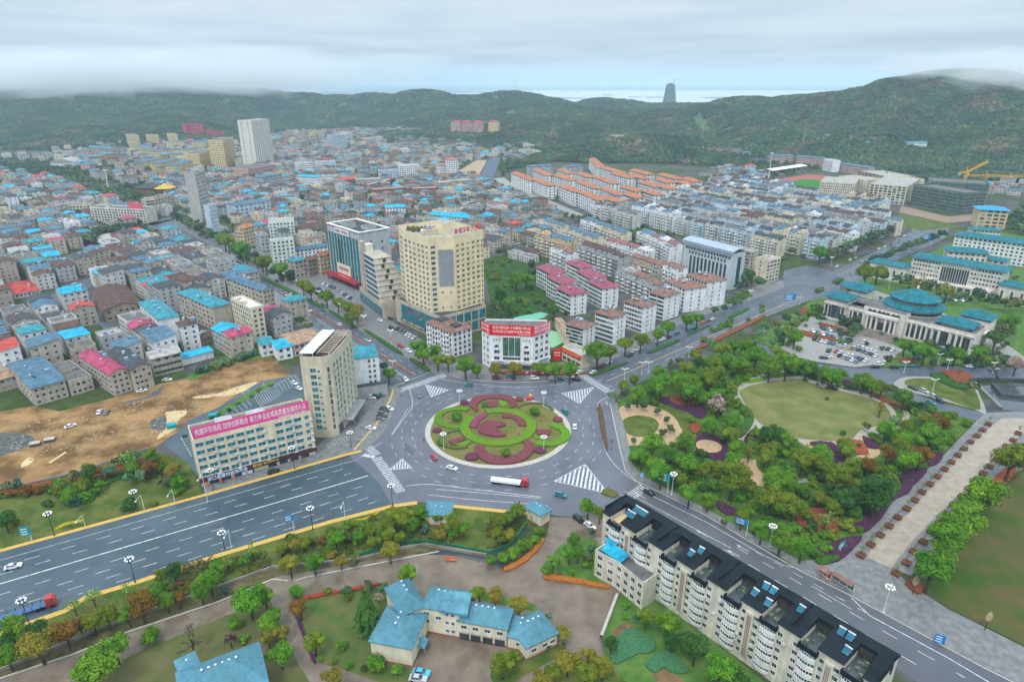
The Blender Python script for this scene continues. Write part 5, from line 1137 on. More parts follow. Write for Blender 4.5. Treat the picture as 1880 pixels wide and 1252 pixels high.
# ---- bank, cream corner block
t=pblock('grey_bank','pale grey office with curved metal roof and tall slit windows','office',(1256,445),(1346,468),(1364,462),base=533,wall=mat('wall_bank',(.46,.53,.56),var=.08,streak=.2),roof='flat',rc='grey',floors=8)
a,d,h,fl,ang,c=t_dims[t.name]
b=MB();n=9
for k in range(n):
 p,q=k/n,(k+1)/n;z=lambda s:h+.6+3.4*sin(pi*(.15+.7*s))
 b.poly([(-1+(a+2)*p,-1,z(p)),(-1+(a+2)*q,-1,z(q)),(-1+(a+2)*q,d+1,z(q)),(-1+(a+2)*p,d+1,z(p))])
 b.poly([(-1+(a+2)*p,-1,z(p)-.6),(-1+(a+2)*q,-1,z(q)-.6),(-1+(a+2)*q,-1,z(q)),(-1+(a+2)*p,-1,z(p))])
b.poly([(-1,-1,h),(-1,d+1,h),(-1,d+1,h+2),(-1,-1,h+2)]);b.build('curved_roof',mat('metal_roof',(.36,.44,.52),rough=.35,metal=.3,var=.1),t)
b=MB()
for k in range(10):b.box((-.1,d*(.12+.078*k),h*.12),(.35,d*.036,h*.56),0)
for k in range(16):b.box((-.1,d*(.06+.058*k),h*.86),(.35,d*.04,h*.07),0)
for k in range(12):b.box((-.1,d*(.14+.065*k),h*.74),(.3,d*.03,h*.08),0)
b.box((a*.55,-.1,h*.1),(a*.25,.3,h*.8),0);b.build('slit_window',glass,t)['kind']='stuff'
t=pblock('cream_corner_block','cream corner block with blank side and dark window bands near the junction','building',(1384,475),(1409,480),(1434,474),base=521,wall='cream',roof='flat',rc='pale',floors=6,f1=(4,2.6,1.5),f2=(1,1,1.3),clutter=3)
t=pblock('beige_block','beige office block with banded windows between the bank and the cream corner block','building',(1347,455),(1378,464),(1386,460),base=500,wall='beige',roof='flat',rc='pale',floors=6,f2=(6,2.6,1.6),f1='auto')
# ---- pink roofed flats
for i,(L,C,R,lab)in enumerate((((455,485),(560,535),(660,512),'nearest to the sports court'),((390,405),(490,460),(585,440),'in the middle of the front file'),((320,340),(420,390),(510,372),'farthest in the front file'),((675,440),(775,490),(880,470),'nearest in the rear file'),((600,370),(690,420),(792,402),'in the middle of the rear file'),((525,305),(620,350),(708,335),'farthest in the rear file'))):
 q=zE([L,C,R]);pblock('pink_roofed_flats','white flats with rose hip roof, '+lab,'apartment block',*q,h=14,wall='white',roof='hip',rc=mat('roof_rose',(.27,.075,.11),rough=.6,var=.15),rise=3.2,ov=.8,floors=5,f1=(2,1.2,1.3),f2=(7,2.4,1.5),g=glassg,group='rose roofed flats by the school court',clutter=2)
 # ---- white flats with brown roofs along the north-east road
for i,(L,C,R,by)in enumerate((((520,735),(645,770),(772,745),915),((725,650),(858,690),(958,665),880),((925,575),(1058,618),(1158,592),800),((1088,520),(1206,548),(1314,515),712),((1200,430),(1348,495),(1466,462),655),((1352,392),(1500,447),(1612,418),622))):
 q=zE([L,C,R]);pblock('roadside_flats','white brown roofed flats, %s along the north-east road from the roundabout'%('first' if i==0 else nth(i).strip()),'apartment block',*q,base=400+by/3.76,wall='white',roof='hip',rc='terracotta',rise=2.2,ov=.6,floors=6,f1=(2,1.0,1.2,2),f2=(7,1.8,1.4),g=glass,group='white flats along the north-east road',clutter=5)
 # ---- shop with red sign at the corner
t=fblock('corner_shop','two storey corner shop with red signboard under the first roadside flats','shop',(1032,638),(1067,655),8,h=7,wall='cream',roof='flat',rc='pale',floors=2,f1=(4,3,1.6),g=glass)
a,d,h,fl,ang,c=t_dims[t.name];b=MB();b.box((a/2,-.4,h-1.6),(a,.4,1.9),0);b.build('signboard',RED,t);write(t,'湖口土菜馆大酒楼',1.1,(a/2,-.62,h-.65),0,mat('gold_letter',(.8,.55,.12)),width=a*.85)
t=fblock('red_hoarding','red advert hoarding standing left of the corner shop','billboard',(1016,642),(1030,643),1.0,h=6,wall=RED,roof='flat',rc='red',floors=1,ph=.1);a,d,h,fl,ang,c=t_dims[t.name];write(t,'湖口美食',1.2,(a/2,-.1,4.4),0,WR,width=a*.8);write(t,'欢迎光临',1.0,(a/2,-.1,2.8),0,WR,width=a*.8)
t=pblock('school_stand','long low terracotta roofed terrace beside the green sports court','building',(1019,584),(1037,618),(1046,614),h=6,wall='cream',roof='gx',rc='tan',floors=1,D=None)
# ---- towers and blocks to the left of the avenue's far end
t=pblock('grey_tower','grey slab tower with blank end wall standing over the avenue','tower',(357.5,319),(375,313.5),(401.5,311),base=400,wall=mat('wall_grey_tower',(.43,.41,.39),var=.1,streak=.2),roof='flat',rc='grey',floors=12,f2=(8,1.5,1.7),f1=(1,1.2,1.6),clutter=3)
t=pblock('white_lodge','pale blue white block joined to the grey slab tower','building',(383,379),(397,375),(418,372),base=423,wall='pale blue',roof='flat',rc='pale',floors=7,f1=(2,1.2,1.5,2),f2=(3,1.2,1.4))
t=fblock('white_market_hall','long white block with domed blue roof right of the grey slab tower','building',(430,378),(496,369),20,base=404,wall='pale blue',roof='hip',rc='slate blue',rise=2.0,ov=.4,floors=4,f1=(8,2.4,1.6))
t=pblock('white_tower','tall slim white residential tower rising above the far town','tower',(454,220.5),(460.5,222.5),(493.5,219.5),base=309,wall=mat('wall_white_tower',(.68,.63,.56),var=.08,streak=.12),roof='flat',rc='pale',floors=26,f1=(9,2.0,1.6),f2=(2,1.5,1.5),clutter=2)
t=fblock('tower_podium','brown shop podium under the tall slim white tower','building',(455,311),(507,303),40,h=14,wall='pink',roof='flat',rc='grey',floors=4,f1='auto')
# ---- yellow and red blocks at the far left
yl=mat('wall_estate_yellow',(.72,.56,.27),var=.08,streak=.1)
z0=Z(0,100)
for i,(L,C,R,by,lab)in enumerate((((866,553),(900,566),(936,556),662,'first from the left'),((1004,556),(1035,562),(1070,555),640,'second from the left'),((1150,548),(1175,556),(1206,548),640,'third from the left'),((1282,545),(1305,552),(1332,545),602,'fourth from the left, beside the red blocks'),((1484,585),(1535,598),(1610,575),785,'tallest, left of the slim white tower'),((1322,675),(1372,690),(1478,655),785,'broad and low, below the tallest'))):
 q=z0([L,C,R]);pblock('yellow_tower','yellow estate tower, '+lab,'tower',*q,base=100+by/3.76,wall=yl,roof='flat',rc='grey',f1='auto',f2='auto',fl=3.0,group='yellow estate towers',clutter=1)
for i,(C,R,D,hh,lab)in enumerate((((1190,600),(1400,605),14,14,'behind the third tower'),((1020,670),(1090,672),30,14,'below the first tower'),((985,745),(1135,712),16,15,'front left of the estate'),((1100,755),(1235,722),16,15,'second along the front'),((1210,770),(1330,735),16,15,'third along the front'),((1110,690),(1260,690),16,15,'in the middle of the estate'),((1160,660),(1420,655),14,15,'long one behind the middle'),((940,630),(1020,660),16,14,'lying back to the left'))):
 q=z0([C,R]);fblock('yellow_flats','low yellow flats with slate roof, '+lab,'apartment block',q[0],q[1],D,h=hh,wall=yl,roof='hip',rc='slate blue',rise=2,f1='auto',f2='auto',group='low yellow flats of the estate')
for C,R,D,hh,lab in(((1290,505),(1330,500),20,26,'left red block of the far hillside pair'),((1335,510),(1412,502),20,28,'taller red block with white corner on the far hillside'),((1436,512),(1480,508),20,16,'low red block on the far hillside'),((1470,520),(1550,518),20,16,'long red block beside the low red one')):
 q=z0([(C[0],C[1]+62),(R[0],R[1]+62)]);hblock('red_block',lab,'building',q[0],q[1],D,hh,wall=mat('wall_far_red',(.46,.06,.09),var=.1),roof='flat',rc='grey',f1='auto')
t=fblock('sports_arena','white arena with barrel roof among trees at the far left','arena',z0([(345,745)])[0],z0([(505,742)])[0],36,h=12,wall='white',roof='flat',rc='pale',floors=3,f1='auto')
a,d,h,fl,ang,c=t_dims[t.name];b=MB();n=8
for k in range(n):
 z=lambda s:h+5*sin(pi*s);b.poly([(a*k/n,-1,z(k/n)),(a*(k+1)/n,-1,z((k+1)/n)),(a*(k+1)/n,d,z((k+1)/n)),(a*k/n,d,z(k/n))]);b.poly([(a*k/n,-1,h),(a*(k+1)/n,-1,h),(a*(k+1)/n,-1,z((k+1)/n)),(a*k/n,-1,z(k/n))])
b.build('barrel_roof',ROOF['pale'],t)
for C,R,D,hh,w_,lab in(((610,640),(760,650),18,14,'pink','pink school block with teal roof left of the yellow estate'),((722,690),(828,680),26,16,'orange','orange school block in front of the yellow estate'),((612,710),(720,700),20,14,'pink','longer pink school block'),((615,760),(655,755),20,12,'pink','small pink school block at the tree belt')):
 q=z0([C,R]);fblock('school_block',lab,'school',q[0],q[1],D,h=hh,wall=w_,roof='hip',rc='teal',rise=2,f1='auto')
for C,R,hh,rc,lab in(((945,925),(1055,925),11,'dark grey','temple hall with sweeping dark grey roof on the wooded mound'),((1075,930),(1165,930),10,mat('roof_gold',(.55,.36,.06),var=.2),'temple gate with golden roof beside the dark temple hall')):
 q=z0([C,R]);t=fblock('temple',lab,'temple',q[0],q[1],16,h=hh,wall='red brick',roof='hip',rc=rc,rise=6,ov=2.2,floors=1,f1=(5,2,3))
for C,R,by,w_,lab,nn in(((620,1060),(1000,1075),1150,'stone','long stained stone market front with red billboard',18),((1005,1010),(1065,1005),1140,'cream','cream corner block at the plaza',4),((1065,1005),(1190,970),1105,'beige','beige block with blue glass bands by the plaza',6),((140,1160),(420,1095),1240,'grey','grey block with teal poster left of the plaza trees',10),((395,1050),(620,1040),1110,'cream','cream yellow terrace above the plaza trees',9)):
 q=z0([C,R]);t=fblock('plaza_block',lab,'building',q[0],q[1],16,base=100+by/3.76,wall=w_,roof='flat',rc='grey',f1=(nn,2.2,1.7),f2='auto',clutter=3)
 a,d,h,fl,ang,c=t_dims[t.name]
 if 'red billboard' in lab:b=MB();b.box((a*.83,1,h+.8),(a*.24,1.2,6),0);b.build('red_billboard',PNK,t)
 if 'teal poster' in lab:b=MB();b.box((a*.48,-.4,h*.2),(a*.16,.6,h*.6),0);b.build('teal_poster',mat('teal_poster',(.05,.42,.45)),t)
 # ---- orange roofed estate
z3=Z(900,100);orr=ROOF['orange']
for i,(L,C,R)in enumerate((((145,820),(275,872),(305,845)),((290,865),(398,908),(440,888)),((300,800),(380,838),(425,820)),((430,835),(545,872),(588,850)),((460,797),(532,825),(580,808)),((590,825),(690,852),(752,835)),((590,880),(718,928),(766,903)),((472,910),(582,952),(622,932)),((612,955),(742,1008),(775,985)),((755,990),(868,1020),(912,993)),((765,930),(872,972),(922,948)),((918,965),(1000,993),(1042,972)),((728,852),(832,893),(878,880)),((682,722),(745,785),(770,760)),((768,788),(892,822),(946,790)),((830,822),(952,855),(994,832)),((955,832),(1050,862),(1092,848)),((960,800),(1082,832),(1132,818)),((895,915),(1000,948),(1052,932)),((1050,945),(1132,972),(1178,948)),((1025,885),(1132,914),(1182,902)),((1165,912),(1240,932),(1288,918)),((1130,860),(1220,888),(1262,872)),((1150,830),(1280,862),(1332,850)),((1265,880),(1350,898),(1388,886)),((1320,856),(1402,882),(1434,872)))):
 q=z3([L,C,R]);pblock('orange_roofed_flats','REF','apartment block',*q,h=17,A=12.5,wall='white',roof='hip',rc=orr,rise=3.2,ov=1.0,floors=5,f1=(2,2.2,1.6),f2=(9,2.6,1.8),base='red brick',g=glass,fr=WALL['beige'],look='long orange tile roofed flats row',group='orange roofed flats of the new estate',grow=.3)
for C,R in(((262,775),(430,772)),((525,778),(640,772))):
 q=z3([C,R]);fblock('pale_school','pale block with slate roof behind the orange estate, %s'%('left one' if C[0]<400 else 'right one'),'building',q[0],q[1],14,h=15,wall='pale grey',roof='hip',rc='slate blue',rise=2,f1='auto')
markpx(z3([(140,800),(700,700),(960,760),(1440,850),(1440,940),(900,1070),(120,900)]))
# ---- school quarter at the right
z4=Z(1380,100)
for nm,L,C,R,by,w_,rc,lab,kw in(('dormitory',(488,868),(715,897),(742,862),985,'cream','pale','cream dormitory with dotted windows nearest the stadium',dict(f2=(16,1.4,1.6),f1='auto')),('dormitory',(600,845),(800,872),(832,852),955,'cream','pale','cream dormitory behind the nearest one',dict(f2=(10,1.4,1.6),f1='auto')),('classroom_block',(824,893),(1075,917),(1166,860),1040,'cream','pale','cream classroom block with paired dark windows beside the scaffolded block',dict(f2=(8,3.6,2.0),f1='auto')),('classroom_block',(945,848),(1105,872),(1166,862),950,'cream','pale','cream classroom block at the back of the school',dict(f2=(10,2.0,1.8))),('library',(730,805),(945,850),(992,818),895,'brown','pale','brown banded library behind the cream dormitories',dict(f2=(8,2.4,3))),('white_slab',(500,725),(562,737),(598,733),815,'white','pale','white slab of flats behind the stadium',dict(f2=(5,2.2,1.4)))):
 q=z4([L,C,R]);pblock(nm,lab,'school',*q,base=100+by/3.76,wall=w_,roof='flat',rc=rc,clutter=2,**kw)
net=mat('scaffold_net',(.085,.15,.125),rough=.9,var=.35,scale=.25)
for L,C,R,by,lab in(((1118,908),(1475,965),(1532,940),1105,'nearer green netted block under construction'),((1240,882),(1640,905),(1742,880),1030,'farther green netted block under construction')):
 q=z4([L,C,R]);t=pblock('scaffolded_block',lab,'construction',*q,base=100+by/3.76,wall=net,roof='flat',rc='grey',floors=6,ph=1.5)
 a,d,h,fl,ang,c=t_dims[t.name];b=MB();n=6
 for r in range(n+1):b.box((a/2,d/2,h*r/n-(.3 if r else 0)),(a+2.4,d+2.4,.3),0)
 b.build('scaffold_deck',mat('scaffold_pipe',(.20,.22,.20),var=.3),t)['kind']='stuff';b=MB()
 for k in range(int(d/4)):b.tube((-1.2,4*k+1,0),(-1.2,4*k+1,h+2),.14,n=4)
 for k in range(int(a/4)+1):b.tube((4*k,-1.2,0),(4*k,-1.2,h+2),.14,n=4)
 b.build('scaffold_pole',MATS['scaffold_pipe'],t)['kind']='stuff'
cr=mat('crane_yellow',(.66,.36,.04),var=.1)
def crane(label,base,hgt,jib,az,cj=12,tilt=0.0):
 t=thing('tower_crane',label,'crane',base)
 def lat(p,q,r,n,nm):
  b=MB();p,q=np.array(p,float),np.array(q,float);dd=(q-p)/np.linalg.norm(q-p);u=np.cross(dd,(0,0,1.0))if abs(dd[2])<.9 else np.array([1.0,0,0]);u/=np.linalg.norm(u);v=np.cross(dd,u)
  for i in range(4):
   s=[(1,1),(-1,1),(-1,-1),(1,-1)];o0=(u*s[i][0]+v*s[i][1])*r;o1=(u*s[(i+1)%4][0]+v*s[(i+1)%4][1])*r
   b.tube(p+o0,q+o0,.2,n=4)
   for k in range(n):b.tube(p+o0+(q-p)*k/n,p+o1+(q-p)*(k+1)/n,.13,n=3)
  b.build(nm,cr,t)
 lat((0,0,0),(0,0,hgt),1.2,12,'mast');c_,s_=cos(az),sin(az)
 lat((0,0,hgt),(c_*jib,s_*jib,hgt+jib*tilt),.8,14,'jib');lat((0,0,hgt),(-c_*cj,-s_*cj,hgt),.8,4,'counter_jib')
 b=MB();b.tube((0,0,hgt),(0,0,hgt+7),.8,.2,n=4);b.tube((0,0,hgt+6.5),(c_*jib*.7,s_*jib*.7,hgt+1+jib*.7*tilt),.1,n=3);b.tube((0,0,hgt+6.5),(-c_*cj,-s_*cj,hgt+.5),.1,n=3);b.build('tie_head',cr,t)
 b=MB();b.box((-c_*cj,-s_*cj,hgt-3),(2.5,2.5,3),0);b.build('counterweight',WALL['grey'],t);b=MB();b.box((c_*2,s_*2-1,hgt-2.4),(2,2,2.2),0);b.build('cab',cr,t)
p=P(*z4([(1437,1000)])[0]);crane('yellow tower crane with raised jib over the netted blocks',(p[0],p[1],0),hb(*z4([(1452,815)])[0],z4([(1437,1000)])[0][1]),34,radians(20),tilt=.35)
p=P(*z4([(1583,975)])[0]);crane('yellow tower crane with long level jib at the right edge',(p[0],p[1],0),hb(*z4([(1592,838)])[0],z4([(1583,975)])[0][1]),95,radians(-4),cj=26)
for C,R,D,hh,lab in(((132,705),(288,702),12,15,'left brick row of flats beyond the stadium'),((312,705),(505,722),12,16,'right brick row of flats beyond the stadium'),((600,755),(815,785),12,13,'brick row of flats behind the white slab'),((182,985),(425,1010),12,9,'brown old row in front of the stadium')):
 q=z4([C,R]);fblock('brick_row',lab,'apartment block',q[0],q[1],D,h=hh,wall='pink',roof='gx',rc='slate blue',rise=2,f1='auto')
q=z4([(118,842),(360,805)]);t=thing('grandstand','white roofed grandstand along the running track','grandstand',P(*q[0]));o=P(*q[0]);e=P(*q[1]);u=np.array([e[0]-o[0],e[1]-o[1]]);L_=np.linalg.norm(u);an=atan2(u[1],u[0]);t.rotation_euler=(0,0,an)
b=MB();b.poly([(0,-6,9),(L_,-6,9),(L_,6,11),(0,6,11)]);b.poly([(0,6,10.8),(L_,6,10.8),(L_,-6,8.8),(0,-6,8.8)]);b.build('roof',trimw,t)
b=MB();[b.box((L_/2,-3+1.4*k,0),(L_,1.4,1+.6*k),0)for k in range(6)];b.build('seating',WALL['pale grey'],t)
b=MB();[b.tube((L_*(k+.5)/9,4,0),(L_*(k+.5)/9,4,10.5),.25,n=5)for k in range(9)];b.build('column',trimw,t)['kind']='stuff'
def pole(name,label,px,top,r,m,cat='mast'):
 p=P(*px);t=thing(name,label,cat,(p[0],p[1],0));hh=hb(top[0],top[1],px[1]);b=MB();b.tube((0,0,0),(0,0,hh),r,r*.45,n=8,cap=True);b.build('shaft',m,t);b=MB();b.box((0,0,hh),(r*5,r*5,r*1.2),0);b.build('lamp_ring',m,t);return t
pole('floodlight_mast','tall white floodlight mast beside the grandstand',z4([(115,865)])[0],z4([(137,685)])[0],.8,trimw)
pole('floodlight_mast','white mast rising from the wooded mound left of the temple',z0([(748,920)])[0],z0([(722,805)])[0],.8,trimw)
pole('radio_mast','thin white mast on the far hillside above the yellow towers',z0([(1228,540)])[0],z0([(1214,440)])[0],.7,trimw)
# ---- middle of the town
z2=Z(450,100)
for nm,C,R,D,by,w_,rc,rf_,lab in(('school_block',(882,938),(1112,922),14,990,'red brick','pale','flat','red brick school range facing the playground'),('school_block',(768,868),(942,860),14,928,'pale grey','pale','flat','grey fronted school range with brick ends'),('school_block',(665,872),(765,862),20,920,'red brick','red','gx','short brick school wing with red roof'),('school_block',(1160,932),(1332,922),14,985,'red brick','pale','flat','low brick school range near the trees'),('school_block',(1345,890),(1578,866),16,952,'beige','pale','flat','beige school range with brick end by the new road'),('school_block',(858,905),(1028,862),12,945,'red brick','pale','flat','diagonal brick school range'),('pagoda_tower',(1388,728),(1468,726),16,845,'white','orange','hip','white tower with orange pagoda roof'),('pagoda_hall',(1328,768),(1432,765),18,842,'white','orange','hip','white hall with orange roof beside the pagoda tower'),('white_flats',(356,752),(468,745),14,825,'white','grey','flat','white flats left of the cyan shed'),('white_flats',(490,745),(622,738),14,800,'white','grey','flat','white flats with grey roof behind the cyan shed'),('white_flats',(922,805),(1062,800),14,880,'pale blue','grey','flat','pale blue flats beside the large white flats'),('white_flats',(1062,770),(1202,765),14,865,'white','pale','flat','large white flats above the school'),('white_flats',(510,825),(636,820),14,888,'white','brown','hip','white flats with brown roof left of the school'),('white_flats',(352,842),(490,850),14,908,'white','cyan','hip','white flats with cyan roof and stair tower'),('grey_flats',(120,850),(235,830),18,920,'pale grey','slate blue','hip','grey flats with slate roof below the tall white tower'),('pale_tower',(600,562),(695,556),20,680,'pale blue','grey','flat','pale blue tower in the far town'),('cream_tower',(1016,652),(1060,650),12,712,'cream','pale','flat','slim cream block in the far town'),('white_tower_block',(1082,655),(1130,652),12,702,'white','pale','flat','slim white block beside the cream one'),('white_tower_block',(698,545),(742,540),14,595,'white','pale','flat','white block behind the pale blue tower'),('yellow_block',(476,545),(522,540),14,595,'yellow','brown','flat','yellow block at the edge of the far town'),('villa',(970,1060),(1106,1055),16,1135,'white','cyan','hip','white villa with bright cyan roof in the old quarter'),('long_shed',(1272,1105),(1540,1130),12,1170,'pale green','cyan','gx','long pale green block with cyan roof behind the hotel tower'),('villa',(866,1050),(922,1045),12,1095,'white','terracotta','hip','white villa with brown pyramid roof'),('house',(1632,682),(1696,678),12,712,'white','cyan','hip','white house with cyan roof by the new road'),('green_office',(160,1165),(335,1155),20,1300,'pale green','pale','flat','pale green block behind the avenue trees'),('market_block',(-115,1080),(60,1060),30,1170,'white','teal','flat','white market block'),('red_shed',(130,1170),(240,1158),20,1210,'white','magenta','gx','shed with crimson roof'),('red_shed',(195,1205),(318,1192),22,1250,'white','magenta','gx','larger shed with crimson roof'),('brown_shed',(320,1225),(490,1205),22,1290,'pale grey','brown','gx','white block with dark brown roof')):
 if nm=='market_block':continue
 q=z2([C,R]);fblock(nm,lab,'building' if 'school' not in nm else 'school',q[0],q[1],D,base=100+by/3.76,wall=w_,roof=rf_,rc=rc,rise=2.4,f1='auto',f2='auto')
for x0,x1,w_,lab in((1420,1490,'pink','left far tower with crimson roof under the hills'),(1500,1570,'pink','second far tower with crimson roof under the hills'),(1572,1645,'pink','third far tower with crimson roof under the hills'),(1680,1737,'yellow','yellow far tower with crimson roof, apart from the other three')):q=z2([(x0,556),(x1,552)]);hblock('far_tower',lab,'tower',q[0],q[1],15,30,wall=w_,roof='hip',rc='magenta',rise=4,f1='auto',f2='auto')
for nm,L,C,R,by,w_,rc,rf_,lab in(('avenue_block',(148,155),(180,165),(335,148),320,'pale green','pale','flat','pale green block on the avenue'),('avenue_block',(292,290),(335,305),(428,285),420,'beige','teal','hip','beige block with teal roof on the avenue'),('avenue_block',(425,285),(432,292),(510,270),410,'brown','terracotta','gx','brown shop house with orange roof on the avenue'),('avenue_block',(505,255),(512,262),(585,245),400,'sand','orange','gx','ochre shop house beside the teal glass office'),('avenue_block',(335,220),(345,228),(570,195),290,'white','slate blue','gx','white row with slate roof behind the shop houses'),('avenue_block',(60,105),(100,125),(160,118),250,'teal','grey','flat','grey block with blue side on the avenue'),('avenue_block',(-40,60),(-20,75),(60,55),200,'sand','orange','gx','ochre block with orange roof terrace on the avenue')):
 if nm=='avenue_block' and w_=='teal':w_='pale grey'
 q=zN([L,C,R]);pblock(nm,lab,'building',*q,base=400+by/3.76,wall=w_,roof=rf_,rc=rc,rise=2,f1='auto',f2='auto',clutter=2)
for L,C,R,w_,rc,rf_,lab in(((85,850),(105,880),(195,860),'white','teal','shed','small white shed with teal roof by the dirt lot'),((185,865),(215,905),(325,885),'white','cyan','shed','white shed with blue roof by the dirt lot'),((230,810),(330,880),(480,800),'beige','tan','gx','broad shed with brown roof behind the white sheds')):
 q=zN([L,C,R]);pblock('shed',lab,'shed',*q,h=7,wall=w_,roof=rf_,rc=rc,rise=1.5,floors=2,f1='auto')
 # ---- old town blocks named one by one
z5=Z(0,400)
for L,C,R,by,w_,rc,rf_,lab,kw in(((958,585),(1095,706),(1250,690),880,'white','teal','hip','white flats with teal hip end left of the small white tower',dict(f2=(9,2,1.4))),((1218,515),(1465,622),(1595,592),785,'beige','teal','hip','beige flats with teal hip end beside the cream slab',dict(f2=(10,2,1.4))),((1592,560),(1728,632),(1808,608),868,'cream','white','flat','cream slab with white roof beside the avenue trees',dict(f2=(9,1.2,1.6),f1=(2,1.6,1.4))),((1560,415),(1810,505),(1880,482),692,'beige','slate blue','gy','long beige flats with slate roof on the avenue',dict(f2=(10,2.2,1.4),f1=(3,1.2,1.3))),((1190,728),(1240,752),(1362,728),925,'white','brown','hip','small white tower with brown roof at the car yard',dict(f1=(2,1.2,1.3),f2=(3,1.8,1.4))),((545,950),(758,1085),(905,1058),1232,'stained concrete','magenta','gy','stained block with crimson roof facing the dirt lot',dict(f2=(9,1.8,1.3),f1=(3,1.2,1.2))),((740,930),(908,1052),(1038,1015),1205,'stained concrete','dark grey','gy','stained block with slate roof facing the dirt lot',dict(f1=(4,1.2,1.3))),((40,1010),(214,1182),(465,1132),1300,'stained concrete','slate blue','gx','stained block with blue gable facing the dirt lot',dict(f2=(8,1.8,1.3),f1=(5,1.2,1.2))),((330,1030),(472,1140),(648,1105),1232,'stained concrete','grey','flat','flat roofed stained block facing the dirt lot',dict(f1=(4,1.4,1.3))),((990,935),(1040,975),(1245,925),1100,'stained concrete','pale','gx','weathered block with pale gable and caged balconies by the dirt lot',dict(f1=(7,1.8,1.5))),((-120,1060),(-60,1130),(120,1080),1215,'stained concrete','tan','gx','stained block with yellowish roof at the photo edge',dict(f1=(4,1.3,1.2))),((430,470),(480,520),(590,490),610,'white','slate blue','gx','white house with slate gable by the market street',dict(f1='auto',f2='auto')),((20,460),(95,530),(240,470),560,'white','red','hip','white shop row with red roof end by the car park',dict(f1=(6,1.6,1.4)))):
 q=z5([L,C,R]);pblock('town_block',lab,'apartment block',*q,base=400+by/3.76,wall=w_,roof=rf_,rc=rc,rise=2.2,fl=3.0,clutter=3,**kw)
q=z5([(625,505),(720,640),(960,570)]);pblock('market_hall','large market hall with brown ribbed roof in the old town','market hall',*q,h=8,wall='brown',roof='gy',rc='brown',rise=3,floors=2,f1='auto')
q=z5([(1245,945),(1250,975),(1470,915)]);pblock('shed','long low shed with cyan roof beside the dirt lot','shed',*q,h=4,wall='white',roof='shed',rc='cyan',rise=.8,floors=1)
q=z5([(1380,820),(1385,845),(1560,775)]);pblock('carport','carport with brown roof in the car yard','carport',*q,h=3.6,wall='brown',roof='shed',rc='brown',rise=.6,floors=1,A=None)
p=RAY(1228,197,2750);t=thing('river_pavilion_tower','tall tiered tower under construction standing against the river','tower',(p[0],p[1],p[2]));hh=34*2750/1130
b=MB()
for k in range(7):w=46-k*3.0;b.box((0,0,hh*k/7),(w,w,hh/7-1),0);b.box((0,0,hh*(k+1)/7-1.2),(w+5,w+5,1.4),0)
b.box((0,0,hh),(16,16,6),0);b.build('tiers',mat('tower_grey',(.20,.27,.29),var=.15),t)
for px,py,d_,tp in((1243,172,2720,30),):
 b=MB();b.tube((14,0,hh),(14,0,hh+22),.8,n=4);b.tube((2,0,hh+20),(34,0,hh+20),.6,n=4);b.build('site_crane',steel,t)
for px,py,d_,hh_,lab in((945,173,2550,56,'left lattice mast on the middle hill'),(949.5,174,2540,36,'shorter lattice mast beside it on the middle hill'),(598,178,2990,70,'lattice mast on the far left hills'),(1290,240,1560,38,'power pylon on the wooded slope above the orange estate'),(1475,260,1330,40,'power pylon on the slope left of the stadium')):
 q=RAY(px,py,d_);z=float(hill(q[0],d_));mast(lab,(q[0],d_,z),hh_,2.6 if hh_>40 else 2,steel,'lattice_mast')
for k,(px,py,l)in enumerate(((1117,175.5,130),(1166,179.3,140),(1198,179.5,150),(1215,179.6,90),(1040,169,120),(1060,168.6,110))):
 c=P(px,py,-2);an=random.uniform(-.15,.15);t=thing('river_barge',['long dark barge on the bright river left of the tower','low barge in midstream','loaded barge nearest the tiered tower','short barge just right of the loaded barge','faint barge far off on the left','faint barge beside the farthest one'][k],'barge',(c[0],c[1],-2),an,'barges on the river')
 b=MB();b.prism([(-l/2,-7),(l/2-12,-7),(l/2,0),(l/2-12,7),(-l/2,7)],0,6,0);b.build('hull',WALL['dark'],t);b=MB();b.box((-l*.42,0,6),(12,11,12),0);b.build('wheelhouse',trimw,t)
# ================================================================ THE TOWN FILLED IN
NAMEC={}
def axis(p,q):
 a,b=P(*p),P(*q);return atan2(b[1]-a[1],b[0]-a[0])
EST=axis((1130,493),(1217,522))
# ---- named rows of the middle estate
rows=[((410,200),(520,242),(600,208),375,'white','terracotta'),((305,112),(532,165),(612,150),310,'sand','slate blue'),((598,180),(880,268),(932,232),420,'grey','brown'),((865,360),(1120,462),(1212,422),595,'pale grey','terracotta'),((768,150),(1062,240),(1150,192),330,'white','dusty rose'),((1078,120),(1238,192),(1330,160),325,'white','dusty rose'),((940,268),(1160,342),(1232,310),450,'beige','terracotta'),((508,72),(702,140),(770,100),255,'cream','slate blue'),((340,14),(470,62),(540,28),150,'cream','slate blue'),((700,38),(900,108),(955,70),200,'cream','slate blue'),((1010,90),(1180,150),(1240,120),250,'white','slate blue'),((1190,325),(1290,362),(1372,352),500,'white','terracotta'),((1040,300),(1110,330),(1180,300),420,'beige','tan'),((620,10),(740,45),(790,15),140,'white','slate blue')]
for i,(L,C,R,by,w_,rc)in enumerate(rows):
 L,C,R=zE([L,C,R]);h=hb(*C,400+by/3.76);c,ang,a,d=lcr(L,C,R,h);l=(c[0]-sin(ang)*d,c[1]+cos(ang)*d);mark(foot(c,ang,a,d,.5))
 walkup('estate_row','REF',l,ang-pi/2,d,min(max(a,10),12.5),h,w_,rc,max(4,round(h/2.9)),'walk-up rows of the middle estate','%s walled row with %s roof'%(w_,rc))
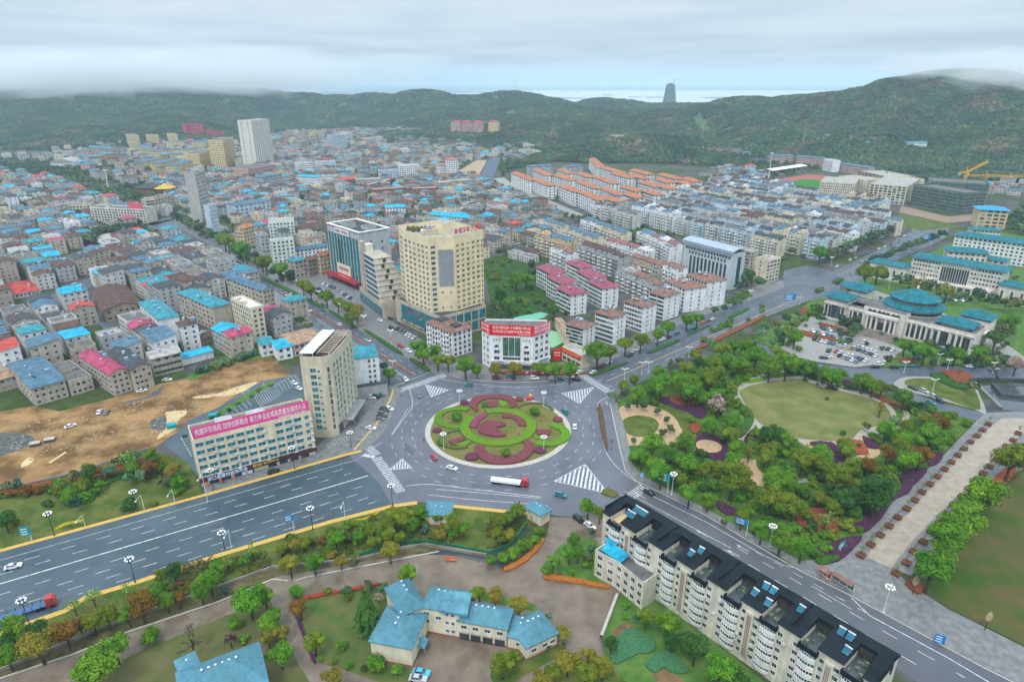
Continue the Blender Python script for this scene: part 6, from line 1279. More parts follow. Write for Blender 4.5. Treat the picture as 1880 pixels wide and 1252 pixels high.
def grid(poly,ang,la,dd,gx,gy,jit=0.0,prob=1.0,anchor=None):
 "block centres on a rotated lattice inside a pixel polygon, first free ones"
 w=gp(poly);ca,sa=cos(ang),sin(ang)
 us_=[p[0]*ca+p[1]*sa for p in w];vs_=[-p[0]*sa+p[1]*ca for p in w];v=min(vs_)
 while v<max(vs_):
  u=min(us_)+random.random()*5
  while u<max(us_):
   l=la()if callable(la)else la
   x,y=u*ca-v*sa,u*sa+v*ca;cx,cy=x+l/2*ca,y+l/2*sa
   g=gx()if callable(gx)else gx
   if inpoly(cx,cy,w)and random.random()<prob:yield x+random.uniform(-jit,jit),y+random.uniform(-jit,jit),l
   u+=l+g
  v+=(dd+gy)
nE=0
for(x,y,l)in grid([(1035,402),(1075,396),(1330,346),(1395,338),(1462,366),(1480,378),(1650,394),(1642,428),(1445,492),(1360,470),(1262,440),(1130,415)],EST,lambda:random.choice((15,28,28)),11.5,4.0,12.5):
 f=foot((x,y),EST,l,11.5,.5)
 if not free(f):continue
 mark(f,1);nE+=1
 walkup('estate_block','REF',(x,y),EST,l,11.5,random.choice((15.5,17,18.5)),random.choice(('white','off white','pale blue','pale grey','cream')),random.choice(('dark grey','dark grey','brown','grey','slate blue')),6,'pale walk-up blocks of the far estate','white',g=random.choice((glass,glasst,glasst)),unit=7)
 # ---- houses: collect the specifications first, then the nearest ones become things
SPEC=[]
PAL_OLD=((('stained concrete',4),('grey',1),('beige',3),('off white',3),('white',2),('cream',1),('pale grey',1.5)),(('slate blue',4),('dark grey',6),('brown',5),('cyan',2),('teal',2),('grey',5),('red',.6),('magenta',.8),('pale',1.5)))
PAL_MID=((('off white',4),('pale grey',3),('beige',3),('brown',2),('grey',2),('cream',2)),(('dark grey',8),('brown',6),('slate blue',3),('cyan',1.6),('terracotta',3),('grey',6),('red',.7),('teal',1.5),('pale',2)))
def pick(w):return random.choices([k for k,_ in w],[v for _,v in w])[0]
def fill(poly,ang,la,dd,gx,gy,hh,pal,prob,jit,gab=.72):
 w=gp(poly)
 for(x,y,l)in grid(poly,ang,la,dd,gx,gy,jit,prob):
  an=ang+random.choice((0,0,0,pi/2))*0+random.uniform(-.04,.04);d=dd*random.uniform(.85,1.0)
  f=foot((x,y),an,l,d,-.7)
  if not free(f):continue
  mark(foot((x,y),an,l,d));rc=pick(pal[1]);flat=rc in('grey','pale')
  SPEC.append((hypot(x,y),x,y,an,l,d,random.uniform(*hh)*(1.35 if random.random()<.10 else .72 if random.random()<.12 else 1),pick(pal[0]),rc,'flat' if flat else random.choice(('gx','gx','gy','hip','shed')if random.random()<gab else('hip',))))
OLDA=axis((165,666),(213,716))
AVA=axis((562,549),(671,613))
fill([(-160,700),(-160,520),(0,476),(120,452),(200,455),(262,440),(330,457),(440,507),(505,562),(575,645),(545,690),(500,652),(420,664),(290,700),(190,730),(60,742),(-80,765)],OLDA,lambda:random.uniform(10,17),13,lambda:.25,2.8,(11,13.6),PAL_OLD,.97,.1)
fill([(-200,480),(-200,330),(0,318),(120,340),(200,380),(330,392),(300,402),(190,440),(120,468),(0,480)],OLDA,lambda:random.uniform(9,20),12,lambda:random.choice((.4,.4,5)),4.5,(7,13),PAL_OLD,.85,.6)
fill([(330,386),(250,350),(330,312),(400,318),(450,312),(520,300),(640,300),(800,310),(880,330),(905,347),(960,372),(1042,399),(1000,432),(975,460),(940,450),(890,470),(700,440),(600,415),(560,470),(470,434)],AVA,lambda:random.uniform(8,15),10.5,lambda:random.choice((.6,1,4)),4.5,(5.5,11),PAL_MID,.80,1.0)
fill([(890,462),(940,452),(985,470),(1000,500),(975,520),(900,540)],AVA,lambda:random.uniform(9,16),9,lambda:3,6,(4.5,9),PAL_MID,.7,1.0)
fill([(700,420),(740,400),(890,420),(890,470),(720,560),(640,520)],AVA,lambda:random.uniform(9,16),10,lambda:2,5,(6,10),PAL_MID,.8,1.0)
fill([(560,478),(600,415),(560,400),(500,400),(470,436)],AVA,lambda:random.uniform(10,18),11,lambda:1,4,(8,13),PAL_MID,.9,.5)
fill([(250,350),(60,300),(0,296),(-200,300),(-200,285),(60,286),(160,270),(240,262),(330,262),(420,268),(500,250),(560,246),(700,240),(800,238),(850,250),(880,262),(960,262),(1000,278),(985,292),(915,300),(880,328),(640,299),(450,310),(330,310)],AVA,lambda:random.uniform(10,22),13,lambda:random.choice((1,3,10)),9,(5.5,14),PAL_MID,.62,2.0)
fill([(1280,322),(1330,345),(1400,335),(1395,318),(1330,308)],AVA,lambda:random.uniform(9,16),10,lambda:3,6,(4,9),PAL_MID,.7,2)
fill([(1730,355),(1880,360),(1990,380),(1990,345),(1880,335),(1840,335)],AVA,lambda:random.uniform(9,16),10,lambda:5,8,(4,8),PAL_MID,.5,2)
SPEC.sort()
for px,py,w,hh,wl in((1515,258,42,9,'pink'),(1560,262,60,9,'pink'),(1592,270,46,7,'white'),(1660,272,40,7,'white'),(1118,255,34,9,'cream'),(1300,283,60,9,'pink'),(1260,278,40,6,'white'),(1340,288,36,6,'beige'),(1375,300,40,6,'pale grey'),(1850,318,40,7,'white')):
 for d_ in np.arange(1000,2600,6.0):
  q=RAY(px,py,d_);z=float(hill(q[0],d_))
  if q[2]<=z+.5:break
 SPEC.append((q[1],q[0],q[1],random.uniform(-.25,.05),w,12,hh,wl,random.choice(('slate blue','dark grey','teal')),'gx',z))
WN={'off white':'off white','stained concrete':'stained concrete','grey':'grey','beige':'beige','white':'white','pale grey':'pale grey','brown':'brown','cream':'cream','pink':'brick pink'}
NEAR=285;far={};order={}
for i,s in enumerate(SPEC):
 _,x,y,an,l,d,hh,wl,rc,rf=s[:10];zb=s[10]if len(s)>10 else 0.0;fl=max(1,round(hh/3))
 if i<NEAR or len(s)>10:
  rn='flat grey roof' if rf=='flat' and rc=='grey' else 'flat pale roof' if rf=='flat' else rc+' '+{'gx':'gable roof','gy':'gable roof','hip':'hip roof','shed':'sloped roof'}[rf]
  block('house','REF','house',(x,y),an,l,d,hh,wall=wl,roof=rf,rc=rc,floors=fl,f1=(max(2,int(l/2.8)),1.4,1.3),f2=(2,1.1,1.2),f3=(max(2,int(d/3.4)),1.2,1.2),rise=random.uniform(1.3,2.4),clutter=(2 if rf=='flat' else(1 if random.random()<.45 else 0)),z0=zb,group='town houses',look='%s house with %s'%(WN[wl],rn),ov=.4)
 else:
  for key in((0,wl),(1,rc)):
   if key not in order:order[key]=len(order)
  if 'b' not in far:far['b']=MB();order[(2,'g')]=len(order)
  b=far['b'];i0=len(b.v);iw,ir,ig=order[(0,wl)],order[(1,rc)],order[(2,'g')]
  b.box((l/2,d/2,0),(l,d,hh),iw,top=ir)
  if rf in('gx','gy'):gable(b,l,d,hh,1.8,.3,'x' if rf=='gx' else 'y',m=ir,me=iw)
  elif rf=='hip':hip(b,l,d,hh,2.0,.4,m=ir)
  elif rf=='flat':parapet(b,l,d,hh,.8,.3,m=iw);b.box((l*.6,d*.5,hh),(3,3,2.3),iw)
  for r in range(fl):
   for k in range(max(2,int(l/3.4))):
    xx=l*(k+.5)/max(2,int(l/3.4));z=r*hh/fl+.9;b.poly([(xx-.7,-.05,z),(xx+.7,-.05,z),(xx+.7,-.05,z+1.3),(xx-.7,-.05,z+1.3)],ig)
   for k in range(2):yy=d*(k+.5)/2;b.poly([(-.05,yy+.6,z),(-.05,yy-.6,z),(-.05,yy-.6,z+1.2),(-.05,yy+.6,z+1.2)],ig);b.poly([(l+.05,yy-.6,z),(l+.05,yy+.6,z),(l+.05,yy+.6,z+1.2),(l+.05,yy-.6,z+1.2)],ig)
  xf(b,(x,y),an,i0)
if far:
 ml=[None]*len(order)
 for(t_,n_),k in order.items():ml[k]=WALL[n_]if t_==0 else ROOF[n_]if t_==1 else glass
 o=far['b'].build('distant_houses',ml,kind='stuff');tag(o,'mass of small houses crowding the far town below the hills','houses')
print('houses',len(SPEC),'estate blocks',nE)
# ================================================================ PLANTS
def leafmat(name,c1,c2,rnd=.16,trans=.12):return mat(name,c1,rough=.75,scale=1.1,col2=c2,rnd=rnd,spec=.07,space='obj',thr=(.35,.7),trans=trans)
LF={'g':leafmat('leaf_green',(.048,.145,.010),(.170,.345,.020)),'o':leafmat('leaf_olive',(.080,.130,.010),(.225,.285,.022)),'d':leafmat('leaf_dark',(.026,.090,.016),(.078,.18,.030)),'y':leafmat('leaf_yellow',(.15,.14,.015),(.30,.26,.03)),'r':leafmat('leaf_orange',(.13,.065,.012),(.24,.12,.02)),'l':leafmat('leaf_light',(.12,.22,.035),(.25,.38,.07)),'p':leafmat('leaf_pink',(.26,.18,.15),(.42,.31,.26)),'m':leafmat('leaf_purple',(.05,.018,.03),(.10,.035,.05))}
bark=mat('bark',(.075,.055,.04),var=.3,scale=2)
def leaf_quad(b,c,n,s,rng,m=0):
 n=n/np.linalg.norm(n);a=np.cross(n,(0,0,1.0))if abs(n[2])<.9 else np.cross(n,(1.0,0,0));a/=np.linalg.norm(a);d=np.cross(n,a)
 t=rng.random()*6.28;u=a*cos(t)+d*sin(t);v=np.cross(n,u);s1,s2=s*rng.uniform(.7,1.3),s*rng.uniform(.5,1.0)
 i=len(b.v);b.v+=[tuple(c+u*s1),tuple(c+v*s2),tuple(c-u*s1),tuple(c-v*s2)];b.f.append((i,i+1,i+2,i+3));b.m.append(m)
def crown_mesh(seed,lobes=13,leaves=2100,flat=.78,s=.062,spread=.62,inner=True):
 rng=np.random.default_rng(seed);b=MB();L=[]
 for k in range(lobes):
  v=rng.normal(size=3);v/=np.linalg.norm(v);v[2]=v[2]*.8+.12;r=rng.uniform(.30,.44)
  L.append((v*np.array([spread,spread,spread*flat])*rng.uniform(.75,1.1),r))
 L.append((np.array([0,0,.05]),.55))
 if inner:
  for c,r in L:b.ball(c,r*.66,nu=6,nv=4,sz=.9)
 for k in range(leaves):
  c,r=L[rng.integers(len(L))];v=rng.normal(size=3);v/=np.linalg.norm(v)
  if v[2]<-.55:v[2]*=-1
  p=c+v*r*rng.uniform(.85,1.08)
  leaf_quad(b,p,v+rng.normal(size=3)*.45,s,rng)
 return b
def trunk_mesh(b,h,r,lean=0.0,top=None):
 b.tube((0,0,0),(lean,0,h*.75),r,r*.7,n=6)
 for k in range(4):a=2*pi*k/4+.4;b.tube((lean,0,h*.62),(lean+cos(a)*h*.28,sin(a)*h*.28,h*1.12),r*.55,r*.2,n=4)
CR={}
def protos():
 for k in range(5):CR[('round',k)]=crown_mesh(10+k)
 for k in range(2):CR[('ball',k)]=crown_mesh(30+k,18,950,.85,.065,.5)
 for k in range(3):CR[('thin',k)]=crown_mesh(40+k,9,260,1.1,.10,.6,False)
 for k in range(2):CR[('shrub',k)]=crown_mesh(50+k,8,330,.6,.15,.6)
protos()
_cm={}
def cmesh(kind,k,col):
 key=(kind,k,col)
 if key not in _cm:_cm[key]=CR[(kind,k)].mesh('crown',LF[col])
 return _cm[key]
b=MB();trunk_mesh(b,1.0,.055);TRM=b.mesh('trunk',bark)
b=MB();rng_=np.random.default_rng(5)
b.tube((0,0,0),(.02,0,.9),.05,.03,n=5)
def limb(b,p,d,l,r,dep):
 q=p+d*l;b.tube(p,q,r,r*.6,n=3)
 if dep:
  for _ in range(3):e=d+rng_.normal(size=3)*.55;e[2]=abs(e[2])*.8+.15;limb(b,q,e/np.linalg.norm(e),l*.72,r*.6,dep-1)
for _ in range(5):e=rng_.normal(size=3)*.6;e[2]=.8;limb(b,np.array([0,0,.55]),e/np.linalg.norm(e),.38,.03,3)
BARE=b.mesh('trunk',bark)
b=MB();rng_=np.random.default_rng(9)
for k in range(420):
 z=rng_.random()**.8;r=(1-z)*.48*rng_.uniform(.45,1.05)+.02;a=rng_.random()*6.28;leaf_quad(b,np.array([cos(a)*r,sin(a)*r,z*1.0+.05-r*.15]),np.array([cos(a)*.5,sin(a)*.5,.9])+rng_.normal(size=3)*.25,.085,rng_)
FIR=b.mesh('crown',LF['d'])
TREES=[];KIND_N={'g':'green','o':'olive','d':'dark green','y':'yellow green','r':'orange tinged','l':'pale young','p':'pinkish','m':'purple leaved'}
QUEUE=[];SMALL=[]
def tree(px,py,w,col='g',kind='round',zone='',world=None):
 "tree whose crown is centred on a photograph pixel and w pixels wide; crowned trees wait, the 290 that show largest become things"
 if kind in('round','thin'):
  if world:q=proj(world[0],world[1],5);w=world[2]*FOC/hypot(hypot(world[0],world[1]),CAMH)
  QUEUE.append((w,px,py,w,col,kind,zone,world))
 else:return tree_now(px,py,w,col,kind,zone,world)
def tree_now(px,py,w,col='g',kind='round',zone='',world=None):
 if world:x,y,W_=world
 else:
  m=8.0
  for _ in range(6):g0=P(px,py,m);dist=sqrt(g0[0]**2+g0[1]**2+(CAMH-m)**2);W_=w*dist/1300.0;m=W_*(.78 if kind in('round','thin')else .32 if kind in('ball','shrub')else .55)
  x,y=g0[:2]
 W_=W_*1.04;R_=W_/2/.93
 nm={'round':'tree','thin':'young_tree','ball':'round_bush','shrub':'shrub','bare':'bare_tree','fir':'fir_tree'}[kind]
 t=thing(nm,'REF',{'ball':'bush','shrub':'shrub'}.get(kind,'tree'),(x,y,0),random.random()*6.28,{'round':'round crowned trees','thin':'thin young trees','ball':'clipped round bushes','shrub':'low shrubs'}.get(kind))
 LOOK[t.name]='%s %s'%(KIND_N[col],{'round':'round crowned tree','thin':'thin tree','ball':'clipped round bush','shrub':'low shrub','bare':'bare branched tree','fir':'fir tree'}[kind]);TREES.append((t,x,y,zone))
 j=random.uniform(.93,1.07)
 if kind=='fir':
  o=link('crown',FIR,t);o.scale=(W_*1.0,W_*1.0,W_*1.25);return t
 if kind=='bare':
  o=link('trunk',BARE,t);o.scale=(W_*.62,W_*.62,W_*.62)
  if col=='p':c=link('crown',cmesh('thin',0,'p'),t,(0,0,W_*.68));c.scale=(R_,R_,R_*.9)
  return t
 n={'round':5,'thin':3,'ball':2,'shrub':2}[kind]
 zc=W_*(.78 if kind in('round','thin')else .36 if kind=='ball' else .26)
 o=link('crown',cmesh(kind,random.randrange(n),col),t,(0,0,zc));o.scale=(R_,R_*j,R_*random.uniform(.84,1.0));o.rotation_euler=(0,0,random.random()*6.28)
 if kind in('round','thin'):o=link('trunk',TRM,t);o.scale=(W_*.9,W_*.9,zc*.85)
 return t
def plant(Zf,zone,s,k=3.76):
 "rows of x,y,width,colour[,kind] in enlarged-photograph coordinates"
 for it in s.split(';'):
  it=it.strip()
  if not it:continue
  v=it.split(',');x,y=Zf([(float(v[0]),float(v[1]))])[0];kd={'':'round','t':'thin','b':'ball','s':'shrub','x':'bare','f':'fir'}[v[4].strip()if len(v)>4 else '']
  tree(x,y,float(v[2])/k,v[3].strip(),kd,zone)
plant(zA,'the park','165,165,85,o;235,105,95,o;320,65,90,o;445,110,165,g;345,165,140,g;520,60,110,g;610,50,120,g;690,105,190,g;705,160,160,g;800,30,110,o;850,75,110,o;880,165,115,g;790,185,110,g;280,215,60,l,t;385,225,70,l,t;480,250,60,l,t;550,310,60,l,t;575,370,60,l,t;520,400,70,l,t;320,450,60,l,t;890,270,190,p,x;840,395,140,g;1000,350,130,g;990,450,130,o;1020,540,125,g;985,620,125,g;680,490,155,g;440,510,190,g;370,600,140,g;660,625,150,g;705,665,140,g;460,640,130,g;505,715,170,g;565,590,110,d;620,745,130,o;790,690,125,o;890,665,110,o;1000,740,250,o;1065,725,130,o;1120,820,90,o;1250,605,130,o;1275,530,100,o;1200,540,90,o;1110,570,90,o;1290,700,110,g;1250,780,150,g;1260,880,185,o;1400,800,120,g;1420,930,165,o;1480,620,165,o;1590,640,140,o;1610,570,150,g;1770,540,130,o;1710,720,200,o;1800,780,120,o;1830,660,125,o;1260,440,145,d;1390,490,130,g;1340,940,130,g;1600,880,110,o;1700,950,120,o;1760,900,150,d;700,850,155,g;830,900,120,g;940,1000,65,l;1060,1030,115,o;1200,1105,145,g;1330,1180,150,g;1475,1230,150,g;1640,1030,125,l,t;1520,1010,90,g,b;710,340,75,g,b;570,350,50,l,t;1130,440,60,o,b;1120,480,60,o,b;1180,490,50,o,b')
plant(zB,'the park','500,20,110,g;560,45,120,g;770,70,125,g;840,110,105,g;900,120,110,o;960,125,85,g;1050,190,125,g;1190,230,70,g;930,410,125,g;1095,470,135,g;1240,450,170,g;1285,370,95,o;1060,390,90,o;1030,535,115,o;940,570,115,r;1070,610,155,g;1165,595,145,r;990,340,85,o;655,520,125,o;800,650,120,r;870,850,250,d;720,870,170,d;640,890,130,g;1300,350,110,r;1190,330,90,o;1150,290,70,o;890,260,90,y,t;800,350,60,r,t;520,195,30,d,b;630,435,45,d,b;738,518,40,d,b;375,68,25,d,b')
plant(zB,'the plaza edge','1800,610,210,o;1640,865,230,g;1545,925,170,g;1450,1070,240,g;1455,975,160,g;1340,1180,235,g;1245,1370,235,g;1330,1280,160,g;1860,560,120,o')
plant(zE,'the park','1525,860,75,o;1600,905,120,o;1690,890,105,g;1775,880,95,g;1720,1020,150,g;1780,960,120,g;1430,950,110,o;1440,1000,90,d;1545,1000,110,o;1570,1060,110,o;1480,1080,115,g;1340,1130,185,g;1170,1060,115,g;990,1115,85,o;1255,980,60,l,t;1310,975,70,o,t;1350,1040,110,o;1640,980,110,g')
plant(zG,'the park','30,950,145,g;200,960,150,o;245,1010,165,g;130,1030,150,g;380,1030,135,g;540,1090,130,g;620,1080,90,g;770,1120,110,g;1700,1090,110,y,x;1530,1150,80,o')
plant(zBL,'the campus wall','790,1015,170,g;650,1145,260,g;1040,940,145,g,b;1320,965,230,y,x;50,1070,150,g;260,985,200,y;450,910,170,r;550,860,110,r;640,835,130,o;740,800,140,o;880,785,120,g;970,720,185,r;1150,695,120,g;1235,672,100,r;1385,620,140,g;1450,560,155,g;1550,570,75,r;70,885,150,g;250,890,120,d;640,660,100,l,t;880,620,90,l,t;510,730,95,l,t;1100,600,110,g;1110,520,100,o;1200,490,120,d;1510,450,110,g;1300,480,90,o,x;1420,420,115,o,x;1570,430,95,l,t;1740,350,110,l,t;1690,415,80,g,s;1230,580,60,r,s;1290,590,45,r,s;1720,680,220,g;1830,665,130,g;1625,850,115,g,b;1590,960,90,m,t;1680,955,80,g,s;1860,840,150,g;1850,950,110,y;40,960,100,d')
plant(zBM,'the campus','120,440,145,y;290,430,135,g;475,420,95,y;560,390,85,y;810,345,145,y;165,630,115,g,b;190,740,135,r;380,625,70,o,b;500,580,85,y;520,660,85,o,b;670,540,85,y;765,560,85,o;940,510,145,g;650,780,230,d,f;480,1000,90,g,b;330,1095,45,g,b;425,1110,52,g,b;530,1137,58,g,b;630,1160,55,d,b;715,1130,150,g,b;860,1170,100,g,b;290,975,150,o;50,910,115,y;55,1060,165,g;0,800,130,g;410,1225,145,y;1430,645,115,o;1540,655,130,y;1700,725,165,y;1360,645,75,o;1590,1130,175,o;1670,1085,110,o;1850,1240,150,y;740,680,80,p,x')
plant(zBM,'the boulevard garden','60,340,95,o;160,310,100,y;215,290,100,o;300,345,80,g;390,345,80,g,b;440,275,120,g;530,210,70,y,t;590,250,95,g;700,205,120,o;785,180,135,o;850,90,130,o;905,120,150,o;965,165,120,g;1030,85,125,g;800,235,120,o;880,255,100,o;1150,115,90,g;1240,150,145,o;1315,185,100,g;1150,240,105,y;1250,205,100,g;700,280,100,o;750,245,90,g;1555,145,120,o;1640,115,110,g;1700,75,105,o;1560,240,130,o;1625,235,100,y;640,180,100,g;930,50,90,o;1510,415,85,g,b;1590,400,100,g,b;1665,370,125,g,b;1745,312,125,g,b;1815,272,90,g,b;1840,210,85,g,b;1040,215,50,r,s;1310,250,40,r,s;1500,220,60,r,s;1060,160,80,y;250,280,80,d,s;350,270,80,r,s;120,260,80,d,s;1810,115,70,m,x')
plant(zBR,'the campus gate','300,45,135,g;380,95,105,o;320,180,80,l,t;170,370,125,g;60,415,105,g;20,485,90,g,b;190,495,60,g,b;290,440,95,g,b;200,270,105,g;330,300,80,g;100,505,40,r,s;230,370,110,g;300,360,80,d')
plant(zBR,'the kitchen garden','700,805,135,o;860,855,180,g;1040,1010,210,d;1210,1170,220,g;460,990,115,d;130,920,115,y;160,1110,175,y;280,1200,170,o;300,1060,105,y;400,1150,155,y;60,1180,115,o;640,760,85,d;560,720,70,g,s;870,975,120,d;960,960,100,d;30,740,60,m,t;90,840,60,m,t;560,800,60,g,s;1330,1240,160,d;30,1000,60,d,s')
plant(zL,'the left garden','570,805,115,o,b;470,870,100,g;520,890,90,g;440,850,70,g;610,700,105,d;880,615,110,l,t;930,570,90,o;1045,590,105,g;1040,665,105,r;910,670,95,g;965,700,85,g;870,725,85,g;740,680,85,o;1185,690,115,y;1230,775,95,g;1130,735,80,o;1225,830,90,g,s;30,1030,120,d;90,1040,90,o,s;510,685,70,l,t;780,590,60,l,t;840,590,90,l,t;120,760,80,o,t;30,770,70,o,t;330,920,70,d,s;900,900,80,d,s;890,940,90,d,s;1070,915,50,o,s;340,800,70,r,s;420,800,70,r,s;270,820,80,r,s;700,780,70,g,s;1360,350,40,g;1270,412,40,g;1460,290,42,g;1507,265,42,g;1530,300,45,g;1572,235,42,g;1637,195,45,g;1732,145,42,g;1782,105,46,g;1860,70,42,g;680,690,70,r,s;760,720,80,r,s;1000,720,80,r,s;200,830,80,r,s;100,840,80,r,s;650,840,80,g,s;560,880,90,g,s;610,850,80,g,s')
plant(zN,'the avenue','240,350,115,g;210,390,90,o;320,415,90,o;400,470,105,o;450,500,110,o;500,520,80,g;560,545,115,g;640,590,95,o;700,620,110,o;770,645,110,y;735,690,110,o;1195,890,125,g;1230,945,120,g;1310,925,115,g;1330,985,110,o;1400,985,115,o;1520,1020,155,g;1600,1050,95,g;1730,1045,115,y;1850,1045,110,y;270,610,65,g;300,650,75,g;340,680,80,g;380,712,80,g;430,740,72,o;950,1020,85,g;990,1080,105,g;125,320,60,o;20,240,80,o;70,260,60,d')
plant(zE,'the north-east road','40,1045,100,y;170,1040,115,y;330,1035,105,o;400,1040,110,g;450,1055,130,g;550,1050,145,g;740,930,190,g;830,930,125,o;935,870,125,o;1040,850,130,o;1160,805,115,g;1230,755,120,g;1360,710,110,g;1430,690,95,g;1545,640,75,o;1610,620,70,g;1690,580,60,o;1725,570,50,o;1780,400,110,d;1760,440,90,g;1850,460,90,d;1720,480,80,d;1700,520,60,d')
plant(zE,'the school garden','70,540,115,d;130,580,95,g;180,430,120,g;245,420,110,g;60,630,90,g;300,395,90,g;440,640,95,d;380,590,55,m;250,590,60,g,s;330,570,60,g,s;270,640,70,g,s;130,660,70,d,s;200,560,70,g,s;520,655,50,d,s')
plant(zG,'the government hall','420,230,60,o;270,230,60,o;460,510,75,o;870,375,110,o;790,380,130,o;900,410,80,g;600,460,80,y;910,310,60,g;620,700,75,d;690,710,65,d;725,700,75,d;720,770,90,g;700,800,75,y;300,825,110,g;190,800,90,o;70,800,80,o;90,750,80,o;330,900,60,g,s;460,610,60,g;470,690,70,g;350,690,60,o;1060,880,100,g;1130,920,90,g;1200,920,130,g;1140,970,80,d;1230,880,90,g;1290,930,90,g;1410,940,110,g;1370,910,80,g;1570,920,110,g;1500,960,60,g;1560,1000,50,o;1450,1000,50,o;1250,985,60,o;1680,1005,50,o;1740,990,90,m;1830,1010,100,p;1790,720,110,g;1690,830,110,d;1730,770,80,g;1000,430,70,o,t;1070,450,90,y,t;1150,460,110,y,t;1230,490,90,y,t;1350,500,110,y,t;1440,560,80,y,t;1560,550,90,y,t;1660,590,90,y,t;1780,610,90,y,t;1850,600,80,g;620,850,70,g;540,900,50,g;170,720,60,l,t;240,690,70,l,t;310,650,60,l,t;150,850,60,o')
plant(zN,'the car yard','-440,400,60,g,s')
def line_trees(pts,step,w,cols,zone,kind='round',jit=.8):
 p=np.array([P(*q)[:2]for q in smooth(pts,8)]);d=np.r_[0,np.cumsum(np.linalg.norm(np.diff(p,axis=0),axis=1))]
 for s in np.arange(0,d[-1],step):
  x,y=np.interp(s,d,p[:,0]),np.interp(s,d,p[:,1]);tree(0,0,0,random.choice(cols),kind,zone,(x+random.uniform(-jit,jit),y+random.uniform(-jit,jit),w*random.uniform(.8,1.15)))
line_trees([(322,408),(372,436),(440,476),(500,510)],9,12,'ggoo','the far avenue');line_trees([(330,450),(390,484),(440,502)],10,7,'goo','the far avenue')
line_trees([(1500,486),(1560,466),(1640,430)],8,11,'gdg','the far north-east road');line_trees([(1590,496),(1660,466),(1735,438)],8,9,'oyo','the far north-east road')
# ---- planters on the plaza
PLB=MB();PLB.box((0,0,0),(2.2,2.2,1.0),0,top=1);PLB.box((0,0,.72),(2.5,2.5,.2),0,top=1)
PLM=PLB.mesh('tub',[mat('planter_wood',(.17,.055,.035),var=.25,scale=2),soil]);b=MB();rng_=np.random.default_rng(3)
for _ in range(60):leaf_quad(b,np.array([rng_.uniform(-1,1),rng_.uniform(-1,1),1.05+rng_.random()*.3]),np.array([0,0,1.0])+rng_.normal(size=3)*.5,.22,rng_)
PLF=b.mesh('flowers',redb);b=MB();b.tube((0,0,.9),(0,0,2.8),.08,.05,n=4)
for _ in range(7):a_=rng_.random()*6.28;b.tube((0,0,2.0+rng_.random()*.7),(cos(a_)*1.2,sin(a_)*1.2,3.6+rng_.random()*1.2),.04,.02,n=3)
PLS=b.mesh('sapling_stem',bark);b=MB()
for _ in range(46):v=rng_.normal(size=3);v/=np.linalg.norm(v);leaf_quad(b,np.array([0,0,3.8])+v*np.array([1.3,1.3,1.2])*rng_.random(),v+rng_.normal(size=3)*.3,.2,rng_)
PLC=b.mesh('sapling_leaves',LF['l'])
def planter(px,side,i,cls):
 p=P(*px);t=thing('planter','%s red planter from the road end on the %s side of the plaza'%(('first' if i==0 else nth(i).strip()),side),'planter',(p[0],p[1],.12),radians(40)+random.uniform(-.05,.05),'red planters on the plaza')
 link('tub',PLM,t);link('flowers',PLF,t)
 if cls!=2:link('sapling_stem',PLS,t)
 if cls==0:link('sapling_leaves',PLC,t)
for i,(x,y,c)in enumerate(((752,1210+170,0),(819,1210,0),(884,1145,0),(946,1082,1),(1006,1022,1),(1068,962,0),(1124,903,1),(1172,847,0),(1226,793,0),(1279,740,1),(1330,690,1),(1376,641,1),(1421,593,1),(1464,548,1),(1508,501,1),(1554,460,1),(1593,418,1),(1632,378,0))):
 q=zB([(x,y)])[0]if i else zR([(752,385)])[0];planter(q,'left',i,c)
for i,(x,y,c)in enumerate(((1182,1190,1),(1236,1120,1),(1293,1058,0),(1342,997,1),(1393,935,1),(1450,878,1),(1496,826,1),(1548,770,2),(1594,720,0),(1638,672,0),(1684,625,0),(1700,575,1),(1755,530,2),(1802,490,1),(1838,442,0))):planter(zB([(x,y)])[0],'right',i+3,c)
for i,(x,y)in enumerate(((993,510),(1065,437),(1117,360))):planter(zR([(x,y)])[0],'right',i,0 if i==0 else 1)
# ---- flower beds and clipped hedges
def bed(name,w,h,m,label,cat='flower bed',z=.06,dens=2.2,s=.26,group=None,rough=.5):
 "planted mass over a world polygon: earth-filled body with leaf tufts over its top and edge"
 a=sum(w[k-1][0]*w[k][1]-w[k][0]*w[k-1][1]for k in range(len(w)))
 if a<0:w=w[::-1]
 b=MB();ox,oy=w[0][:2];q=[(p[0]-ox,p[1]-oy)for p in w];b.prism(q,0,h*.86)
 rng=np.random.default_rng(int(abs(ox*13+oy*7))+1);xs,ys=[p[0]for p in q],[p[1]for p in q]
 n=min(int(abs(a)/2*dens),5200)
 for _ in range(n*2):
  x,y=rng.uniform(min(xs),max(xs)),rng.uniform(min(ys),max(ys))
  if inpoly(x,y,q):
   leaf_quad(b,np.array([x,y,h*rng.uniform(.78,1.04)]),np.array([0,0,1.0])+rng.normal(size=3)*rough,s,rng);n-=1
   if n<=0:break
 for k in range(len(q)):
  p,r=np.array(q[k]),np.array(q[(k+1)%len(q)]);L=np.linalg.norm(r-p);nn=np.array([r[1]-p[1],p[0]-r[0]])/max(L,1e-6)
  for j in range(int(L*3*max(h,.4))):c=p+(r-p)*rng.random();leaf_quad(b,np.array([c[0]+nn[0]*.05,c[1]+nn[1]*.05,rng.random()*h]),np.array([nn[0],nn[1],.4])+rng.normal(size=3)*.4,s,rng)
 o=b.build(name,m,loc=(ox,oy,z));return tag(o,label,cat,group)
def bedpx(name,px,h,m,label,sm=3,**kw):return bed(name,[p[:2]for p in gp(smooth(px,sm,True)if sm else px)],h,m,label,**kw)
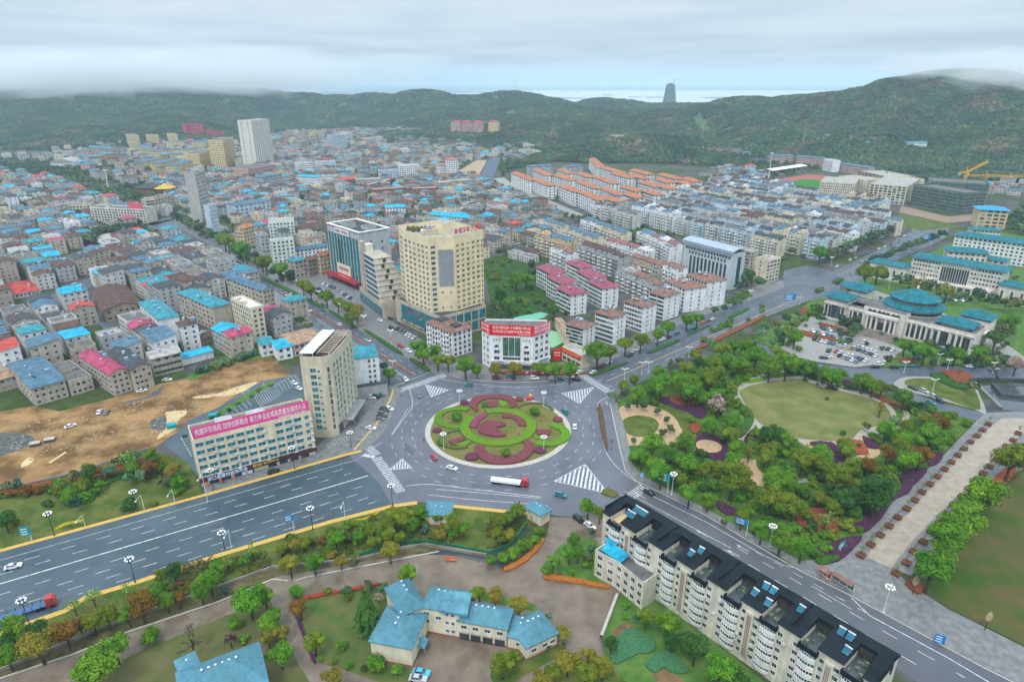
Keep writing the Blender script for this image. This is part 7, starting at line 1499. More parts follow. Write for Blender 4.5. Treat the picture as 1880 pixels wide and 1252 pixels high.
def arc(c,r0,r1,a0,a1,n=26,e=1.0):
 a0,a1=radians(a0),radians(a1)
 return[(c[0]+r1*cos(a0+(a1-a0)*k/n),c[1]+r1*sin(a0+(a1-a0)*k/n))for k in range(n+1)]+[(c[0]+r0*cos(a1+(a0-a1)*k/n),c[1]+r0*sin(a1+(a0-a1)*k/n))for k in range(n+1)]
IK=dict(z=.28,dens=3.0,s=.2)
bedpx('flower_bed',zI([(640,700),(690,690),(735,680),(750,740),(820,790),(900,815),(1000,820),(1100,800),(1190,750),(1215,690),(1190,635),(1260,640),(1310,670),(1320,730),(1280,800),(1180,870),(1050,900),(900,905),(800,890),(700,840),(640,780)]),.9,rose,'broad rose crescent hedge on the near side of the roundabout',sm=2,**IK)
bedpx('flower_bed',zI([(575,225),(600,160),(700,122),(850,108),(1000,115),(1090,150),(1115,190),(1100,240),(1060,255),(1050,210),(1010,175),(900,150),(780,155),(700,185),(665,230),(670,290),(620,270)]),.9,rose,'rose crescent hedge on the far side of the roundabout',sm=2,**IK)
bedpx('flower_bed',zI([(665,500),(690,450),(780,415),(880,410),(975,435),(990,460),(920,480),(885,492),(980,560),(990,580),(880,590),(760,570),(690,540)]),1.0,rose,'rose bed shaped like a notched disc at the roundabout centre',sm=2,**IK)
bedpx('flower_bed',zI([(580,470),(600,420),(680,350),(760,320),(780,345),(700,400),(665,445),(655,480),(600,485)]),.8,mat('crimson_shrub',(.16,.03,.075),var=.4,scale=2.4,col2=(.27,.07,.13)),'crimson bed left of the notched disc on the roundabout',sm=2,**IK)
bedpx('flower_bed',zI([(950,350),(1000,310),(1100,335),(1190,380),(1235,430),(1225,460),(1140,460),(1130,420),(1060,370),(970,375)]),.8,rose,'curved rose bed right of the notched disc on the roundabout',sm=2,**IK)
mc=P(*zI([(905,470)])[0]);mc=(mc[0],mc[1])
bed('hedge',arc(mc,12.6,16.6,-215,112,44),.9,shrubl,'large bright green ring hedge round the centre of the roundabout','hedge',**IK)
for cx,cy,r0,r1,a0,a1,lab in((430,368,7.0,10.0,58,290,'left'),(1320,300,8.0,9.2,10,150,'far right'),(1460,555,6.4,10.2,-120,75,'right'),(455,610,6.6,8.2,90,300,'near left'),(880,205,6.8,8.0,-60,60,'far')):
 c=P(*zI([(cx,cy)])[0]);bed('hedge',arc(c,r0,r1,a0,a1),.8,shrubl if lab not in('far right','near left','far')else mat('mixed_shrub',(.06,.09,.02),var=.4,scale=1.2,col2=(.13,.15,.04)),'green open ring hedge in the %s quarter of the roundabout'%lab,'hedge',**IK)
for x,y,r,lab in((205,515,52,'left rim'),(602,820,72,'near rim, left of the crescent'),(515,195,55,'far left rim'),(1150,155,55,'far rim'),(1590,390,58,'right rim'),(1385,745,65,'near rim by the lamp')):
 c=P(*zI([(x,y)])[0]);rr=r/6.26*.237;bed('flower_bed',[(c[0]+rr*cos(k*pi/9),c[1]+rr*sin(k*pi/9))for k in range(18)],.9,mat('plum_shrub',(.09,.022,.05),var=.4,scale=2.2,col2=(.16,.05,.085))if r!=58 and r!=55 or y==195 else rose,'round plum bed on the %s of the roundabout'%lab,**IK)
for pts,m,lab in(((340,640),(500,585),(540,610),(390,695)),rose,'near left'),(((410,680),(560,630),(600,652),(490,718)),shrubl,'near left'),(((782,190),(890,165),(900,240),(790,250)),rose,'far'),(((905,165),(1000,190),(1010,230),(940,245)),shrubl,'far'),(((1345,510),(1515,505),(1500,570),(1350,562)),rose,'right'),(((1310,585),(1400,575),(1470,600),(1400,625),(1330,610)),shrubl,'right'),(((715,200),(780,190),(785,240),(720,255)),shrubg,'far'),(((200,650),(260,560),(300,700),(230,690)),shrubg,'left rim'):
 bedpx('flower_bed',zI(pts),.7,m,'small %s bed inside the %s ring of the roundabout'%('rose' if m is rose else 'lime green' if m is shrubl else 'dark green',lab),sm=0,**IK)
for x,y,w,lab in((425,350,170,'left'),(1325,290,158,'far right'),(987,765,165,'near')):
 c=zI([(x,y)])[0];t=tree(c[0],c[1],w/6.26,'g','ball','');t['label']='dark green dome bush in the %s part of the roundabout garden'%lab;TREES.pop()
b=MB();rng=np.random.default_rng(77)
for _ in range(5200):
 a,r=rng.random()*6.28,sqrt(rng.random())*(RR-3);x,y=RC[0]+r*cos(a),RC[1]+r*sin(a)
 if _vn(np.array(x),np.array(y),4.5,9)>.5:leaf_quad(b,np.array([x,y,.3+rng.random()*.45]),np.array([0,0,1.0])+rng.normal(size=3)*.6,.22,rng)
b.build('ground_cover',mat('island_cover',(.05,.085,.02),var=.4,scale=.7,col2=(.15,.13,.05)),kind='stuff')
PK=dict(dens=1.6,s=.34)
zb=zB
for pts,m,lab in((zA([(480,210),(590,180),(730,235),(820,240),(810,330),(760,332),(690,290),(590,262)]),purp,'purple bed sweeping past the pinkish bare tree in the park'),(zA([(750,450),(860,440),(970,545),(920,630),(820,600),(750,560)]),purp,'purple bed with a tan oval eye in the park'),(zb([(1020,700),(1210,675),(1170,745),(1110,800),(1080,850),(1000,885),(950,935),(900,1015),(830,1085),(790,1115),(720,1105),(690,1065),(770,1040),(775,990),(860,970),(960,930),(985,870),(1040,800)]),purp,'longest dark purple bed along the plaza edge'),(zb([(560,1195),(640,1160),(760,1150),(720,1210),(640,1290),(560,1330),(480,1330),(430,1240)]),purp,'dark purple bed at the road corner of the park'),(zb([(1225,580),(1320,575),(1290,640),(1220,662)]),purp,'small dark purple bed beside the plaza planters'),(zb([(405,500),(550,500),(680,600),(660,655),(580,640),(540,545),(430,522)]),purp,'dark purple bed below the great lawn path'),(zb([(765,455),(850,500),(895,540),(800,535)]),purp,'narrow purple bed at the path fork'),(zb([(600,90),(650,65),(715,100),(690,120)]),purp,'small purple bed above the great lawn'),(zA([(880,900),(1000,950),(1045,990),(960,1000),(890,950)]),purp,'purple bed behind the street trees of the park'),(zA([(1075,480),(1130,410),(1185,420),(1180,500),(1110,510)]),purp,'purple bed with small bushes beside the path'),(zA([(1430,1020),(1500,965),(1600,955),(1700,1000),(1780,1090),(1600,1120),(1480,1085)]),redb,'red brown bed round the weeping tree'),(zb([(685,490),(760,500),(805,572),(745,582),(708,560)]),mat('brick_shrub',(.22,.05,.02),var=.35,scale=2,col2=(.33,.09,.035)),'brick red teardrop bed at the path'),(zb([(790,140),(900,180),(990,230),(1060,240),(1050,262),(900,215)]),redb,'red brown bed along the right rim of the great lawn'),(zA([(560,190),(640,175),(735,215),(720,245),(600,240)]),redb,'red bush bed beside the purple sweep'),(zA([(700,380),(760,370),(780,420),(720,440)]),redb,'small red brown bed by the olive lawn'),(zG([(1300,1062),(1470,1066),(1545,1136),(1420,1140)]),redb,'raised brick red bed by the pond'),(zG([(1230,1090),(1320,1075),(1410,1142),(1540,1145),(1500,1180),(1400,1175)]),shrubg,'green hedge under the raised red bed'),(zG([(470,725),(560,750),(700,790),(640,800),(480,750)]),redb,'red brown bed in front of the left wing of the hall'),(zG([(265,765),(560,830),(550,855),(270,790)]),redb,'red brown strip between the parked cars'),(zG([(300,650),(360,625),(390,640),(330,680)]),redb,'small red bed near the road of the hall'),(zG([(1010,975),(1100,975),(1140,1010),(1050,1010)]),redb,'red bed by the government drive'),(zBR([(0,515),(150,530),(300,560),(440,590),(430,612),(280,585),(120,560),(0,545)]),mat('orange_hedge',(.28,.09,.02),var=.35,scale=2,col2=(.42,.15,.03)),'orange clipped hedge along the campus drive'),(zBM([(1600,470),(1740,390),(1860,270),(1875,290),(1760,420),(1620,490)]),mat('orange_hedge',(.28,.09,.02)),'orange brown hedge below the round bushes'),(zBM([(225,665),(460,625),(720,575),(725,590),(460,640),(230,685)]),mat('red_hedge',(.26,.05,.025),var=.3,scale=2),'long red hedge along the fir lawn'),(zBM([(150,770),(180,800),(230,920),(300,1100),(280,1110),(210,925)]),purp,'dark hedge down the side of the fir lawn'),(zR([(1060,575),(1110,545),(1180,610),(1150,650),(1075,600)]),redb,'red planting box by the plaza trees'),(zB([(1655,775),(1740,690),(1830,690),(1740,800)]),mat('brick_shrub',(.22,.05,.02)),'flat brick red bed right of the plaza'),(zL([(0,840),(250,780),(420,760),(620,690),(860,660),(1000,610),(1060,660),(900,690),(700,740),(500,790),(280,830),(0,870)]),redb,'long red brown shrub belt behind the left garden'),(zL([(0,890),(260,850),(330,850),(400,880),(460,940),(560,930),(650,900),(690,820),(850,745),(900,760),(1060,740),(1140,770),(1200,830),(1290,830),(1290,740),(1240,700),(1140,740),(860,700),(600,760),(280,820),(0,860)]),shrubg,'scalloped green hedge around the left garden lawn'),(zBL([(380,205),(440,165),(560,140),(575,150),(480,170),(400,205)]),mat('yellow_hedge',(.33,.30,.02),var=.3,scale=2),'yellow curved hedge by the boulevard'),(zBM([(570,135),(640,130),(730,85),(725,100),(640,142)]),mat('yellow_hedge',(.33,.30,.02)),'yellow arc hedge in the boulevard garden'),(zA([(66,265),(90,262),(132,530),(112,530)]),mat('wine_shrub',(.12,.03,.04),var=.4,scale=.9,col2=(.10,.11,.03)),'narrow red and green bed in the slip road beside the roundabout'),(zA([(90,850),(130,820),(205,850),(180,880)]),olive,'small olive traffic island at the hatched triangle'),(zA([(945,50),(1000,75),(1200,60),(1210,75),(1060,90),(960,75)]),shrubl,'lime hedge curving above the great lawn path'),(zA([(1010,215),(1100,260),(1145,330),(1110,410),(1050,470),(1060,400),(1080,330),(1040,260)]),shrubg,'dark green bank inside the curved park path'),(zR([(440,400),(610,385),(560,430),(470,445)]),shrubg,'green hedge at the plaza corner'),(zE([(700,1075),(930,1000),(925,1015),(720,1090)]),shrubg,'planted strip dividing the north-east road near the roundabout'),(zE([(1100,920),(1290,845),(1290,860),(1110,935)]),shrubg,'second planted strip dividing the north-east road'),(zE([(1360,815),(1400,800),(1520,745),(1400,790)]),shrubg,'third planted strip dividing the north-east road'),(zE([(1650,680),(1770,625),(1775,640),(1655,695)]),shrubg,'far planted strip dividing the north-east road'),(zE([(1440,890),(1720,755),(1880,680),(1880,695),(1730,775),(1450,905)]),redb,'red planted strip along the park side of the north-east road'),(zN([(600,645),(760,745),(745,755),(590,655)]),shrubg,'planted strip along the avenue below the stepped tower'),(zN([(830,790),(855,785),(1075,925),(1055,935)]),shrubg,'planted strip along the avenue before the hotel tower'),(zN([(1140,985),(1160,975),(1280,1050),(1255,1062)]),shrubg,'last planted strip of the avenue before the roundabout'),(zN([(170,430),(500,590),(540,610),(520,620),(160,445)]),shrubg,'long planted strip of the avenue by the glass office'),(Z(870,570,7.833)([(470,880),(1480,895),(1480,935),(470,925)]),redb,'planted divider before the shops facing the roundabout')):
 bedpx('flower_bed' if m not in(shrubg,shrubl)else 'hedge',pts,.7 if m not in(purp,)else .55,m,lab,cat='flower bed' if m not in(shrubg,shrubl)else 'hedge',sm=2,z=.05,**PK)
c=P(*zA([(830,532)])[0]);b=MB();b.poly([(c[0]+5.2*cos(k*pi/12),c[1]+5.2*sin(k*pi/12),.75)for k in range(24)]);b.build('tan_oval',tile,kind='structure')
for pts,lab in((zBR([(500,960),(560,890),(640,900),(740,950),(762,1010),(720,1060),(640,1060),(500,1130),(450,1080)]),'large'),(zBR([(760,1070),(820,1035),(900,1065),(960,1140),(990,1190),(880,1190),(820,1150),(760,1190),(690,1130)]),'smaller')):
 bedpx('vegetable_patch',pts,.5,mat('cabbage_green',(.05,.15,.065),var=.3,scale=2),lab+' blue green vegetable patch below the terraced flats',cat='vegetable patch',sm=2,z=.08,dens=2.2,s=.3)
 # ---- undergrowth in the park and gardens
def cover(name,polys,n,m,s,hole=(),zr=(.1,.7),thr=.42,seed=5,sc=7.0):
 b=MB();rng=np.random.default_rng(seed);W_=[[p[:2]for p in gp(q)]for q in polys];H_=[[p[:2]for p in gp(q)]for q in hole]
 for w in W_:
  xs,ys=[p[0]for p in w],[p[1]for p in w]
  for _ in range(n):
   x,y=rng.uniform(min(xs),max(xs)),rng.uniform(min(ys),max(ys))
   if not inpoly(x,y,w)or any(inpoly(x,y,h)for h in H_)or _vn(np.array(x),np.array(y),sc,3)<thr:continue
   leaf_quad(b,np.array([x,y,rng.uniform(*zr)]),np.array([0,0,1.0])+rng.normal(size=3)*.6,s,rng)
 return b.build(name,m,kind='stuff')
PARK=[(1136,742),(1180,716),(1300,656),(1372,634),(1440,664),(1560,700),(1640,732),(1785,774),(1545,1018),(1500,1030),(1385,980),(1300,932),(1210,886),(1162,848),(1153,800)]
LAWN=[(1350,728),(1360,705),(1404,696),(1470,689),(1544,712),(1592,723),(1626,738),(1648,760),(1637,782),(1606,792),(1590,830),(1530,820),(1466,814),(1440,801),(1390,786)]
COURT=zA([(200,240),(400,230),(540,270),(640,335),(670,400),(620,500),(560,525),(450,510),(270,530)])
OLV=zA([(500,250),(700,300),(760,340),(760,420),(680,430),(600,330)])
cover('undergrowth',[PARK],19000,mat('park_undergrowth',(.035,.11,.012),var=.4,scale=.3,col2=(.10,.20,.025)),.42,(LAWN,COURT,OLV));cover('undergrowth',[PARK],6000,mat('olive_undergrowth',(.09,.085,.03),var=.4,scale=.5),.4,(LAWN,COURT,OLV),seed=8,thr=.6)
cover('undergrowth',[zBM([(50,300),(440,230),(700,130),(1000,60),(1030,80),(1240,120),(1330,200),(1250,300),(900,300),(600,370),(60,440)]),zBM([(1480,160),(1700,60),(1740,130),(1640,330),(1480,330)]),zL([(0,830),(860,660),(1060,560),(1280,700),(1290,830),(1150,800),(1060,740),(850,745),(650,900),(500,930),(330,850),(0,890)]),zBL([(1000,560),(1200,440),(1560,400),(1880,340),(1880,460),(1580,560),(1350,660),(1000,740)])],3600,mat('garden_undergrowth',(.035,.07,.012),var=.5,scale=.4,col2=(.12,.12,.025)),.42,zr=(.1,.9),thr=.35)
SHB=True
rng=np.random.default_rng(21);pw=[p[:2]for p in gp([(1300,905),(1420,850),(1600,850),(1640,900),(1560,1000),(1500,1015),(1390,960)])]
for k in range(46):
 x,y=rng.uniform(50,200),rng.uniform(160,260)
 if inpoly(x,y,pw):tree(0,0,0,random.choice('ooggd'),'shrub','the park thicket',(x,y,rng.uniform(2.2,4.6)))
def shrubbery(name,polys,n,s0,s1,cols,hole=(),seed=3):
 rng=np.random.default_rng(seed);W_=[[p[:2]for p in gp(q)]for q in polys];H_=[[p[:2]for p in gp(q)]for q in hole];pts,sz=[],[]
 for w in W_:
  xs,ys=[p[0]for p in w],[p[1]for p in w];k=0
  for _ in range(n*9):
   x,y=rng.uniform(min(xs),max(xs)),rng.uniform(min(ys),max(ys))
   if k<n and inpoly(x,y,w)and not any(inpoly(x,y,h)for h in H_)and _vn(np.array(x),np.array(y),11,4)>.36:s=rng.uniform(s0,s1);pts.append((x,y,s*.55));sz.append(s);k+=1
 return scatter(name,pts,sz,[LF[c]for c in cols],[CR[('shrub',0)],CR[('round',1)],CR[('shrub',1)],CR[('round',3)]])
QUEUE.sort(key=lambda e:-e[0])
for k,e in enumerate(QUEUE):
 if k<275:tree_now(*e[1:])
 else:
  if e[7]:SMALL.append((e[7][0],e[7][1],e[7][2]/2))
  else:g0=P(e[1],e[2],5);SMALL.append((g0[0],g0[1],e[3]*hypot(hypot(g0[0],g0[1]),CAMH)/1300*.56))
  # ---- trees by the hundred: hills and the far town, scattered with geometry nodes
def scatter(name,pts,size,mats_cols,kind_mesh,seed=0):
 me=bpy.data.meshes.new(name);me.from_pydata([tuple(p[:3])for p in pts],[],[])
 at=me.attributes.new('size','FLOAT','POINT');at.data.foreach_set('value',[float(s)for s in size])
 o=link(name,me);o['kind']='stuff'
 col=bpy.data.collections.new(name+'_kinds');pr=[]
 for k,c in enumerate(mats_cols):
  q=bpy.data.objects.new('crown',kind_mesh[k%len(kind_mesh)].mesh('crown',c));col.objects.link(q);pr.append(q)
 ng=bpy.data.node_groups.new(name,'GeometryNodeTree');ng.interface.new_socket('Geometry',in_out='INPUT',socket_type='NodeSocketGeometry');ng.interface.new_socket('Geometry',in_out='OUTPUT',socket_type='NodeSocketGeometry')
 n=ng.nodes;gi,go=n.new('NodeGroupInput'),n.new('NodeGroupOutput');ip=n.new('GeometryNodeInstanceOnPoints');ci=n.new('GeometryNodeCollectionInfo');ci.inputs['Collection'].default_value=col;ci.inputs['Separate Children'].default_value=True;ci.inputs['Reset Children'].default_value=True
 rv=n.new('FunctionNodeRandomValue');rv.data_type='FLOAT_VECTOR';rv.inputs['Max'].default_value=(.25,.25,6.28);ri=n.new('FunctionNodeRandomValue');ri.data_type='INT';ri.inputs[5].default_value=len(mats_cols)-1
 na=n.new('GeometryNodeInputNamedAttribute');na.data_type='FLOAT';na.inputs['Name'].default_value='size'
 l=ng.links.new;l(gi.outputs[0],ip.inputs['Points']);l(ci.outputs[0],ip.inputs['Instance']);ip.inputs['Pick Instance'].default_value=True;l(ri.outputs[2],ip.inputs['Instance Index']);l(rv.outputs[0],ip.inputs['Rotation']);l(na.outputs[0],ip.inputs['Scale']);l(ip.outputs[0],go.inputs[0])
 md=o.modifiers.new('scatter','NODES');md.node_group=ng;return o
LOW=[crown_mesh(60+k,6,70,.8,.26,.5)for k in range(3)]
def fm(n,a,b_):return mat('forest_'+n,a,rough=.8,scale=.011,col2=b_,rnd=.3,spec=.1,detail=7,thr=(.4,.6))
FC=[fm('deep',(.026,.072,.045),(.058,.125,.066)),fm('green',(.040,.095,.046),(.088,.165,.066)),fm('olive',(.075,.10,.036),(.15,.165,.06)),fm('deep',(.012,.036,.010),(.03,.06,.016)),fm('green',(0,0,0),None),fm('blossom',(.12,.09,.07),(.24,.18,.14))]  # deep and green are tinted bluish: distant haze painted into the crown colour
rng=np.random.default_rng(31);y=950*np.exp(rng.random(230000)*math.log(3600/950));x=rng.uniform(-.86,.86,len(y))*(y+60);z=hill(x,y)
cl=_vn(x,y,60,7);keep=(z>1.0)&(rng.random(len(y))<np.clip((y/2600)**-.4,0,1)*.98)&((cl>.12))
fy,fx=proj(x,y,z)[::-1]if False else(None,None)
x,y,z=x[keep],y[keep],z[keep];sz=rng.uniform(3.2,6.0,len(x))*(1+y/5200)
isb=(_vn(x,y,45,5)>.70)&(rng.random(len(x))<.55)&(y<2000)
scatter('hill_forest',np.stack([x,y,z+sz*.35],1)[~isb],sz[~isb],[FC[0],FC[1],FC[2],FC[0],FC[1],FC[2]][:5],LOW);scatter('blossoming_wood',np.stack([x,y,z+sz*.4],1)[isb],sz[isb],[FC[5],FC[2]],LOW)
pts=[];sizes=[]
for poly,n,s0,s1 in(([(-60,372),(0,352),(60,342),(150,346),(200,352),(230,372),(150,380),(0,392)],420,3.5,5.5),([(200,360),(230,340),(300,335),(335,352),(310,375),(240,385)],170,3.5,5.5),([(-60,318),(0,305),(120,292),(240,300),(300,318),(150,322)],420,4,6),([(180,425),(240,412),(262,416),(240,428),(190,440),(176,430)],60,4,5.5),([(120,440),(170,420),(182,445),(140,455)],40,4,5.5),([(215,448),(262,428),(292,434),(270,446)],36,3,4.5),([(630,330),(670,310),(730,318),(780,325),(790,345),(640,350)],90,4,6),([(800,368),(880,355),(905,345),(900,372),(840,385),(780,388)],110,3.5,5.5),([(520,360),(600,350),(640,350),(600,362),(540,366)],40,3.5,5),([(690,400),(740,385),(800,372),(820,385),(760,410)],70,3.5,5),([(560,382),(600,375),(680,378),(640,390),(570,394)],50,3,4.5),([(915,300),(985,292),(1040,282),(1120,285),(1100,296),(1000,312),(925,318)],260,3.5,6),([(1280,330),(1330,318),(1400,300),(1510,290),(1500,312),(1420,330),(1330,345)],200,3.5,5.5),([(1385,345),(1420,330),(1410,350),(1390,360)],25,3,4.5),([(1660,330),(1720,318),(1880,305),(1990,320),(1990,345),(1850,330),(1750,345),(1690,335)],320,4,6),([(1840,420),(1880,380),(1990,370),(1990,430),(1880,440)],160,5,7),([(1510,285),(1700,285),(1880,290),(1880,305),(1700,312),(1560,300)],420,4,6),([(930,345),(1000,375),(1050,392),(1040,400),(960,366)],60,2.2,3.6),([(1075,398),(1130,412),(1110,418),(1050,402)],24,3,4),([(350,690),(420,665),(480,640),(470,655),(400,680)],40,1.5,2.6),([(640,360),(700,352),(760,350),(740,362)],30,3,4.5),([(480,300),(520,290),(540,300),(490,315)],30,4,5.5),([(440,310),(500,318),(470,330),(430,325)],24,4,5.5),([(960,315),(1010,310),(1050,300),(1090,296),(1080,305),(1000,318)],50,3,5),([(1100,440),(1160,450),(1300,490),(1250,492)],12,3,4),([(905,440),(1000,470),(985,480),(915,470)],24,2.5,4),([(570,250),(800,240),(850,250),(1000,258),(1000,270),(850,262),(700,254)],160,4.5,7),([(1000,262),(1060,268),(1120,285),(1000,290)],120,4,6)):
 w=[p[:2]for p in gp(poly)];xs,ys=[p[0]for p in w],[p[1]for p in w];k=0;tr=0
 while k<n and tr<n*12:
  tr+=1;x,y=rng.uniform(min(xs),max(xs)),rng.uniform(min(ys),max(ys))
  if inpoly(x,y,w):
   j,i=int((y-OY)/OC),int((x-OX)/OC)
   if 0<=j<ONY and 0<=i<ONX and OCC[j,i]:continue
   s=rng.uniform(s0,s1);pts.append((x,y,float(hill(x,y))+s*.75));sizes.append(s);k+=1
TOWN=[[p[:2]for p in gp(q)]for q in([(0,290),(500,250),(1000,256),(1000,300),(1040,398),(980,560),(900,540),(600,410),(520,560),(440,507),(262,440),(0,480),(-200,480),(-200,300)],[(985,445),(1075,396),(1330,346),(1650,394),(1642,430),(1445,492),(1340,520),(1250,545),(1130,580),(1020,510)],[(1380,625),(1560,520),(1760,440),(1990,440),(1990,660),(1640,676)])]
nt_=0
for w,n,s0,s1 in zip(TOWN,(2700,330,90),(1.9,1.6,1.5),(4.6,3.2,3)):
 xs,ys=[p[0]for p in w],[p[1]for p in w];k=0;tr=0
 while k<n and tr<n*30:
  tr+=1;x,y=rng.uniform(min(xs),max(xs)),rng.uniform(min(ys),max(ys))
  if not inpoly(x,y,w):continue
  j,i=int((y-OY)/OC),int((x-OX)/OC)
  if not(2<=j<ONY-2 and 2<=i<ONX-2)or OCC[j-2:j+3,i-2:i+3].any():continue
  s=rng.uniform(s0,s1);pts.append((x,y,s*.7));sizes.append(s);k+=1
pts+=[(x,y,r_*1.3)for x,y,r_ in SMALL];sizes+=[r_ for _,_,r_ in SMALL]
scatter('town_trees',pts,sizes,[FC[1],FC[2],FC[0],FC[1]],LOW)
PURP=[zA([(470,200),(740,220),(830,240),(810,340),(680,300)]),zA([(740,440),(980,540),(920,640),(740,570)]),zB([(690,1060),(980,860),(1020,690),(1240,560),(1330,570),(1100,860),(800,1130)]),zA([(1420,960),(1780,990),(1790,1100),(1480,1100)]),zB([(400,490),(700,590),(680,670),(560,650)]),zB([(680,480),(820,570),(900,550),(760,440)]),[(1478,806),(1500,835),(1560,855),(1600,840),(1612,826),(1580,790)],[(1362,838),(1366,880),(1400,892),(1398,870),(1382,838)]]
shrubbery('park_shrubbery',[PARK],330,1.5,3.4,'ggogd',[LAWN,COURT,OLV]+PURP,3)
shrubbery('garden_shrubbery',[zBM([(60,290),(440,220),(700,120),(1000,60),(1240,120),(1340,210),(1250,300),(900,290),(600,370),(60,440)]),zBM([(1490,170),(1700,60),(1740,130),(1640,320),(1490,320)]),zL([(250,830),(860,680),(1060,570),(1270,700),(1280,830),(1150,790),(1060,735),(850,740),(650,880),(500,920),(330,845)]),zE([(-40,300),(100,260),(230,330),(330,390),(340,620),(160,670),(30,690)])],55,1.1,2.6,'gogyd',[zBM([(1020,20),(1230,20),(1220,110),(1040,110)])],6)
shrubbery('government_shrubbery',[[(1400,640),(1455,590),(1500,560),(1512,575),(1470,612),(1445,640)],zG([(430,640),(760,740),(745,800),(480,720)]),zG([(1050,850),(1620,960),(1560,1010),(1050,900)]),zG([(930,420),(1400,520),(1850,590),(1850,620),(1400,560),(930,450)]),zG([(1640,760),(1760,700),(1840,760),(1700,860)]),zG([(1500,980),(1840,1000),(1840,1030),(1480,1010)])],34,1.3,3.0,'glogd',(),8)
shrubbery('street_shrubbery',[zE([(1440,880),(1880,660),(1880,620),(1480,800)]),zE([(1600,610),(1790,500),(1800,540),(1640,640)]),zE([(1660,430),(1790,360),(1830,440),(1700,490)])],24,1.3,2.6,'gog',(),9)
# ================================================================ VEHICLES, LAMPS, SIGNS, PEOPLE
CC={k:mat('paint_'+k,c,rough=.25,var=.04,spec=.6)for k,c in dict(white=(.74,.75,.76),black=(.015,.017,.02),grey=(.16,.17,.18),silver=(.42,.44,.45),blue=(.03,.10,.24),red=(.42,.02,.03),teal=(.02,.20,.22),orange=(.6,.17,.03),cyan=(.05,.40,.52),yellow=(.6,.42,.04)).items()}
tyre=mat('tyre',(.012,.012,.013),rough=.9);WHB=MB();WHB.tube((0,-.11,0),(0,.11,0),.33,n=10,cap=True);WHB.tube((0,.11,0),(0,-.11,0),.33,n=10,cap=True);WHM=WHB.mesh('wheel',tyre)
def car_meshes(suv):
 b=MB();top=1.0 if not suv else 1.12;R_=[(-2.28,.32),(-2.32,.72),(-2.2,.9),(-1.6,top-.03),(1.0,top-.04),(2.05,.82),(2.3,.66),(2.3,.32)]
 for s in(-1,1):
  q=[(x,s*(.88 if z<.85 else .82),z)for x,z in R_];b.poly(q if s<0 else q[::-1])
 for k in range(len(R_)):
  p,q=R_[k],R_[(k+1)%len(R_)];wp,wq=(.88 if p[1]<.85 else .82),(.88 if q[1]<.85 else .82);b.poly([(p[0],-wp,p[1]),(p[0],wp,p[1]),(q[0],wq,q[1]),(q[0],-wq,q[1])])
 h=1.45 if not suv else 1.72;x0,x1,r0,r1=(-1.75,1.05,-1.15,.25)if not suv else(-2.1,1.05,-1.85,.35)
 b.poly([(r0,-.62,h),(r1,-.62,h),(r1,.62,h),(r0,.62,h)])
 for s in(-1,1):b.tube((r0,s*.63,h),(x0,s*.80,top),.05,n=3);b.tube((r1,s*.63,h),(x1,s*.80,top),.05,n=3);b.tube(((r0+r1)/2,s*.64,h),((x0+x1)/2,s*.82,top),.05,n=3)
 g_=MB();B_=[(x0,-.79,top-.02),(x1,-.79,top-.02),(x1,.79,top-.02),(x0,.79,top-.02)];T=[(r0,-.61,h-.02),(r1,-.61,h-.02),(r1,.61,h-.02),(r0,.61,h-.02)]
 for k in range(4):k2=(k+1)%4;g_.poly([B_[k],B_[k2],T[k2],T[k]])
 return b,g_.mesh('glass',glass)
CARS={};CARN={}
def car(px,py,tx,ty,col='white',suv=False,label=None,zone='',s=1.0):
 p,q=P(px,py),P(tx,ty);an=atan2(q[1]-p[1],q[0]-p[0]);z=.05
 n=('suv' if suv else 'car');key=(n,col)
 if key not in CARS:bb,gm=car_meshes(suv);CARS[key]=(bb.mesh('body',CC[col]),gm)
 t=thing('car',label or 'REF','car',(p[0],p[1],z),an,'cars on the streets and in the car parks');LOOK[t.name]='%s %s'%(col,'tall car' if suv else 'car')
 link('body',CARS[key][0],t);link('glass',CARS[key][1],t)
 for x in(-1.4,1.4):
  for y in(-.8,.8):link('wheel',WHM,t,(x,y,.33))
 CARN[t.name]=zone;return t
for x,y,tx,ty,c,sv,lab in((25,1042,50,1036,'white',0,'white car alone on the boulevard at the left edge'),(797,841,790,830,'red',0,'red car circling the left side of the roundabout'),(830,861,840,864,'white',0,'white saloon below the roundabout island'),(1055,785,1055,775,'white',0,'white car going round the right side of the island'),(1037,757,1030,750,'teal',1,'teal car at the upper right of the island'),(770,727,772,740,'grey',0,'dark grey car entering the roundabout beside a hatched triangle'),(1030,911,1045,915,'teal',1,'dark teal van leaving the roundabout towards the terraced flats'),(1191,906,1175,898,'black',0,'black car on the crossing beside the terraced flats'),(1000,936,1012,940,'white',1,'white car parked beside the blue gatehouse'),(860,709,845,708,'teal',1,'teal and white van on the far side of the roundabout'),(745,698,752,708,'white',0,'white car waiting at the avenue crossing'),(676,626,664,617,'white',0,'white car driving up the avenue behind the cream hotel'),(1062,955,1072,963,'black',1,'black car by the gate trees'),(1083,967,1093,974,'white',0,'white car partly under the gate trees'),(774,1237,790,1239,'cyan',0,'bright cyan car in the campus courtyard'),(768,1248,784,1250,'silver',0,'pale car beside the cyan one in the courtyard'),(130,784,142,780,'white',0,'lone white car in the middle of the dirt lot'),(183,758,188,750,'white',0,'white car of the pair on the dirt lot'),(196,759,202,751,'grey',0,'grey car of the pair on the dirt lot'),(307,699,320,698,'white',0,'white car at the far rim of the dirt lot'),(261,719,272,717,'white',0,'white car against the stained blocks by the dirt lot'),(503,868,515,864,'black',1,'dark green roofed car parked on the yellow strip'),(715,752,728,757,'white',0,'white car alone in the hotel bays')):car(x,y,tx,ty,c,bool(sv),lab)
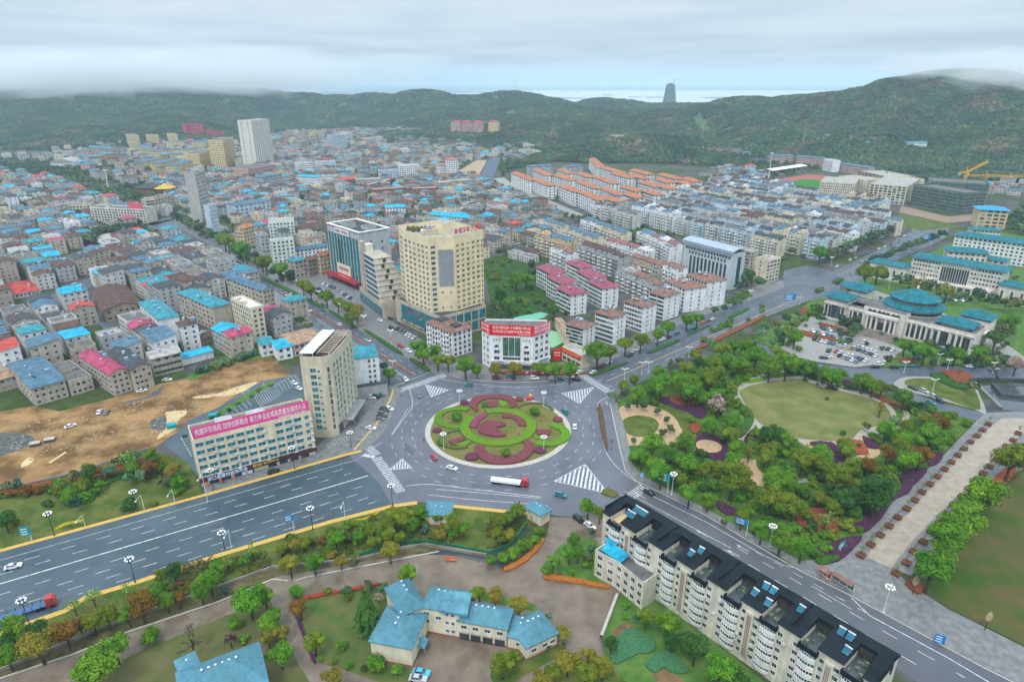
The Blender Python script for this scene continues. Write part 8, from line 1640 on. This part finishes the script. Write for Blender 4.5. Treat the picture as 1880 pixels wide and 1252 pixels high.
def cars(Zf,s,dx,dy,zone,jit=0):
 for it in s.split(';'):
  v=it.split(',');(x,y),=Zf([(float(v[0]),float(v[1]))]);c={'w':'white','d':'black','g':'grey','s':'silver','b':'blue','r':'red','t':'teal','o':'orange','y':'yellow','c':'cyan'}[v[2]];car(x,y,x+dx,y+dy,c,random.random()<.3,zone=zone)
def row(Zf,a,b_,n,dx,dy,zone,cols='wwwddgsbt'):
 for k in range(n):
  (x,y),=Zf([lerp(a,b_,k/max(1,n-1))]);car(x,y,x+dx,y+dy,random.choice({'w':['white'],'d':['black'],'g':['grey'],'s':['silver'],'b':['blue'],'t':['teal'],'r':['red']}[random.choice(cols)]),random.random()<.3,zone=zone)
cars(zE,'990,925,w;1030,908,w;962,955,d;1160,857,w;1196,842,w;1230,828,d;1290,803,t;1372,782,t;1416,766,d;1470,728,o;1497,715,b;1537,702,w;770,1025,r;820,1002,w;726,1042,d;712,1070,w;616,1070,w',10,-5,'the shop kerb of the north-east road')
cars(Z(870,570,7.833),'320,978,r;530,962,t;870,987,w;1130,990,w;1240,990,t;1385,972,w;1470,1000,d',10,1,'the corner office forecourt')
zO=Z(590,390,5.96);row(zO,(25,788),(140,835),6,6,-6,'the glass office car park');row(zO,(190,862),(315,945),7,6,-4,'the glass office car park')
row(zN,(1055,770),(1165,832),6,7,-5,'the hotel tower car park');cars(zN,'930,712,w;1000,700,d;1012,768,d;1072,890,r;1130,926,w;545,600,g;470,570,w;430,745,s',7,3,'the hotel tower car park');cars(zN,'240,738,w;175,792,w;190,800,g;205,808,d;150,742,s;165,735,d',6,-4,'the car yard')
row(Z(540,590,5.444),(905,880),(865,985),5,8,1,'the cream hotel bays','dddgt');cars(Z(540,590,5.444),'770,1075,w;775,770,w;815,765,d;865,745,t',8,1,'the cream hotel bays')
zH=Z(1490,490,5.081);row(zH,(10,605),(195,662),5,4,4,'the government car park');row(zH,(25,680),(205,722),6,4,-4,'the government car park');row(zH,(400,765),(600,835),6,5,-3,'the government car park','wwwsgd');row(zH,(440,750),(590,802),5,5,-3,'the government car park','wwws');row(zH,(265,835),(420,890),5,5,-3,'the government car park','ddwgs');row(zH,(340,825),(505,880),5,5,-3,'the government car park');row(zH,(100,580),(200,600),4,4,3,'the government car park');row(zH,(270,625),(325,635),2,4,3,'the government car park','d')
cars(zH,'490,705,w;527,720,w;312,745,w;350,762,y;385,768,g;712,772,d;755,782,w;760,856,s;692,880,w;232,795,r;268,805,w',5,-3,'the hall steps');cars(zH,'870,928,t;965,932,t;1480,936,w;1250,920,d;770,945,d;590,940,d;630,915,w;1700,957,w;1560,935,d;110,856,d;155,842,w',10,0,'the curved road by the hall');cars(zH,'1750,765,g;1680,812,d;1820,722,d',5,-2,'the side drive of the hall');row(zH,(1205,303),(1440,322),8,3,5,'the lane behind the hall')
row(zB,(1255,190),(1300,215),4,4,3,'the small lot by the great lawn');cars(zB,'1110,128,d;1190,150,s;1235,230,t;560,130,d;470,115,g',7,3,'the small lot by the great lawn')
row(zL,(-20,0),(-20,1),1,5,1,'the left edge');row(zG,(680,295),(1000,170),9,7,-5,'the far north-east road');cars(zG,'590,340,w;765,305,s;240,340,t;1240,185,w;1055,128,w;1010,150,s',7,-4,'the far north-east road')
row(Z(0,400),(10,770),(120,840),7,5,-3,'the market car park');row(Z(0,400),(20,800),(60,820),4,5,-3,'the market car park');row(Z(0,400),(170,760),(220,775),4,3,3,'the market car park');row(Z(0,400),(210,540),(330,480),7,6,-4,'the market street');cars(Z(0,400),'1510,850,d;1535,840,w;1630,855,w;1400,795,w;1840,720,s;1870,740,d',7,-3,'the car yard');cars(Z(320,600,4.1725),'920,437,w;955,478,w',7,4,'the lot behind the slogan board')
cars(zN,'50,300,w;90,342,s;600,560,d;540,640,t;650,740,w;850,850,w;220,440,d;400,545,s;700,690,d;1120,920,w',-6,-4,'the avenue lanes')
def truck(px,tx,label,load):
 p,q=P(*px),P(*tx);t=thing('articulated_truck',label,'truck',(p[0],p[1],.05),atan2(q[1]-p[1],q[0]-p[0]))
 b=MB();b.box((5.9,0,.5),(2.3,2.4,2.3),0);b.prism([(4.75,-1.15),(6.6,-1.15),(6.6,1.15),(4.75,1.15)],2.8,3.3,0);b.box((7.1,0,.5),(.3,2.4,1.3),0);b.build('cab',CC['red'],t)
 b=MB();b.box((7.06,0,1.75),(.06,2.1,.9),0);[b.box((6.2,s*1.21,1.75),(.9,.04,.8),0)for s in(-1,1)];b.build('windscreen',glass,t)
 b=MB();b.box((-1,0,.9),(12.6,2.3,.25),0);b.box((4,0,.6),(3.4,.9,.4),0);b.build('chassis',CC['blue']if not load else trimd,t)
 if load:
  b=MB();n=9;pr=[(1.22*cos(pi*k/(n-1)),.95+(1.0 if 0<k<n-1 else 0)*(.75+.35*sin(pi*k/(n-1))))for k in range(n)]
  for k in range(n-1):b.poly([(-7.2,pr[k][0],pr[k][1]),(4.2,pr[k][0],pr[k][1]),(4.2,pr[k+1][0],pr[k+1][1]),(-7.2,pr[k+1][0],pr[k+1][1])])
  for x in(-7.2,4.2):b.poly([(x,y,z)for y,z in pr])
  b.build('white_load',CC['white'],t)
 else:
  b=MB();[b.box((-6.5+2*k,s*1.15,1.15),(.12,.12,1.1),0)for k in range(6)for s in(-1,1)];b.build('stake',trimd,t)
 for x in(-6.2,-5.0,-3.8,2.6,3.8,6.2):
  for s in(-1,1):o=link('wheel',WHM,t,(x,s*1.05,.5));o.scale=(1.5,1.6,1.5)
truck((936,889),(960,892),'long lorry with red cab and white load below the roundabout island',True);truck((50,1125),(75,1117),'empty flatbed lorry with red cab at the lower left boulevard kerb',False)
# ---- lamps
globe=mat('lamp_globe',(.80,.82,.84),rough=.25,spec=.5,var=.02);postm=mat('white_post',(.66,.66,.64),var=.1);gold=mat('gold_fitting',(.55,.36,.06),rough=.4,var=.1);orgb=mat('orange_banner',(.58,.16,.05),var=.15)
_lp={}
def lamp(kind,base,top,label,group):
 h=max(6,min(hb(top[0],top[1],base[1]),15));p=P(*base);t=thing('street_lamp',label,'street lamp',(p[0],p[1],.1),0,group)
 if kind not in _lp:
  b=MB();b.tube((0,0,0),(0,0,.95),.12 if kind!='black' else .14,.08,n=6);b.tube((0,0,0),(0,0,.06),.3,.2,n=8,cap=True)
  g_=MB()
  if kind in('black','globe'):
   for k in range(8):a=k*pi/4;b.tube((0,0,.90),(cos(a)*.13*8,sin(a)*.13*8,.92),.05,n=3);g_.ball((cos(a)*1.1,sin(a)*1.1,.95),1,nu=6,nv=4)
   g_.ball((0,0,1.0),1,nu=6,nv=4)
  else:
   for s in(-1,1):b.tube((0,0,.9),(s*1.5,0,.99),.07,n=4);g_.box((s*1.6,0,.97),(.9,.35,.02),0)
  _lp[kind]=(b,g_)
 pb,gb=_lp[kind];m=trimd if kind=='black' else postm
 def z(bm,nm,mt,ball=False):
  c=MB();c.f=bm.f;c.m=bm.m
  c.v=[(x,y,w*h)for x,y,w in bm.v];return c.build(nm,mt,t)
 z(pb,'post',m)
 if kind in('black','globe'):
  c=MB()
  for k in range(8):a=k*pi/4;c.ball((cos(a)*1.1,sin(a)*1.1,h*.95+.25),.34,nu=6,nv=4)
  c.ball((0,0,h*.97+.6),.38,nu=6,nv=4);c.build('globe',globe,t)['kind']='stuff'
  if kind=='globe':c=MB();c.ball((0,0,h*.93),.45,nu=6,nv=4);c.build('fitting',gold,t)
 else:
  z(gb,'lamp_head',globe)['kind']='stuff'
  if kind=='banner':c=MB();c.box((0,-.18,h*.30),(.75,.12,h*.24),0);c.build('banner',orgb,t)
g1='black globe lamps on the boulevard'
for i,(b_,t_,lab)in enumerate(((zL([(375,1140)]),zL([(320,985)]),'left garden, nearer the photo edge'),(zL([(950,970)]),zL([(915,835)]),'left garden, middle'),(zBM([(280,200)]),zBM([(255,50)]),'garden side, below the avenue crossing'),(zBL([(935,565)]),zBL([(885,400)]),'garden side, in the middle'),(zBL([(1550,330)]),zBL([(1530,220)]),'garden side, by the first flagpole'),(zBL([(205,855)]),zBL([(140,685)]),'garden side, beside the flatbed lorry'),([(720.7,928)],[(718,891)],'near the long crossing'),([(392,900)],[(385,863)],'front of the slogan building, left end'),([(541,861)],[(536,821)],'front of the slogan building, right end'),([(645,821)],[(642,794)],'corner of the cream hotel'))):lamp('black',b_[0],t_[0],'black globe lamp, '+lab,g1)
for b_,t_,lab in((zI([(465,205)]),zI([(460,45)]),'far left of the island'),(zI([(1428,225)]),zI([(1430,65)]),'far right of the island'),(zI([(282,725)]),zI([(270,540)]),'near left of the island'),(zI([(1428,745)]),zI([(1428,575)]),'near right of the island'),(zA([(575,860)]),zA([(580,712)]),'park kerb near the crossing'),(zA([(1250,1220)]),zA([(1275,1072)]),'park kerb farther down the road'),(zR([(910,770)]),zR([(955,595)]),'plaza corner by the bus shelters')):lamp('globe',b_[0],t_[0],'white globe lamp, '+lab,'white globe lamps')
for i,(x,y,x2,y2)in enumerate(((50,330,40,262),(160,395,152,322),(280,450,272,380),(377,520,370,430),(515,592,505,502),(672,685,665,592),(827,780,820,672),(1012,880,1005,772),(1262,1020,1256,915),(300,590,298,545),(455,722,450,636),(1022,1060,1020,985))):lamp('banner',zN([(x,y)])[0],zN([(x2,y2)])[0],'avenue lamp with orange banner, %s from the far end on the %s side'%(('first' if i in(0,9)else nth(i if i<9 else i-9).strip()),'right' if i<9 else 'left'),'banner lamps along the avenue')
for i,(x,y,x2,y2)in enumerate(((925,1115,880,1052),(1045,1075,1000,995),(1090,1065,1085,1010),(1370,960,1365,895),(1790,570,1785,500),(1560,650,1562,585))):lamp('plain',zE([(x,y)])[0],zE([(x2,y2)])[0],'%s plain white street light of the north-east road from the roundabout'%('first' if i==0 else nth(i).strip()),'plain street lights')
for i,(x,y,x2,y2)in enumerate(((820,445,828,360),(945,490,955,410),(1050,1065,1060,1010),(1350,1050,1358,990),(1660,1070,1665,1010),(1250,1190,1258,1140),(1285,1010,1295,945),(545,330,548,270),(710,255,712,200))):lamp('plain',zG([(x,y)])[0],zG([(x2,y2)])[0],'%s plain lamp around the government grounds from the hall forecourt outwards'%('first' if i==0 else nth(i).strip()),'plain street lights')
# ---- signs, shelters, small things
blue=mat('sign_blue',(.01,.20,.48),rough=.5,var=.06);tealb=mat('sign_teal',(.02,.27,.30),rough=.5,var=.08)
def sign(base,top,w,hh,m,label,an=0.0,nm='road_sign',off=0.0):
 h=max(3,hb(top[0],top[1],base[1]));p=P(*base);t=thing(nm,label,'sign',(p[0],p[1],.1),an);b=MB();b.tube((0,0,0),(0,0,h),.13,.1,n=6);b.tube((0,0,h-hh/2),(off,0,h-hh/2),.08,n=4);b.build('post',postm,t);b=MB();b.box((off,-.14,h-hh),(w,.1,hh),0);b.build('panel',m,t);b=MB();[b.box((off-w*.1,-.2,h-hh*(.3+.28*k)),(w*.6,.02,hh*.09),0)for k in range(3)];b.build('route_line',WR,t)['kind']='stuff'
for b_,t_,w,hh,m,lab,an,off in((zBM([(155,235)]),zBM([(125,95)]),3,2.2,blue,'blue direction sign on the boulevard verge',.3,-1),(zA([(545,845)]),zA([(545,715)]),4.6,3.6,tealb,'large teal board beside the crossing lamp at the park',-.5,-1.8),(zA([(1088,1145)]),zA([(1105,1035)]),4,2.2,blue,'blue direction sign among the park street trees',-.5,-2),(zG([(1190,200)]),zG([(1195,120)]),8,4,blue,'large blue gantry sign far up the north-east road',0,0),(zG([(330,600)]),zG([(325,525)]),7,4.5,blue,'large blue sign before the junction',0,-7),(zL([(225,1185)]),zL([(190,1075)]),3,3.4,tealb,'tilted teal sign in the left garden',.3,-1),(zR([(610,350)]),zR([(650,290)]),4,2,tealb,'low teal board in the purple bed at the road corner',.6,0),(zR([(1290,985)]),zR([(1290,925)]),2.4,2.8,blue,'blue notice board on the lower pavement',-.5,0),(zA([(370,755)]),zA([(372,708)]),1.6,2,mat('cyan_sign',(.03,.33,.5)),'small cyan sign at the park kerb',-.3,0)):sign(b_[0],t_[0],w,hh,m,lab,an,off=off)
for i,(b_,t_)in enumerate(((zL([(1000,975)]),zL([(965,860)])),(zL([(1207,910)]),zL([(1185,825)])),(zL([(1435,915)]),zL([(1300,320)])),(zBL([(1600,330)]),zBL([(1588,205)])),(zBM([(505,135)]),zBM([(465,5)])),(zL([(590,1080)]),zL([(565,1000)])))):
 h=min(max(4,hb(*t_[0],b_[0][1])),12);p=P(*b_[0]);t=thing('camera_pole','%s thin white pole with a bracket along the boulevard, counted from the slogan building'%('first' if i==0 else nth(i).strip()),'pole',(p[0],p[1],.1),0,'thin white poles');b=MB();b.tube((0,0,0),(0,0,h),.12,.08,n=6);b.build('post',postm,t);b=MB();b.tube((0,0,h),(0,-3.5,h-.1),.08,n=4);b.box((0,-3.4,h-.5),(.5,.5,.4),0);b.build('bracket',postm,t)
for i,(a_,b_)in enumerate(((zR([(450,500)]),zR([(530,560)])),(zR([(545,545)]),zR([(690,640)])))):
 p,q=P(*a_[0]),P(*b_[0]);u=np.array([q[0]-p[0],q[1]-p[1]]);L=np.linalg.norm(u);t=thing('bus_shelter',['shorter red panelled bus shelter on the plaza pavement','longer brown roofed bus shelter on the plaza pavement'][i],'bus shelter',(p[0],p[1],.12),atan2(u[1],u[0]))
 b=MB();b.box((L/2,0,2.7),(L,2.2,.2),0);b.build('roof',ROOF['terracotta'],t);b=MB();[b.box((L*k/3,.8,0),(.15,.15,2.7),0)for k in range(4)];b.build('post',postm,t)['kind']='stuff';b=MB();[b.box((L*(k+.5)/3,.85,.5),(L/3-.4,.06,1.7),0)for k in range(3)];b.build('back_panel',RED if i==0 else glassg,t)['kind']='stuff';b=MB();b.box((L/2,.3,.42),(L*.8,.45,.08),0);b.build('bench',postm,t)
for i,(b_,t_)in enumerate(((zR([(1110,640)]),zR([(1140,520)])),(zR([(1610,890)]),zR([(1645,765)])))):
 p=P(*b_[0]);h=hb(*t_[0],b_[0][1]);t=thing('leaf_lamp',['leaf shaped bronze lamp by the plaza trees','leaf shaped bronze lamp at the lawn wall'][i],'lamp',(p[0],p[1],.1));b=MB();b.tube((0,0,0),(0,0,h*.5),.14,.1,n=6);b.build('post',trimd,t);b=MB();n=12;pr=[(sin(pi*k/n)*1.15*(1-.35*k/n),h*.45+h*.55*k/n)for k in range(n+1)]
 for k in range(n):b.tube((pr[k][0],0,pr[k][1]),(pr[k+1][0],0,pr[k+1][1]),.1,n=3);b.tube((-pr[k][0],0,pr[k][1]),(-pr[k+1][0],0,pr[k+1][1]),.1,n=3);b.tube((-pr[k][0],0,pr[k][1]),(pr[k][0],0,pr[k][1]),.09,n=3)
 b.build('leaf',mat('bronze',(.42,.33,.18),metal=.4,rough=.4),t)
p=P(*zBM([(1230,415)])[0]);t=thing('park_bench','orange slatted bench by the ditch lawn','bench',(p[0],p[1],.1),-.1);b=MB();[b.box((0,-.3+.2*k,.45),(3.4,.14,.07),0)for k in range(4)];b.build('seat',orgb,t)['kind']='stuff';b=MB();[b.box((0,.4,.7+.2*k),(3.4,.06,.14),0)for k in range(3)];b.build('backrest',orgb,t)['kind']='stuff';b=MB();[b.box((s,0,0),(.1,.7,.45),0)for s in(-1.5,0,1.5)];b.build('leg',trimd,t)['kind']='stuff'
c=P(*zI([(1265,150)])[0]);t=thing('flower_sculpture','red and yellow flower sculpture on the far rim of the roundabout','sculpture',(c[0],c[1],.3));b=MB();b.ball((0,0,.9),1.5,nu=8,nv=5,sz=.6);[b.ball((cos(k)*1.5,sin(k)*1.3,.7),.8,nu=6,nv=4)for k in range(6)];b.build('red_blossom',CC['red'],t);b=MB();b.ball((.4,0,1.9),.8,nu=6,nv=4);b.build('yellow_heart',CC['yellow'],t)
ribbon('garden_wall',zBL([(0,1180),(300,1060),(600,930),(1000,780),(1300,680),(1600,570),(1880,470)])+zBM([(600,412),(900,335),(1060,312),(1480,385)]),.5,1.1,mat('old_wall',(.22,.20,.17),var=.3),sm=0,th=1.1);ribbon('flats_wall',zBR([(390,950),(500,660)]),.8,1.2,kerbm,sm=0,th=1.2);ribbon('flats_wall',zBR([(950,800),(1250,1000),(1600,1240)]),.6,1.5,kerbm,sm=0,th=1.5);ribbon('fence_wall',zL([(0,835),(550,705),(1030,545)]),.3,1.0,pavel,sm=0,th=1.0)
ribbon('green_fence',zBM([(600,385),(870,300),(1060,290),(1500,370),(1640,320),(1760,170)]),.25,1.5,mat('green_fence',(.03,.16,.07),var=.2),sm=0,th=1.5);ribbon('road_barrier',zN([(240,520),(660,765),(1150,1085)]),.3,.9,mat('red_barrier',(.42,.14,.08),var=.3,scale=1.5),sm=0,th=.9);ribbon('kerb',[(830,690),(870,698),(960,702),(1058,694)],.4,.18,kerbm,th=.15)
# ---- people and scooters
b=MB();V=[(0,0,.92),(0,0,1.15),(0,0,1.42),(0,0,1.52),(0,.02,1.66),(.11,.02,.5),(.12,-.08,.06),(-.11,.06,.5),(-.12,.14,.06),(.21,0,1.40),(.26,.04,1.1),(.25,-.10,.86),(-.21,0,1.40),(-.26,-.02,1.1),(-.25,-.14,.86),(.12,-.22,.03),(-.12,0,.03)]
E=[(0,1),(1,2),(2,3),(3,4),(0,5),(5,6),(6,15),(0,7),(7,8),(8,16),(2,9),(9,10),(10,11),(2,12),(12,13),(13,14)];Rr=[.15,.14,.16,.06,.115,.085,.05,.085,.05,.06,.05,.04,.06,.05,.04,.04,.04]
me=bpy.data.meshes.new('person');me.from_pydata(V,E,[]);o=bpy.data.objects.new('person',me);COL.objects.link(o);o.modifiers.new('s','SKIN');me.skin_vertices[0].data[0].use_root=True
for k,r in enumerate(Rr):me.skin_vertices[0].data[k].radius=(r,r)
o.modifiers.new('u','SUBSURF').levels=1;dg=bpy.context.evaluated_depsgraph_get();PM=bpy.data.meshes.new_from_object(o.evaluated_get(dg));bpy.data.objects.remove(o)
skin=mat('skin',(.45,.27,.19),var=.05);hair=mat('hair',(.02,.016,.014));PV={}
for k,c in dict(dark=(.02,.022,.028),red=(.4,.03,.03),white=(.6,.6,.6),blue=(.04,.09,.25)).items():
 m=PM.copy();[m.materials.append(x)for x in(mat('coat_'+k,c),mat('trousers',(.025,.028,.035)),skin,hair)]
 for p in m.polygons:z=p.center.z;p.material_index=3 if z>1.70 or(z>1.6 and p.normal.y>.3)else 2 if z>1.5 or(z<.90 and abs(p.center.x)>.2)else 0 if z>.86 else 1
 PV[k]=m
zC=Z(700,680)
for x,y,c,lab in((295,495,'dark','person in dark clothes standing on the lane left of the island'),(140,185,'dark','person in dark clothes at the left end of the avenue crossing'),(175,145,'white','person in a pale coat on the avenue crossing'),(1592,500,'dark','person in dark clothes beside the narrow flower strip'),(1585,548,'red','person in red below the end of the flower strip'),(955,925,'dark','person in dark clothes on the yellow strip by the gatehouse'),(920,925,'blue','person in blue near the gatehouse kerb'),(1640,225,'white','person in a pale coat on the park corner pavement'),(1730,620,'blue','person in blue walking on the park pavement')):p=P(*zC([(x,y)])[0]);t=link('person',PV[c],None,(p[0],p[1],.12),random.random()*6);tag(t,lab,'person')
b=MB();b.box((-.35,0,.35),(.7,.32,.4),0);b.box((.45,0,.3),(.12,.3,.75),0);b.box((.05,0,.28),(.7,.26,.08),0);b.tube((.5,-.3,1.05),(.5,.3,1.05),.04,n=4);SB={c:b.mesh('body',CC[c])for c in('red','white','black','blue')}
for k in range(26):
 x,y=lerp((640,905),(1050,925),k/25);p=P(*Z(870,570,7.833)([(x,y+random.uniform(-8,8))])[0]);t=thing('scooter','%s parked scooter from the left in the row before the corner office'%('first' if k==0 else nth(k).strip()),'scooter',(p[0],p[1],.05),1.4+random.uniform(-.2,.2),'scooters before the corner office');link('body',random.choice(list(SB.values())),t)
 for xx in(-.55,.6):w=link('wheel',WHM,t,(xx,0,.25));w.scale=(.75,.5,.75)
for i,(x,y,s)in enumerate(((245,518,2.4),(345,490,2.4),(1190,392,2.6),(1475,322,2.6))):
 p=P(*zL([(x,y)])[0]);t=thing('site_box',['dark edged slab pile at the left of the dirt lot','dark slab pile right beside it on the dirt lot','green bin on the yellow puddle','green bin by the verge of the parking lot'][i],'box',(p[0],p[1],0),.4);b=MB();b.box((0,0,0),(s*1.5,s,s*.55),0);b.build('body',[WALL['dark'],WALL['dark'],tealb,tealb][i],t);b=MB();b.box((0,0,s*.55),(s*1.6,s*1.1,.15),0);b.build('lid',[WALL['beige'],WALL['beige'],tealb,tealb][i],t)
b=MB();rng=np.random.default_rng(4)
for _ in range(900):
 u,v=rng.random(2);x,y=(20+470*u,740+110*v-75*u);p=P(x,y)
 if inpoly(p[0],p[1],gp([(-10,790),(60,760),(200,750),(350,705),(500,665),(520,690),(320,790),(180,850),(0,890)])):b.box((p[0],p[1],0),(rng.uniform(.2,1.1),rng.uniform(.2,.7),rng.uniform(.05,.35)),0,rot=rng.random()*3)
b.build('rubble',mat('rubble',(.34,.28,.20),var=.5,scale=.8),kind='stuff')
# ================================================================ LABELS OF THE MANY: look + nearest landmark + rank from it
LMK=[(t,t.matrix_world.translation[:]if False else tuple(t.location))for t in ALL if t['label']!='REF']
PLACES=[('the slogan building',(460,870)),('the cream hotel slab',(620,800)),('the yellow hotel tower',(810,600)),('the teal glass office',(650,530)),('the white corner office',(940,680)),('the roundabout island',(915,790)),('the round roofed hall',(1650,610)),('the grey bank',(1320,535)),('the great lawn',(1490,750)),('the terraced flats',(1260,1110)),('the campus courtyard building',(830,1180)),('the blue hip roof at the photo bottom',(400,1252)),('the plaza planters',(1700,900)),('the tile court',(1190,775)),('the bus shelters',(1540,1075)),('the dirt lot',(250,770)),('the left garden',(150,930)),('the gatehouse',(990,945)),('the blue pavilion',(800,935)),('the grey slab tower',(385,405)),('the slim white tower',(478,310)),('the yellow estate',(330,300)),('the temple',(265,362)),('the plaza court',(215,437)),('the orange roofed estate',(1090,370)),('the brick school',(750,360)),('the stadium',(1470,345)),('the netted blocks',(1730,400)),('the far road junction',(1500,510)),('the rose roofed flats',(1060,560)),('the pagoda tower',(835,330)),('the market car park',(25,610)),('the cyan roofed long block',(830,410)),('the market hall',(215,560)),('the fish pond',(560,250)),('the sports court',(975,590)),('the long administration office',(1760,530)),('the vegetable patches',(1190,1190)),('the weeping tree',(1515,955)),('the fir',(672,1140)),('the white mast',(200,345)),('the pond',(1840,720)),('the boulevard lorry',(60,1120)),('the cream slab',(445,600)),('the flats_bottom',(1500,1240)),('the pale tower',(620,275)),('the crimson roofed towers',(860,240)),('the photo left edge',(10,400)),('the avenue crossing',(760,700)),('the long crossing',(705,870))]
PLACES=[(n if n!='the flats_bottom' else 'the lower end of the terraced flats',P(*p))for n,p in PLACES]
WALLS={'garden_wall':('low grey wall between the boulevard garden and the campus drive','wall'),'flats_wall':('short pale wall beside the campus court','wall'),'flats_wall.001':('long pale wall below the back of the terraced flats','wall'),'fence_wall':('low white wall between the dirt lot and the left garden','wall'),'green_fence':('green mesh fence behind the boulevard garden','fence'),'road_barrier':('red barrier fence down the middle of the avenue','barrier'),'pond_wall':('pale sloping edge wall of the pond','wall'),'pond_wall.001':('dark stone wall along the far side of the pond','wall'),'pond_wall.002':('dark stone wall standing inside the pond','wall')}
for n,(l_,c_)in WALLS.items():
 o=bpy.data.objects.get(n)
 if o:del o['kind'];tag(o,l_,c_)
bins={}
for t in ALL:
 lab=t['label']
 if lab=='REF':
  x,y,_=t.location;d=[(hypot(x-p[0],y-p[1]),n)for n,p in PLACES];dm,n=min(d)
  bins.setdefault((LOOK.get(t.name,'building'),n),[]).append((dm,t))
for(look,n),L in bins.items():
 L.sort(key=lambda e:e[0])
 for i,(_,t)in enumerate(L):
  r='nearest to ' if i==0 else nth(i)+'nearest to '
  lk_=look if t['category']!='apartment block' or 'row' in look else look+' walk-up block'
  t['label']='%s, %s%s'%(lk_,r,n)if(len(L)>1 or True)else look
seen={}
for t in ALL:
 w=t['label'].split()
 if len(w)>16:t['label']=' '.join(w[:16]);print('LONG',t.name,len(w),' '.join(w))
 if t['label']in seen:print('DUP',t['label'])
 seen[t['label']]=1
